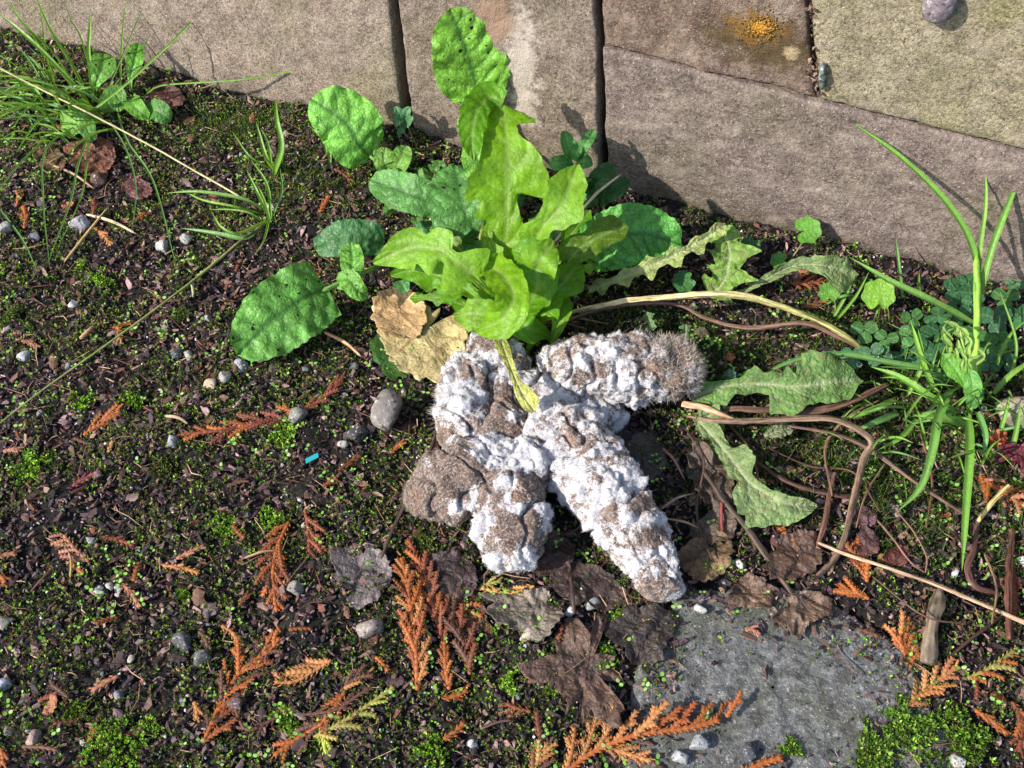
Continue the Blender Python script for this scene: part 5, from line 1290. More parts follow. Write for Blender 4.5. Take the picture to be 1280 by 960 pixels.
# ---------------------------------------------------------------- grass
def blade(parent, pts, w, col, seed=0, fold=.5, wl=None, mat=None, nt=26):
    q = [a for a in pts]
    wp = [(0, w*.7), (.15, w), (.5, w*.95), (.8, w*.65), (1, .12)]
    return addleaf(parent, q, wp, None, mat or MAT_GRASS, col, name='blade', nt=nt, ns=2, fold=fold, wave=.0, quilt=0.0, nveins=0.01, vslope=0, midw=.03, seed=seed, face=.5)
GB = sr(126, 186, 62, .56); GL = sr(150, 206, 80, .56); GT = sr(90, 156, 92, .56); GD = sr(84, 134, 52, .56); GS = sr(186, 176, 120, .7)
tg = empty('grass_tuft', P(105, 150, 0), 'tall wispy grass tuft at the foot of the tan block with long hanging blades', 'grass tuft')
TG = [([(112, 130, .3), (75, 88, 2.5), (40, 52, 4.0), (-4, 14, 5)], 3.2, GL), ([(100, 120, .3), (70, 70, 3), (30, 30, 5), (4, -8, 6)], 1.6, GB), ([(110, 120, .3), (88, 78, 2.5), (64, 38, 4.5), (44, -6, 6)], 2.2, GB), ([(72, 118, .3), (58, 70, 2.5), (53, 30, 4), (48, 0, 5)], 1.2, GB),
      ([(118, 128, .3), (111, 70, 3), (112, 40, 4.2), (113, 14, 5)], 2.8, GL), ([(112, 84, 2), (100, 45, 4), (88, 24, 5), (80, -4, 6)], 1.1, GB), ([(150, 128, .4), (151, 80, 2.5), (154, 30, 4.5), (158, -4, 5.6)], 1.3, GB), ([(126, 132, .4), (148, 82, 2.8), (165, 42, 4.6), (182, 2, 5.8)], 1.1, GD),
      ([(98, 152, .4), (150, 112, 2.2), (190, 76, 3.4), (222, 46, 4.4), (268, -4, 5.5)], 1.8, GB), ([(178, 122, .4), (198, 108, 1.4), (240, 104, 1.9), (300, 100, 2.4), (380, 89, 3.0), (464, 96, 3.3)], 1.2, GB), ([(70, 98, 1), (52, 60, 3), (24, 22, 5), (10, -4, 6)], 1.6, GB),
      ([(104, 152, .6), (58, 186, 1.6), (54, 250, 1.2), (62, 334, .5)], 1.3, GT), ([(118, 150, .6), (98, 205, 1.8), (88, 252, 1.4), (60, 328, .5)], 1.6, GT), ([(136, 150, .6), (158, 188, 1.6), (170, 236, 1.1), (164, 292, .4)], 1.2, GT), ([(146, 138, .7), (160, 178, 1.7), (192, 228, 1.2), (220, 332, .4)], 1.4, GT),
      ([(112, 152, .6), (108, 210, 1.6), (100, 250, 1.2), (74, 306, .4)], 1.3, GB), ([(60, 170, .5), (20, 210, 1.2), (-20, 262, .5)], 1.5, GT), ([(0, 262, .5), (28, 300, .6), (46, 338, .4)], 1.3, GT), ([(90, 135, .4), (82, 112, 1.3), (105, 110, 1.6), (122, 128, .8)], 1.8, sr(120, 170, 120, .6)),
      ([(90, 130, .4), (60, 112, 1.2), (30, 140, .9), (10, 170, .4)], 1.8, GB), ([(86, 140, .4), (50, 150, 1.5), (20, 190, .8)], 1.8, GB), ([(72, 140, .3), (66, 152, .9), (48, 146, 1.0), (46, 150, .6)], 2.5, sr(120, 176, 130, .6)), ([(140, 110, .5), (175, 66, 2.6), (188, 42, 3.2)], 1.1, GD)]
for i, (p_, w_, c_) in enumerate(TG): blade(tg, p_, w_, c_, i)
rr = np.random.default_rng(5)
for i in range(62):
    bx, by = rr.normal(80, 34), rr.normal(142, 22)
    by = max(by, 88+.3*bx-20)
    an = rr.uniform(2.0, 4.0); ln = rr.uniform(40, 120); zt = rr.uniform(.6, 3.6)
    ex, ey = bx+ln*math.cos(an), by-ln*math.sin(an)*.6-zt*6
    blade(tg, [(bx, by, .2), ((bx+ex)/2, (by+ey)/2-8, zt*.8), (ex, ey, zt if rr.random() < .6 else .4)], rr.uniform(.9, 2.2), [GB, GL, GD, GT][rr.integers(4)], 100+i, nt=14)
cg = empty('grass_tuft', P(335, 278, 0), 'small grass tuft with broad short blades left of the dandelion', 'grass tuft')
CG = [([(342, 220, .3), (352, 185, 2), (346, 150, 3), (344, 122, 3.4)], 3.6, GB), ([(343, 214, .3), (332, 195, 1.6), (320, 152, 2.8)], 2.6, GL), ([(340, 212, .3), (312, 196, 1.4), (290, 164, 2.0)], 1.6, GB), ([(340, 214, .3), (335, 180, 1.8), (326, 160, 2.4)], 2, GB), ([(330, 262, .3), (300, 248, 1.2), (250, 240, 1.5), (208, 241, 1.0)], 2.4, sr(140, 190, 110, .62)),
      ([(322, 266, .3), (290, 258, 1.2), (252, 250, 1.2), (226, 236, .9)], 1.8, GL), ([(325, 285, .3), (305, 298, .8), (270, 292, 1.0), (226, 285, .7)], 3, sr(130, 184, 120, .60)), ([(334, 276, .3), (298, 292, 1.4), (276, 284, 1.8), (264, 264, 1.8)], 2.3, GL), ([(337, 272, .3), (322, 242, 1.6), (308, 212, 2.2)], 2.2, GL),
      ([(339, 274, .3), (334, 232, 2), (314, 200, 2.8)], 2, GB), ([(336, 276, .3), (330, 300, .9), (318, 318, .5)], 1.6, GB), ([(330, 278, .3), (310, 266, 1), (285, 262, 1.0), (262, 262, .7)], 1.5, GB), ([(341, 270, .3), (352, 240, 1.4), (350, 210, 2.0)], 1.6, GT), ([(338, 278, .4), (330, 250, 1.5), (322, 232, 2)], 1.8, GL), ([(410, 205, .3), (405, 180, 1), (388, 158, 1.6)], 1.6, GB), ([(412, 208, .3), (412, 190, .9), (408, 165, 1.5)], 2.2, GL)]
for i, (p_, w_, c_) in enumerate(CG): blade(cg, p_, w_, c_, 200+i)
stalk(cg, [(338, 276, .3), (300, 302, .8), (240, 352, .9), (140, 426, .8), (50, 490, .8), (-14, 540, .6)], [1.7, 1.9, 1.4, 1.2, 1.0], sr(140, 148, 86, .7), name='culm', n=50)
stalk(cg, [(240, 352, .9), (241, 360, .5), (242, 372, .2)], [2.2, 1.6], sr(170, 176, 130, .7), name='culm')
o = empty('straw', P(150, 165, 0), 'long pale straw slanting from the tall grass down to the centre grass tuft', 'straw')
stalk(o, [(-12, 80, 2.6), (60, 116, 2.3), (120, 146, 2.0), (190, 183, 1.5), (255, 220, 1.0), (304, 248, .6)], [1.0, 1.2, 1.3, 1.2], sr(200, 190, 140, .6), n=40)
o = empty('straw', P(735, 255, 0), 'dry straw leaning up in front of the shaded weed right of the dandelion', 'straw')
stalk(o, [(692, 304, 2.2), (728, 262, 3.0), (748, 240, 3.3), (776, 218, 3.6)], [1.6, 2.0, 1.9, 1.0], sr(214, 190, 160, .8))
STRAWS = [((64, 206), (118, 236), 1.6, (178, 140, 120), 'short pinkish straw below the tall grass tuft'), ((108, 268), (170, 292), 2.0, (222, 200, 164), 'bright cream straw beside the bluish grey pebble'), ((80, 328), (136, 258), 1.7, (190, 160, 110), 'tan straw slanting beside the bluish grey pebble'), ((170, 420), (98, 428), 0, (0, 0, 0), ''),
          ((405, 415), (452, 446), 2.2, (196, 150, 110), 'tan straw below the big toothed leaf'), ((100, 424), (118, 408), 2.6, (206, 160, 120), 'short thick tan straw near the lying culm'), ((206, 520), (235, 530), 2.0, (190, 160, 130), 'short beige straw above the long cedar frond'), ((290, 290), (338, 320), 0, (0, 0, 0), ''), ((88, 722), (86, 690), 1.6, (170, 150, 90), 'short upright straw under the comb shaped cedar sprig'),
          ((38, 740), (64, 712), 1.4, (120, 74, 64), 'thin red brown twig near the white pebble cluster'), ((305, 698), (345, 688), 1.8, (150, 118, 90), 'curved brown twig beside the drooping frond'), ((600, 912), (640, 900), 1.6, (110, 80, 80), 'thin dark twig beside the rust red cedar scrap')]
for a, b_, w_, c_, lab in STRAWS:
    if w_:
        o = empty('straw', G(*a), lab, 'straw'); stalk(o, [(a[0], a[1], 'g', .3), ((a[0]+b_[0])/2+2, (a[1]+b_[1])/2-3, 'g', .45), (b_[0], b_[1], 'g', .35)], [w_, w_, w_*.7], sr(*c_, .75), n=14)

# right hand clump
rg = empty('grass_tuft', P(1215, 505, 0), 'large fresh green grass clump with broad blades beside the clover', 'grass tuft')
RG = [([(1221, 400, 2), (1219, 322, 4.4), (1190, 262, 6.2), (1130, 200, 7.6), (1054, 145, 8.6)], 4.2, sr(104, 172, 44, .60)), ([(1222, 395, 2), (1224, 320, 4.4), (1232, 255, 6.4), (1231, 200, 7.6)], 3.2, GL), ([(1224, 370, 3), (1240, 310, 4.8), (1262, 252, 6.4), (1282, 200, 7.6)], 4.4, sr(112, 180, 50, .60)),
      ([(1216, 404, 1.2), (1160, 374, 2.6), (1110, 350, 3.2), (1061, 321, 3.6)], 4.6, sr(120, 178, 84, .6)), ([(1128, 372, .5), (1124, 335, 1.8), (1120, 298, 2.8)], 2.4, GT), ([(1046, 400, .4), (1070, 370, 1.2), (1086, 340, 2.2)], 2, GB), ([(1042, 396, .4), (1056, 372, 1.2), (1064, 356, 1.8)], 2.4, GB),
      ([(1176, 464, 1.6), (1120, 455, 1.9), (1050, 443, 2.0), (991, 451, 1.8), (932, 480, 1.0)], 4.0, GT), ([(1195, 518, .8), (1160, 495, 1.9), (1125, 472, 2.2), (1088, 458, 2.0)], 5.0, sr(132, 204, 64, .60)), ([(1168, 490, .8), (1152, 450, 2.2), (1138, 400, 3.6)], 3.8, sr(150, 212, 70, .62)), ([(1136, 492, .6), (1152, 455, 2.0), (1148, 412, 3.2)], 3.0, GL),
      ([(1186, 490, 1.2), (1172, 525, 2.2), (1165, 565, 2.0), (1150, 610, 1.2), (1118, 643, .6)], 6.0, sr(104, 170, 74, .6)), ([(1210, 520, 1.0), (1212, 565, 1.8), (1207, 640, 1.4), (1202, 718, .5)], 5.6, sr(124, 192, 66, .60)), ([(1206, 532, .8), (1175, 522, 1.6), (1144, 520, 1.5)], 6, GL), ([(1146, 524, .6), (1125, 548, 1.0), (1098, 562, .8)], 3.4, sr(132, 208, 70, .60)),
      ([(1118, 500, .6), (1085, 515, 1.1), (1050, 525, .7)], 4, GB), ([(1122, 516, .5), (1095, 528, .9), (1066, 540, .5)], 4.4, GT), ([(1242, 492, .4), (1262, 470, 1.2), (1296, 446, 1.6)], 3.6, GL), ([(1262, 476, .4), (1270, 430, 1.5), (1250, 364, 2.6)], 2, GB), ([(1240, 470, .4), (1262, 420, 1.6), (1290, 395, 2.2)], 2.2, GB), ([(1225, 490, .4), (1226, 450, 1.6), (1240, 420, 2.2)], 2.4, GB),
      ([(1226, 500, 1.5), (1212, 470, 2.4), (1186, 440, 3.0)], 5.5, sr(110, 180, 80, .6)), ([(1222, 515, 1.2), (1232, 545, 1.4), (1228, 572, .7)], 4, sr(110, 186, 110, .6)), ([(1262, 575, .4), (1270, 540, 1.2), (1276, 505, 1.8)], 3.4, GB), ([(1248, 545, .4), (1256, 520, 1.2), (1262, 495, 1.8)], 2.8, GB), ([(1110, 360, .3), (1098, 385, 1.2), (1092, 400, .6)], 2.4, GB), ([(1150, 372, .2), (1148, 355, 1.2), (1149, 340, 2)], 2.4, GB)]
for i, (p_, w_, c_) in enumerate(RG): blade(rg, p_, w_, c_, 300+i)
stalk(rg, [(1212, 520, .2), (1219, 440, 1.8), (1222, 390, 2.8), (1221, 318, 4.6)], [5, 5, 4.8, 4], sr(150, 204, 70, .60), name='culm')
rr = np.random.default_rng(9)
for i in range(80):
    bx, by = rr.normal(1180, 55), rr.normal(500, 42); an = rr.uniform(0, 6.28); ln = rr.uniform(30, 95); zt = rr.uniform(.6, 3.0)
    ex, ey = bx+ln*math.cos(an), by-ln*math.sin(an)*.6-zt*8
    blade(rg, [(bx, by, .2), ((bx+ex)/2, (by+ey)/2-6, zt*.9), (ex, ey, zt if rr.random() < .5 else .5)], rr.uniform(.8, 2.3), [GB, GL, GT, GD][rr.integers(4)], 400+i, nt=14)
# the small pale inflorescence with broad leaves
fl = empty('flowering_weed', P(1210, 520, 0), 'pale green budding weed rising out of the grass clump', 'weed')
stalk(fl, [(1214, 520, .2), (1212, 480, 2), (1206, 440, 3.2), (1200, 412, 4)], [3, 2.4, 1.6], sr(150, 190, 90, .62))
for i, (x, y, z) in enumerate([(1190, 405, 4), (1186, 412, 3.8), (1180, 428, 3.2), (1196, 420, 3.8), (1204, 414, 4), (1202, 430, 3.6), (1212, 434, 3.5), (1192, 440, 3.2), (1206, 446, 3.2), (1216, 448, 3.2), (1200, 452, 3), (1188, 450, 2.8), (1184, 420, 3.6), (1210, 424, 3.8), (1222, 442, 3.2)]):
    a = rr.uniform(.6, 2.6)
    addleaf(fl, [(1204+(x-1202)*.8, y+14, z-.5), (x+rr.normal()*5, y+3, z-.1), (x+9*math.cos(a)+rr.normal()*4, y-6*math.sin(a), z+.1)], ovate(rr.uniform(2.2, 4.2), .4), None, MAT_GREEN, sr(166, 206, 100, .62), name='bud', seed=500+i, nt=14, ns=3, quilt=.01, fold=.4)
addleaf(fl, [(1214, 500, 1.5), (1200, 470, 2.4), (1178, 440, 3)], spoon(13), None, MAT_GREEN, sr(126, 196, 66, .60), seed=520, quilt=.03)
addleaf(fl, [(1214, 500, 1.5), (1216, 482, 2.3), (1212, 462, 2.6)], ovate(11), None, MAT_GREEN, sr(126, 196, 90, .60), seed=521, quilt=.03)
addleaf(fl, [(1214, 510, 1.2), (1218, 498, 1.8), (1226, 486, 1.6)], ovate(9), None, MAT_GREEN, sr(116, 186, 90, .60), seed=522, quilt=.03)

# clover: every leaf three round leaflets
def clover(x, y, r_, z, col, label, k):
    o = empty('clover', G(x, y), label, 'clover', 'clover plants at the foot of the wall')
    for j, (dx, dy) in enumerate(((0, 0),)+(((r_*1.5, -r_*.2), (-r_*1.2, r_*.8))[:k])):
        cx, cy, cz = x+dx, y+dy, z+rr.uniform(-.4, .4)
        lf = empty('leaf', P(cx, cy, cz), None, None); lf.parent = o; lf.location = Vector((ORG[lf]-ORG[o])*S)
        mb = MB(); tube(mb, np.array([G(cx+6, cy+22), P(cx+4, cy+8, cz*.6), P(cx, cy, cz)]), [.05, .04, .035], 5, 10); make('stalk', mb, MAT_STALK, lf, col=sr(130, 160, 90, .6))
        a0 = rr.uniform(0, 6.28); R = r_*cmpx(P(cx, cy, cz))
        tl = nrm(np.array([rr.normal()*.25-.2, rr.normal()*.25-.35, 1.0]))
        for q in range(3):
            a = a0+q*2.094; h = np.array([math.cos(a), math.sin(a), 0]); dX = nrm(h-tl*(h@tl)); dY = np.cross(tl, dX)
            u = np.linspace(0, 2*math.pi, 22, endpoint=False); rho = np.linspace(0.02, 1, 5)
            base = P(cx, cy, cz)
            V = np.zeros((5, 22, 3))
            for ii, ro in enumerate(rho):
                ex = .55*R*(1+ro*np.cos(u)*1.0)*(1-.10*ro*(np.cos(u) > .8)); ey = .53*R*ro*np.sin(u)
                V[ii] = base+dX*(ex[:, None]+.05)+dY*ey[:, None]+tl*(-.10*np.abs(ey)+.05*R*(ex/R)**2)[:, None]
            C = np.ones((5, 22, 4)); C[..., 3] = np.exp(-(np.abs((V-base)@dY)/.04)**2)*.6
            mb = MB(); mb.grid(V, C, closed=True); make('leaflet', mb, MAT_GREEN, lf, col=tuple(np.array(col)*rr.uniform(.8, 1.2)))
CLV = [(1244, 398, 21, 1.6, 'bluish green clover right of the tall grass stem, largest leaflets', 0), (1257, 372, 17, 1.3, 'clover against the wall foot beyond the tall grass stem', 0), (1080, 414, 17, 1.3, 'clover touching the end of the thick pale stalk', 0), (1107, 424, 15, 1.0, 'clover just right of the pale stalk end', 0), (1150, 418, 17, 1.3, 'clover between two bright upright blades', 1),
       (1166, 438, 16, 1.2, 'clover below the bright upright blades', 0), (1172, 395, 17, 1.1, 'dark clover under the slanting teal blade', 0), (1196, 364, 20, 1.2, 'dark clover against the wall left of the tall stem', 0), (1217, 378, 14, 1.0, 'clover right behind the tall grass stem', 0), (1236, 432, 15, 1.3, 'clover right of the pale budding weed', 1),
       (1218, 420, 17, 1.8, 'raised clover beside the buds of the pale weed', 0), (1140, 398, 14, .9, 'small dark clover left of the slanting teal blade', 0), (1066, 446, 16, 1.1, 'clover under the long arching teal blade', 0), (1104, 444, 12, 1.0, 'small clover with dew drops on the arching blade', 0), (1130, 446, 16, .9, 'clover low under the crossing blades', 1), (1238, 455, 13, .9, 'low clover at the edge of the grass clump', 0),
       (1172, 468, 15, .8, 'clover half buried under the grass clump', 1), (1268, 355, 14, 1.2, 'clover at the frame edge against the wall', 0), (1210, 352, 14, 1.0, 'small clover tucked against the wall left of the tall stem', 0)]
CLV = [(x, y, r_*.98, z*.75, lab, max(k, 1) if i % 3 == 0 else k) for i, (x, y, r_, z, lab, k) in enumerate(CLV)]
for x, y, r_, z, lab, k in CLV: clover(x, y, r_, z, sr(74, 132, 84, .58) if (x*7) % 3 else sr(86, 144, 72, .58), lab, k)
# round scalloped leaves
def round_leaf(x, y, r_, z, col, label, root, notch=.35, a0=-1.4):
    o = empty('round_leaved_weed', pt(root), label, 'weed')
    c = P(x, y, z) if not isinstance(z, tuple) else W(x, y, z[1]); R = r_*cmpx(c)
    n_ = nrm(nrm(CAM-c)*.7+UPZ*.3); X = nrm(np.cross(UPZ, n_)); Y = np.cross(n_, X)
    u = np.linspace(0, 2*math.pi, 60, endpoint=False); rho = np.linspace(.02, 1, 7)
    da = np.abs((u-a0+math.pi) % (2*math.pi)-math.pi)
    rad = (1+.06*np.cos(u*7))*(1-notch*2*np.exp(-(da/.28)**2))
    V = c+(rho[:, None]*rad)[..., None]*R*(np.cos(u)[:, None]*X+np.sin(u)[:, None]*Y)+(rho[:, None]**2*.25*R*(.4+.3*np.sin(u*3))[None])[..., None]*n_
    C = np.ones((7, 60, 4)); C[..., 3] = (np.maximum(0, np.cos(u*3.5))**8*.5)[None]*np.ones((7, 1))
    mb = MB(); mb.grid(V, C, closed=True); make('leaf', mb, MAT_GREEN, o, col=col)
    mb = MB(); tube(mb, np.array([pt(root), (pt(root)+c)/2+[.15, 0, .1], c]), [.05, .045, .04], 6, 12); make('stalk', mb, MAT_STALK, o, col=sr(130, 140, 80, .62))
round_leaf(1098, 369, 20, 1.8, sr(146, 204, 66, .62), 'bright green scalloped round leaf left of the clover', (1112, 402), .2, -1.2)
round_leaf(1009, 288, 17, ('w', 1.2), sr(120, 190, 66, .60), 'kidney shaped leaf standing alone against the mauve block', (984, 330), .4, 3.6)
round_leaf(1036, 366, 13, 1.3, sr(120, 184, 66, .60), 'small round leaf near the rust red cedar sprig', (1044, 395), .2, -1.2)
round_leaf(938, 307, 12, 1.4, sr(70, 128, 66, .6), 'small dark round leaf at the wall foot above the wilted leaf', (936, 325), .2, 1.2)
round_leaf(974, 326, 11, 1.0, sr(100, 170, 66, .6), 'small green round leaf below the kidney shaped one', (980, 340), .2, .2)
round_leaf(855, 352, 14, .9, sr(74, 140, 66, .6), 'shaded round leaf between the crinkled leaf and the thick stalk', (850, 365), .2, .6)
# ================================================================ dock stalks, wilted and dead leaves
rr = np.random.default_rng(41)
def stem_thing(name, label, pts, r, col, cat, c=(1, 1, 1, 0), rough=.08, flat=1.0, n=46, seg=8):
    q = np.array([pt(a) for a in pts]); k = cmpx(q.mean(0))
    rough = max(rough, .13); q = np.vstack([q[:1], q[1:-1]+rr.normal(size=q[1:-1].shape)*.07, q[-1:]])
    mb = MB(); tube(mb, q, np.atleast_1d(r)*k*(.78 if cat in ('stalk', 'twig') else .9), 18 if cat in ('stick', 'stalk') else max(seg, 10), int(n*1.7), c=c, rough=rough, flat=min(flat, .72), ridge={'stick': .10, 'stalk': .05}.get(cat, 0))
    return make(name, mb, MAT_STALK, None, col=col, label=label, cat=cat)
stem_thing('stalk', 'thick pale stalk arching from the dandelion towards the clover', [(676, 402, .6), (716, 391, 1.4), (780, 376, 2.2), (840, 368, 2.7), (909, 368, 2.9), (960, 377, 2.7), (1019, 401, 2.0), (1060, 421, 1.3), (1082, 440, .5)], [3.5, 4.4, 5, 5.4, 6.2, 6.4, 6, 5.4, 4], sr(206, 190, 140, .72), 'stalk', c=[(1, .95, .85, 0), (1.0, 1, 1, 0), (1, 1, .95, 0), (.8, .9, .6, 0), (.62, .7, .5, 0)], n=70)
DK = sr(104, 74, 62, .75)
stem_thing('stalk', 'thin dark brown stalk running under the thick pale one', [(690, 408, .5), (760, 385, 1.2), (840, 380, 1.4), (885, 401, 1.3), (936, 410, 1.3), (1005, 408, 1.5), (1046, 417, 1.3), (1079, 436, .5)], [3, 3.2, 3.4, 3.2, 3.6, 4.4, 4.6, 4], sr(120, 92, 78, .75), 'stalk')
stem_thing('stalk', 'reddish brown stalk bent sharply down towards the slab', [(858, 520, .6), (902, 528, 1.4), (970, 526, 2.0), (1032, 523, 2.2), (1063, 533, 2.1), (1092, 552, 1.8), (1080, 572, 1.6), (1066, 625, 1.2), (1048, 690, .7), (1010, 732, .3)], [3, 4.5, 5.4, 6, 6, 6, 6, 5.5, 5, 4], sr(138, 112, 92, .62), 'stalk', n=80)
stem_thing('stalk', 'flattened dark wilted stalk under the large wilted leaf', [(900, 512, .7), (922, 513, .9), (1005, 516, 1.0), (1060, 502, 1.2), (1111, 480, 1.0)], [4, 6, 7, 6.5, 4], sr(104, 76, 62, .7), 'stalk', flat=.6, rough=.16)
stem_thing('stalk', 'thin brown stalk trailing down past the long grass blades', [(985, 532, .9), (1046, 545, .9), (1087, 564, .8), (1149, 602, .8), (1210, 646, .4)], [2.5, 3.5, 4, 3.2, 2], sr(122, 94, 80, .62), 'stalk')
stem_thing('stalk', 'dark purple brown stalk below the reddish bent one', [(938, 573, .6), (988, 602, .7), (1046, 616, .7), (1104, 624, .4)], [2.5, 4, 4.4, 2.5], sr(86, 60, 54, .7), 'stalk')
stem_thing('stalk', 'short brown stalk standing beside the bent reddish one', [(1044, 590, 1.0), (1036, 625, .9), (1030, 655, .7), (1015, 700, .4)], [3, 3.6, 4, 3], sr(112, 80, 66, .7), 'stalk')
stem_thing('stick', 'long pale straw coloured stick slanting over the dark twigs', [(1022, 678, 'g', .5), (1060, 692, 'g', .7), (1115, 709, 'g', .8), (1184, 733, 'g', .8), (1300, 786, 'g', .5)], [2.2, 2.6, 2.8, 3, 3.6], sr(206, 170, 138, .72), 'stick', rough=.12, n=60)
stem_thing('twig', 'thin twig crossing above the pale stick', [(1092, 645, 'g', .4), (1120, 675, 'g', .5), (1138, 702, 'g', .5), (1156, 716, 'g', .3)], [1.8, 2.0, 1.8, 1.2], sr(150, 110, 96, .72), 'twig')
stem_thing('twig', 'curved thin twig beside the first thin one', [(1122, 640, 'g', .3), (1143, 665, 'g', .5), (1155, 695, 'g', .5), (1157, 716, 'g', .3)], [1.5, 1.6, 1.4], sr(130, 96, 84, .72), 'twig')
stem_thing('stick', 'short grey rotten stick standing beside the orange cedar fan', [(1174, 738, 'g', .4), (1168, 775, 'g', .6), (1160, 830, 'g', .5)], [7, 10.5, 9, 10], sr(140, 124, 104, .55), 'stick', rough=.12, flat=.7)
stem_thing('stalk', 'curling dark red brown stalk at the foot of the long grass blade', [(1221, 655, 'g', .4), (1216, 690, 'g', .6), (1212, 712, 'g', .5), (1222, 735, 'g', .4), (1250, 742, 'g', .3)], [4, 4, 5, 5, 2], sr(106, 72, 64, .72), 'stalk', flat=.6)
stem_thing('twig', 'dark twig pointing up to the end of the pale stick', [(1184, 824, 'g', .3), (1220, 795, 'g', .4), (1252, 770, 'g', .3)], [2.2, 3, 2], sr(70, 48, 44, .72), 'twig')
stem_thing('stick', 'yellowish stick propped under the cedar frond near the dark red leaf', [(1222, 652, 'g', .3), (1245, 622, 'g', .9), (1262, 606, 'g', 1.2)], [3, 3, 2.6], sr(190, 172, 110, .72), 'stick')
stem_thing('stick', 'tangled dark brown stick at the frame edge', [(1266, 660, 'g', .3), (1258, 720, 'g', .6), (1262, 800, 'g', .4)], [3, 4.5, 4], sr(104, 66, 54, .6), 'stick', rough=.2)
stem_thing('twig', 'dark leaf stalk leaning on the broad brown dropping', [(556, 498, .9), (541, 555, .8), (512, 620, .6), (490, 655, .5), (476, 700, .5)], [2.5, 3.4, 4, 3.2, 2], sr(80, 62, 54, .72), 'twig')
stem_thing('twig', 'dark stem lying through the crumpled leaves toward the slab', [(880, 590, 1.2), (905, 625, 1.0), (935, 660, .9), (985, 735, .6), (1000, 760, .5)], [3, 4.5, 5.5, 5, 3], sr(92, 76, 64, .72), 'twig')
stem_thing('twig', 'short red stalk hooked into the brown leaf above the slab', [(902, 628, 1.2), (901, 650, 1.0), (906, 684, .7)], [3, 3, 2], sr(140, 66, 58, .7), 'twig')
stem_thing('splinter', 'pale split splinter of stalk at the end of the oval dropping', [(852, 505, 1.2), (880, 513, 1.3), (918, 524, 1.3)], [5, 5.5, 2], sr(222, 176, 140, .72), 'splinter', flat=.7)
stem_thing('twig', 'dark twig standing in the leaf mould beside the long white dropping', [(714, 722, 'g', .5), (718, 745, 'g', .7), (718, 768, 'g', .4)], [3, 3.4, 3], sr(80, 60, 54, .7), 'twig')
for i, (a, b_, c_, lab) in enumerate([((828, 560), (856, 600), (150, 110, 90), 'bent red brown straw under the oval dropping'), ((826, 636), (870, 616), (190, 160, 130), 'pale straw shred right of the long white dropping'), ((830, 648), (874, 660), (170, 140, 110), 'tan straw shred below the pale one'), ((690, 420), (700, 402), (120, 80, 66), 'brown root shred between the dandelion and the oval dropping'), ((668, 406), (735, 412), (140, 110, 96), 'brown straw under the dandelion crown'), ((672, 398), (760, 405), (150, 120, 100), 'reddish straw lying beside the thick stalk base')]):
    stem_thing('straw', lab, [(a[0], a[1], 'g', .5), ((a[0]+b_[0])/2, (a[1]+b_[1])/2-5, 'g', .8), (b_[0], b_[1], 'g', .4)], [1.6, 2, 1.2], sr(*c_, .72), 'straw', n=16, seg=6)
for i, (pts_, w_, c_, lab) in enumerate([([(900, 520), (935, 560), (950, 610), (938, 660)], 2, (120, 90, 72), 'thin dry stalk drooping between the two wilted leaves'), ([(1100, 500), (1060, 520), (1030, 560), (1040, 620)], 2.2, (140, 108, 84), 'thin tan stalk looping under the bent reddish one'),
      ([(960, 560), (1010, 580), (1060, 590), (1100, 640)], 1.6, (110, 80, 66), 'fine brown rootlet crossing above the purple brown stalk'), ([(1120, 560), (1085, 610), (1070, 660)], 1.8, (150, 116, 90), 'fine tan stalk right of the bent reddish one'), ([(860, 540), (880, 580), (870, 640), (890, 700)], 2, (96, 72, 60), 'dark dry stalk beside the hollow crumpled leaf'),
      ([(1150, 540), (1165, 600), (1158, 660)], 1.8, (130, 90, 72), 'thin brown straw behind the long curved grass blade'), ([(1230, 690), (1245, 730), (1240, 780)], 2, (150, 120, 90), 'tan straw beside the tangled dark stick'), ([(1090, 720), (1150, 770), (1210, 780)], 1.6, (120, 90, 74), 'thin brown straw under the long pale stick')]):
    stem_thing('straw', lab, [(a_, b_, 'g', .4+.35*((j*7+i) % 3)) for j, (a_, b_) in enumerate(pts_)], [w_*.8, w_, w_*.6], sr(*c_, .6), 'straw', n=24, seg=6)

# wilted dandelion and dock leaves
def lone_leaf(name, spine, wl, wr, mat, col, label, cat='leaf', **kw):
    kw.setdefault('ragged', .22); kw.setdefault('quilt', .09); kw.setdefault('wave', .28); kw['ns'] = max(8, kw.get('ns', 8)); kw['nt'] = max(60, kw.get('nt', 60))
    mb = MB(); leaf(mb, spine, wl, wr, **kw)
    return make(name, mb, mat, None, col=col, label=label, cat=cat)
WG = sr(168, 186, 104, .66); WG2 = sr(118, 160, 80, .56); WG3 = sr(142, 170, 104, .56)
lone_leaf('wilted_leaf', [(736, 362, .8), (770, 350, 1.6), (830, 325, 2.6), (870, 305, 3.0), (907, 281, 3.3)], jag(13, 6, .5), jag(18, 6, .65), MAT_WILT, WG, 'narrow yellow green jagged leaf pointing up from the thick stalk to the wall', skew=.5, nt=80, fold=.35, seed=51, midw=.12)
lone_leaf('wilted_leaf', [(905, 286, 2.6), (912, 318, 2.2), (905, 350, 1.4), (888, 372, .8)], jag(34, 4, .5), jag(34, 4, .45), MAT_WILT, sr(130, 172, 70, .64), 'broad spiny green leaf hanging beside the jagged yellow one', skew=.3, nt=70, wave=.25, seed=52)
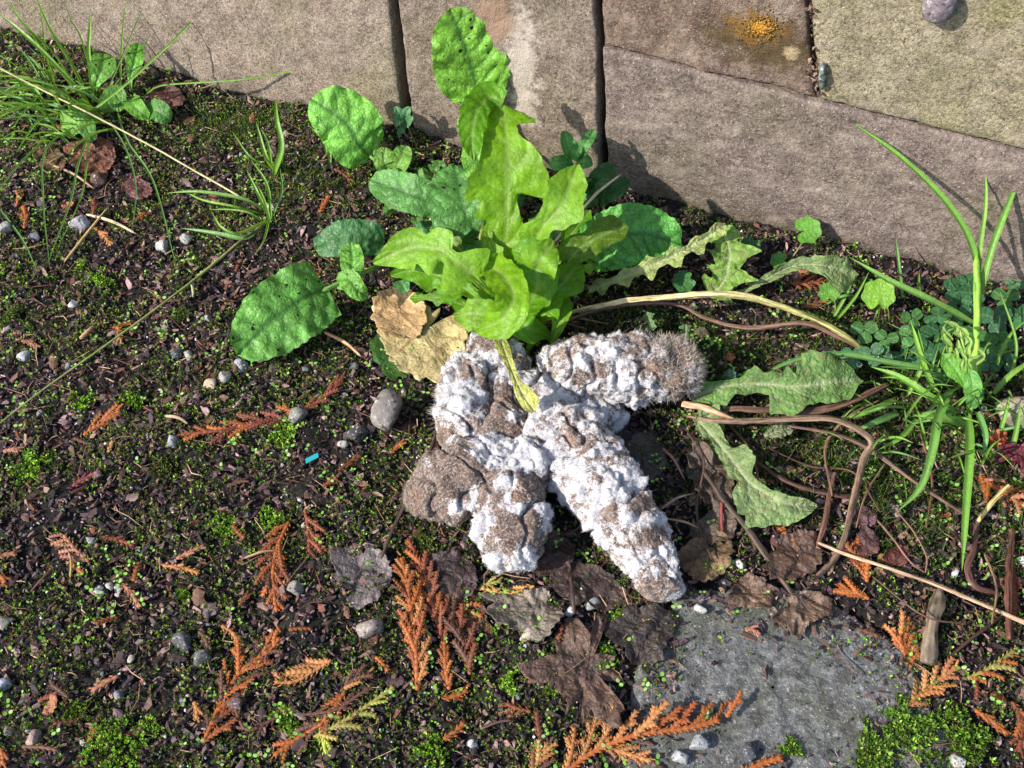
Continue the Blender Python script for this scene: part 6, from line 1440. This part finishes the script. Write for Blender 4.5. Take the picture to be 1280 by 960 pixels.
lone_leaf('wilted_leaf', [(928, 366, .8), (958, 348, 1.4), (995, 332, 2.0), (1034, 333, 2.2), (1072, 345, 1.4)], [(0, 3), (.3, 6), (.55, 10), (.7, 12), (.85, 18), (1, 2)], [(0, 3), (.3, 7), (.55, 7), (.68, 12), (.8, 30), (.93, 26), (1, 2)], MAT_WILT, WG3, 'folded greyish leaf bridging towards the slanting grass blades', fold=.3, seed=53, nt=60)
lone_leaf('wilted_leaf', [(864, 498, .9), (900, 484, 1.3), (945, 480, 1.6), (995, 483, 1.9), (1040, 478, 1.9), (1076, 474, 1.4)],
          [(0, 3), (.12, 13), (.2, 8), (.3, 10), (.38, 22), (.42, 14), (.5, 16), (.56, 24), (.6, 15), (.64, 36), (.7, 40), (.8, 32), (.92, 24), (1, 3)], [(0, 3), (.1, 20), (.2, 30), (.26, 14), (.34, 12), (.42, 13), (.46, 12), (.5, 36), (.6, 36), (.67, 22), (.75, 28), (.88, 26), (1, 3)], MAT_WILT, WG2, 'large wilted grey green jagged leaf beside the oval dropping', skew=.2, nt=90, ns=9, fold=.1, wave=.2, seed=54, midw=.11, quilt=.07)
lone_leaf('wilted_leaf', [(868, 522, .9), (890, 545, 1.1), (912, 572, 1.4), (940, 606, 1.5), (980, 628, 1.4), (1022, 632, 1.0)],
          [(0, 3), (.15, 16), (.25, 12), (.33, 10), (.4, 30), (.5, 26), (.56, 10), (.7, 9), (.85, 10), (1, 2)], [(0, 3), (.15, 10), (.3, 8), (.4, 14), (.5, 14), (.55, 9), (.62, 36), (.72, 44), (.85, 26), (1, 2)], MAT_WILT, WG3, 'pale folded wilted leaf with a pointed tip above the brown leaves', skew=.2, nt=80, ns=9, fold=.2, wave=.18, seed=55, midw=.1)
lone_leaf('wilted_leaf', [(870, 530, .9), (885, 520, 1.0), (903, 540, .8)], [(0, 3), (.5, 16), (1, 4)], None, MAT_WILT, WG3, 'torn pale green leaf scrap under the reddish stalk', seed=56, nt=30)
lone_leaf('wilted_leaf', [(955, 545, .6), (975, 538, .9), (992, 532, .7)], [(0, 3), (.5, 12), (1, 2)], None, MAT_WILT, sr(140, 150, 110, .6), 'small grey green leaf scrap under the reddish stalk middle', seed=57, nt=30)
lone_leaf('wilted_leaf', [(800, 420, .6), (812, 405, 1.3), (808, 390, 1.6)], jag(11, 3, .6), jag(11, 3, .6), MAT_WILT, sr(110, 150, 96, .6), 'small pointed grey green leaf behind the oval dropping', skew=.4, seed=58, nt=40)
lone_leaf('wilted_leaf', [(845, 430, .6), (856, 420, 1.3), (857, 405, 1.4)], jag(9, 2, .6), jag(9, 2, .6), MAT_WILT, sr(90, 126, 84, .6), 'small shaded leaf tip right behind the oval dropping', seed=59, nt=40)
lone_leaf('wilted_leaf', [(905, 480, .6), (912, 470, 1.2), (911, 461, 1.5)], ovate(9, .6), None, MAT_WILT, sr(84, 130, 100, .6), 'small bluish pointed leaf above the large wilted one', seed=60, nt=30)
# red crumpled leaf
lone_leaf('red_leaf', [(1246, 578, .5), (1258, 560, 1.0), (1276, 568, .9), (1292, 590, .5)], jag(12, 3, .4), jag(16, 3, .4), MAT_DEAD, sr(120, 36, 56, .45), 'dark red crumpled leaf beside the orange cedar frond', seed=61, wave=.4, nt=40)
lone_leaf('red_leaf', [(1238, 556, .6), (1248, 548, .9), (1258, 545, .7)], ovate(9, .6), None, MAT_DEAD, sr(190, 92, 54, .7), 'small orange red leaf scrap above the dark red leaf', seed=62, nt=24)

# dead leaves traced from their outlines
def flat_leaf(name, ctr, ol, mat, col, label, lift=.35, relief=.30, curl=.25, seed=0, rib=None, tw=1.0, cat='dead leaf', droop=None):
    """ol: outline in photo px round ctr (star shaped); a crumpled sheet lying on the ground."""
    ol = np.array(ol, float); c0 = np.array(ctr, float)
    d = ol-c0; an = np.arctan2(d[:, 1], d[:, 0]); o_ = np.argsort(an); an = an[o_]; rd = np.hypot(d[:, 0], d[:, 1])[o_]
    n = 140; u = np.linspace(-math.pi, math.pi, n, endpoint=False)
    rad = np.interp(u, an, rd, period=2*math.pi)
    cu, su = np.cos(u), np.sin(u)
    rad = rad*(1+.13*perlin(np.stack([cu*2.2+seed*3, su*2.2, u*0+.5], 1))+.10*perlin(np.stack([cu*6+seed*3, su*6, u*0+.5], 1))+.06*perlin(np.stack([cu*15+seed*3, su*15, u*0+.5], 1)))
    rho = np.concatenate([np.linspace(.02, .9, 13), [.96, 1.0]])
    V = np.zeros((len(rho), n, 3)); C = np.ones((len(rho), n, 4))
    for i, ro in enumerate(rho):
        px = c0[0]+np.cos(u)*rad*ro; py = c0[1]+np.sin(u)*rad*ro
        base = np.array([P(a, b) for a, b in zip(px, py)])
        g = np.maximum(H(base[:, 0], base[:, 1]), np.where(poly_sd(base[:, 0], base[:, 1], SLAB) < -.1, SLAB_TOP, -9))
        g = g*.5+.5*np.mean(g)
        rk = relief/.3
        z = g+lift+relief*perlin(np.stack([base[:, 0]*.55, base[:, 1]*.55, u*0+seed*3.3], 1))*1.3+relief*.7*perlin(np.stack([base[:, 0]*1.5, base[:, 1]*1.5, u*0+seed*1.3], 1))+-.16*rk*np.maximum(0, 1-6*np.abs(perlin(np.stack([base[:, 0]*.7, base[:, 1]*.7, u*0+seed*4.1], 1))))+.10*rk*perlin(np.stack([base[:, 0]*3.2, base[:, 1]*3.2, u*0+seed*2.3], 1))+curl*ro**3*(.4+.9*np.sin(u*3+seed)+.5*np.sin(u*5+seed*2))*.6
        z = np.maximum(z, g+.06)
        V[i] = np.array([P(a, b, zz) for a, b, zz in zip(px, py, z)])
        vm = np.zeros(n)
        for (a, b) in (rib or []):
            a = np.array(a, float); b = np.array(b, float); e = b-a
            t = np.clip(((px-a[0])*e[0]+(py-a[1])*e[1])/(e@e), 0, 1); dd = np.hypot(px-a[0]-t*e[0], py-a[1]-t*e[1])
            vm = np.maximum(vm, np.exp(-(dd/1.8)**2)); V[i][:, 2] += .05*np.exp(-(dd/3.5)**2)
        C[i, :, 3] = vm
        C[i, :, :3] = (.85+.3*perlin(np.stack([px*.03, py*.03, u*0+seed], 1)))[:, None]
    mb = MB(); mb.grid(V, C, closed=True)
    o = make(name, mb, mat, None, col=col, label=label, cat=cat)
    md = o.modifiers.new('thickness', 'SOLIDIFY'); md.thickness = .018*S; md.offset = 0
    return o
MAT_TAN = mat_leaf('tan_leaf', (0.16, 0.09, 0.04, 1), 0.14, 0.12, 0.5, 0.7, 0.25, wear=((0.17, 0.10, 0.045, 1), 0.60), cell=1.5, cellk=.15, veink=.7)
MAT_DEADP = mat_leaf('papery_leaf', (0.05, 0.042, 0.04, 1), 0.10, 0.1, 0.5, 1.0, 0.5, wear=((0.09, 0.07, 0.06, 1), 0.55), cell=1.4, cellk=.3, veink=.7)
FL = flat_leaf
FL('fallen_leaf', (525, 416), [(466, 382), (482, 360), (510, 364), (532, 378), (534, 410), (540, 392), (552, 383), (575, 390), (586, 415), (584, 440), (572, 465), (548, 476), (520, 474), (498, 462), (486, 448), (478, 420)], MAT_TAN, sr(196, 178, 126, .85), 'rounded tan fallen leaf with olive patches left of the heap', .55, .12, .2, 1, [((560, 462), (525, 415)), ((525, 415), (490, 372)), ((525, 415), (500, 440)), ((545, 440), (575, 420))])
FL('fallen_leaf', (500, 384), [(467, 384), (476, 366), (496, 360), (522, 370), (533, 388), (534, 406), (516, 424), (498, 420), (480, 420), (470, 402)], MAT_TAN, sr(202, 166, 120, .85), 'smaller brown edged leaf half lying on the rounded tan leaf', .85, .1, .2, 2, [((530, 418), (480, 372))])
FL('fallen_leaf', (486, 450), [(470, 420), (482, 418), (498, 445), (512, 470), (494, 474), (478, 456)], MAT_GREEN, sr(86, 136, 60, .6), 'green leaf edge peeping out under the rounded tan leaf', .3, .08, .1, 3, cat='leaf')
FL('dead_leaf', (452, 718), [(416, 690), (434, 682), (455, 686), (476, 690), (486, 704), (492, 716), (482, 732), (470, 745), (448, 760), (432, 752), (425, 735), (420, 715)], MAT_DEADP, sr(146, 134, 132, .62), 'silvery grey dead leaf left of the tallest cedar frond', .3, .12, .2, 4, [((478, 690), (448, 756)), ((465, 715), (425, 705)), ((460, 725), (486, 725))])
FL('dead_leaf', (735, 835), [(646, 832), (668, 822), (695, 818), (700, 790), (706, 772), (722, 780), (745, 770), (760, 768), (752, 785), (738, 798), (742, 820), (748, 846), (760, 835), (772, 820), (780, 850), (782, 885), (768, 904), (745, 895), (738, 880), (728, 905), (706, 900), (715, 882), (728, 868), (712, 862), (700, 868), (690, 850), (672, 856), (655, 848)], MAT_DEAD, sr(120, 94, 80, .62), 'brown lobed oak like dead leaf lying beside the slab', .4, .22, .35, 5, [((700, 790), (730, 850)), ((730, 850), (770, 840)), ((730, 850), (760, 890)), ((715, 830), (660, 836))])
FL('dead_leaf', (668, 762), [(592, 742), (618, 752), (640, 745), (662, 738), (682, 735), (690, 752), (704, 770), (692, 785), (678, 800), (660, 790), (640, 786), (622, 776), (606, 766)], MAT_DEADP, sr(150, 138, 122, .62), 'grey curled dead leaf below the stubby brown dropping', .45, .25, .4, 6, [((682, 720), (665, 775)), ((670, 760), (620, 755))])
FL('dead_leaf', (562, 718), [(528, 702), (548, 690), (575, 690), (590, 702), (596, 730), (580, 748), (556, 748), (534, 738)], MAT_DEAD, sr(82, 66, 66, .6), 'dark purple brown dead leaf between the upright cedar frond and the heap', .3, .15, .25, 7, [((590, 705), (540, 735))])
FL('dead_leaf', (582, 762), [(545, 748), (570, 742), (596, 728), (600, 752), (608, 775), (620, 792), (596, 786), (570, 776)], MAT_DEAD, sr(120, 78, 58, .62), 'rust brown torn leaf among the upright cedar fronds', .4, .2, .3, 8)
FL('dead_leaf', (880, 686), [(846, 694), (858, 680), (878, 672), (905, 664), (916, 680), (914, 704), (896, 720), (868, 722), (850, 712)], MAT_DEAD, sr(146, 118, 86, .62), 'tan brown dead leaf just above the slab edge', .4, .16, .3, 9, [((910, 690), (856, 700))])
FL('dead_leaf', (895, 652), [(862, 668), (882, 646), (904, 634), (920, 650), (915, 672), (892, 678)], MAT_DEADP, sr(116, 100, 84, .62), 'dull grey brown leaf behind the tan brown one', .5, .16, .3, 10)
FL('dead_leaf', (938, 740), [(908, 748), (922, 728), (940, 716), (958, 728), (972, 742), (965, 756), (940, 758), (920, 756)], MAT_DEAD, sr(140, 112, 94, .62), 'brown leaf scrap lying on the top edge of the slab', .35, .18, .35, 11)
FL('dead_leaf', (1000, 760), [(964, 772), (985, 758), (992, 742), (1014, 740), (1040, 748), (1038, 768), (1012, 776), (996, 800), (984, 784)], MAT_DEADP, sr(142, 116, 98, .62), 'crumpled brown leaf scrap on the slab pointing down', .4, .25, .4, 12, [((1000, 745), (994, 795))])
FL('dead_leaf', (1005, 690), [(958, 700), (972, 680), (992, 666), (1020, 664), (1028, 690), (1014, 716), (985, 724), (965, 722)], MAT_DEAD, sr(112, 86, 72, .6), 'dark brown leaf under the base of the bent reddish stalk', .3, .2, .3, 13)
FL('dead_leaf', (890, 592), [(858, 566), (872, 552), (892, 566), (908, 584), (916, 612), (914, 640), (896, 640), (878, 622), (864, 600)], MAT_DEADP, sr(112, 96, 82, .6), 'crumpled grey brown leaf with a hollow right of the heap', .7, .4, .5, 14, [((868, 560), (910, 636))])
FL('dead_leaf', (808, 570), [(788, 548), (808, 540), (826, 556), (834, 576), (820, 596), (800, 598), (788, 580)], MAT_DEADP, sr(92, 84, 80, .56), 'dark folded leaf in the shade between the two white droppings', .4, .2, .3, 15, [((808, 545), (808, 596))])
FL('dead_leaf', (770, 548), [(748, 545), (764, 532), (786, 536), (790, 560), (776, 576), (756, 566)], MAT_DEADP, sr(70, 60, 56, .55), 'blackish leaf under the oval dropping', .3, .15, .2, 16)
FL('dead_leaf', (730, 735), [(690, 720), (712, 700), (740, 706), (770, 730), (790, 752), (768, 764), (735, 752), (708, 748)], MAT_DEAD, sr(88, 70, 62, .58), 'dark brown leaf mould sheet under the long white dropping', .35, .15, .25, 17)
FL('dead_leaf', (795, 785), [(752, 780), (770, 765), (800, 758), (835, 756), (848, 776), (838, 800), (820, 828), (796, 832), (780, 812), (762, 800)], MAT_DEAD, sr(76, 66, 62, .55), 'blackened leaf mould covering the upper corner of the slab', .3, .15, .15, 18)
FL('dead_leaf', (680, 690), [(655, 690), (672, 668), (700, 668), (720, 690), (710, 712), (684, 722), (664, 712)], MAT_DEAD, sr(84, 62, 54, .58), 'brown leaf wedged between the stubby and the long white dropping', .35, .15, .2, 19)
FL('dead_leaf', (120, 190), [(82, 186), (98, 176), (118, 182), (132, 172), (144, 188), (140, 210), (122, 222), (100, 212), (86, 204)], MAT_DEAD, sr(146, 96, 76, .62), 'reddish brown crumpled leaf at the roots of the tall grass', .35, .2, .35, 20)
FL('dead_leaf', (60, 198), [(42, 190), (58, 182), (76, 190), (82, 206), (66, 214), (48, 208)], MAT_DEAD, sr(120, 96, 62, .62), 'olive brown leaf at the left of the tall grass roots', .3, .15, .25, 21)
FL('dead_leaf', (205, 118), [(186, 116), (200, 104), (222, 108), (230, 124), (214, 136), (194, 130)], MAT_DEAD, sr(106, 66, 58, .62), 'dark red brown leaf at the wall foot behind the grass', .3, .12, .2, 22)
FL('dead_leaf', (168, 232), [(150, 228), (162, 222), (180, 226), (192, 236), (184, 246), (160, 242)], MAT_DEAD, sr(140, 92, 92, .6), 'pinkish brown leaf scrap under the hanging grass', .3, .12, .2, 23)
FL('dead_leaf', (1125, 692), [(1104, 696), (1118, 684), (1136, 686), (1134, 700), (1112, 706)], MAT_DEAD, sr(120, 66, 62, .62), 'small dark red leaf beside the pale stick', .35, .1, .2, 24)
FL('dead_leaf', (1084, 680), [(1074, 666), (1082, 655), (1094, 668), (1096, 690), (1084, 694)], MAT_DEAD, sr(110, 74, 74, .6), 'purplish leaf scrap beside the upright orange cedar sprig', .35, .1, .2, 25)
FL('dead_leaf', (1080, 645), [(1062, 645), (1075, 636), (1094, 640), (1094, 654), (1074, 656)], MAT_DEAD, sr(120, 84, 92, .6), 'mauve leaf scrap near the bent stalk', .3, .1, .2, 26)
# odds and ends
mb = MB(); c = G(390, 573, .25); X = nrm(np.array([.85, .5, .08])); Y = nrm(np.array([-.5, .85, .0])); Z = np.cross(X, Y)
V = [c+X*a*.37+Y*b_*.13+Z*z for z in (0, .03) for a, b_ in ((-1, -1), (.8, -1), (1, 1), (-.8, 1))]
mb.add(V, [np.array([[3, 2, 1, 0], [4, 5, 6, 7], [0, 1, 5, 4], [1, 2, 6, 5], [2, 3, 7, 6], [3, 0, 4, 7]])])
make('plastic_sliver', mb, mat_tint('plastic', .4, 4, .06, .1), col=sr(40, 160, 170, .75), smooth=False, label='small turquoise plastic sliver in the mulch', cat='plastic sliver')
pebble(298, 884, 13, (112, 82, 86), 'purple brown bud scale beside the long brownish cedar frond', None, 2, name='bud', cat='bud', sink=-.2, k=.8)
pebble(124, 598, 9, (120, 76, 84), 'purple red bud at the end of the knobbly twig', None, 5, name='bud', cat='bud', sink=-.2, k=.8)
mb = MB(); c = W(1174, 2, .45); R = 1.0
v = IV*np.array([.72, .55, 1.05])*R; a = np.arctan2(v[:, 2], v[:, 0]); rad_ = np.hypot(v[:, 0], v[:, 2])
v = v*(1+.05*np.sin(rad_*11+a)[:, None])+.02*fbm(IV*3, 3)[:, None]*IV
V = c+v[:, :1]*WU+v[:, 1:2]*(-WNRM)+v[:, 2:]*ZV
mb.add(V, IF, np.column_stack([np.repeat((.8+.25*perlin(IV*2.5))[:, None], 3, 1), np.zeros(len(V))]))
make('snail', mb, MAT_STONE, col=sr(166, 152, 160, .66), label='greyish lilac rounded snail shell stuck on the olive block', cat='snail')
mb = MB(); c = W(1027, 92, .3)
tube(mb, np.array([W(1029, 78, .25), W(1028, 92, .4), W(1027, 112, .2)]), np.array([.12, .17, .1]), 8, 18, rough=.14)
make('lichen_tuft', mb, MAT_STONE, col=sr(120, 136, 132, .66), label='grey green lichen tuft hanging in the joint beside the orange patch', cat='lichen')
# fine dark grass and moss needles between the stalks
mb = MB(); n = 3400
px = np.concatenate([rr.uniform(860, 1110, 1300), rr.normal(390, 60, 300), rr.normal(300, 40, 250), rr.uniform(1080, 1290, 1050), rr.uniform(720, 900, 500)])
py = np.concatenate([rr.uniform(395, 660, 1300), rr.normal(235, 25, 300), rr.normal(160, 14, 250), rr.uniform(440, 720, 1050), rr.uniform(385, 470, 500)])
b0 = []
for a, b_ in zip(px, py):
    q = P(a, b_)
    if wall_dist(q[0], q[1]) > .3: b0.append(q)
b0 = np.array(b0); b0[:, 2] = H(b0[:, 0], b0[:, 1]); 
cl = perlin(np.column_stack([b0[:, :2]*.6, np.full(len(b0), 3.1)])); b0 = b0[cl > -.25]; n = len(b0)
n4 = 4; B0 = np.repeat(b0, n4, 0)+rr.normal(size=(n*n4, 3))*[.12, .12, 0]
dr = nrm(rr.normal(size=(n*n4, 3))*[.7, .7, .3]+[0, 0, .9]); ln = rr.uniform(.3, .95, (n*n4, 1)); sd_ = nrm(np.cross(dr, rr.normal(size=(n*n4, 3))))*.022
bd = rr.normal(size=(n*n4, 3))*.12*ln
V = np.stack([B0-sd_, B0+sd_, B0+dr*ln*.55+sd_*.8+bd*.4, B0+dr*ln*.55-sd_*.8+bd*.4, B0+dr*ln+bd*1.6-[0, 0, .05]], 1)
col = np.array([sr(*c)[:3] for c in [(86, 128, 44), (64, 104, 40), (110, 146, 56), (50, 84, 40), (130, 130, 70)]])[rr.integers(5, size=n*n4)]*.62
i5 = np.arange(n*n4)[:, None]*5
mb.add(V.reshape(-1, 3), [i5+np.array([[0, 1, 2, 3]]), i5+np.array([[3, 2, 4]])], np.repeat(np.hstack([col, np.zeros((n*n4, 1))]), 5, 0))
make('fine_grass', mb, MAT_MOSS, smooth=False, org=(0, 0, 0), label='fine dark green grass and moss needles between the stalks', cat='grass', kind='stuff')

# dew drops on the grass
g = NT('dew'); MAT_DEW = g.done(g.n('BsdfGlass', Color=(1, 1, 1, 1), Roughness=0.0, IOR=1.33))
DEW = [(1050, 458, 2.1, 'dew drop at the bend of the long arching teal blade'), (1074, 456, 2.2, 'dew drop on the tip of a bright blade over the wilted leaf'), (1095, 445, 2.2, 'dew drop at the middle of the arching teal blade'), (1111, 444, 2.2, 'dew drop on the arching teal blade towards the clump'), (1228, 566, 1.0, 'dew drop hanging from the tip of a drooping blade'), (1230, 510, 1.6, 'dew drop high in the grass clump below the buds'), (1064, 363, 2.0, 'dew drop on the thin blade above the pale stalk end')]
me = None
for px, py, z, lab in DEW:
    q = P(px, py, z); m_ = MB(); m_.add(IV*.13*np.array([1, 1, .9])+q, IF); make('dew_drop', m_, MAT_DEW, label=lab, cat='dew drop', group='dew drops on the grass')

# labels of the small loose things: counted outwards from something one can find
MARK = [('large rough grey stone', 487, 518), ('round bright moss cushion', 38, 584), ('bright moss cushion by the drooping frond', 343, 650), ('smooth slate grey pebble', 232, 806), ('silvery grey dead leaf', 452, 718), ('lobed brown leaf', 735, 835), ('tallest orange frond', 512, 765), ('long forked frond', 320, 530), ('big toothed leaf', 350, 395), ('bluish grey pebble', 102, 283), ('centre grass tuft', 335, 275), ('rounded tan leaf', 525, 416), ('turquoise plastic sliver', 390, 573), ('comb shaped cedar sprig', 95, 688), ('white pebble cluster', 135, 738), ('peach cedar fan', 375, 842), ('purple brown bud', 298, 884), ('yellow green frond', 450, 890), ('widest moss patch', 145, 935), ('salmon pink pebble', 44, 925), ('flat beige stone', 463, 790), ('oval dropping', 860, 480), ('long white dropping', 830, 650), ('broad orange cedar fan', 1130, 815), ('grey rotten stick', 1167, 785), ('feathery moss mound', 1200, 925), ('long pale stick', 1150, 722), ('bent reddish stalk', 1070, 610), ('large wilted leaf', 980, 483), ('kidney shaped leaf', 1009, 290), ('scalloped round leaf', 1098, 369), ('jagged yellow green leaf', 830, 322), ('olive moss by the lying straw', 15, 392), ('reddish brown round pebble', 128, 226), ('dark slate blue pebble', 222, 443), ('thick short orange frond', 130, 530), ('broad flat moss patch', 540, 942), ('hollow crumpled leaf', 890, 592), ('dark red crumpled leaf', 1262, 570), ('frond over the slab', 800, 925), ('yellowish tan pebble', 264, 484), ('olive moss near the long frond', 205, 588), ('leaf leaning on the tan block', 430, 200), ('red brown leaf by the wall', 205, 118), ('split orange scrap', 230, 716), ('slanting pale orange scrap', 130, 858), ('rust scraps by the plastic sliver', 430, 595), ('purple red bud', 124, 598), ('sky blue tinted pebble', 88, 458), ('drooping rust sprig', 385, 670), ('grass clump', 1200, 600), ('tan brown dead leaf', 880, 690), ('yellow green cedar sprig', 1240, 832), ('spiky light moss tuft', 95, 890), ('hanging grass blades', 75, 250), ('narrow upright block', 640, 200), ('straw across the dark joint', 735, 262), ('long white stone beside the slab', 848, 948), ('dark rough stone', 446, 548)]
MARK = [m_ for m_ in MARK if 'long white stone' not in m_[0]]
ORD = ['first', 'second', 'third', 'fourth', 'fifth', 'sixth', 'seventh', 'eighth', 'ninth', 'tenth', 'eleventh', 'twelfth', 'thirteenth', 'fourteenth']
bins = {}
for o, ph, px, py in AUTO:
    dd = [math.hypot(px-m_[1], py-m_[2]) for m_ in MARK]; i = int(np.argmin(dd))
    bins.setdefault((ph, i), []).append((dd[i], o))
for (ph, i), l in bins.items():
    l.sort(key=lambda e: e[0])
    for j, (_, o) in enumerate(l):
        o['label'] = (ph+' beside the '+MARK[i][0]) if len(l) == 1 else '%s, %s out from the %s' % (ph, ORD[j], MARK[i][0])
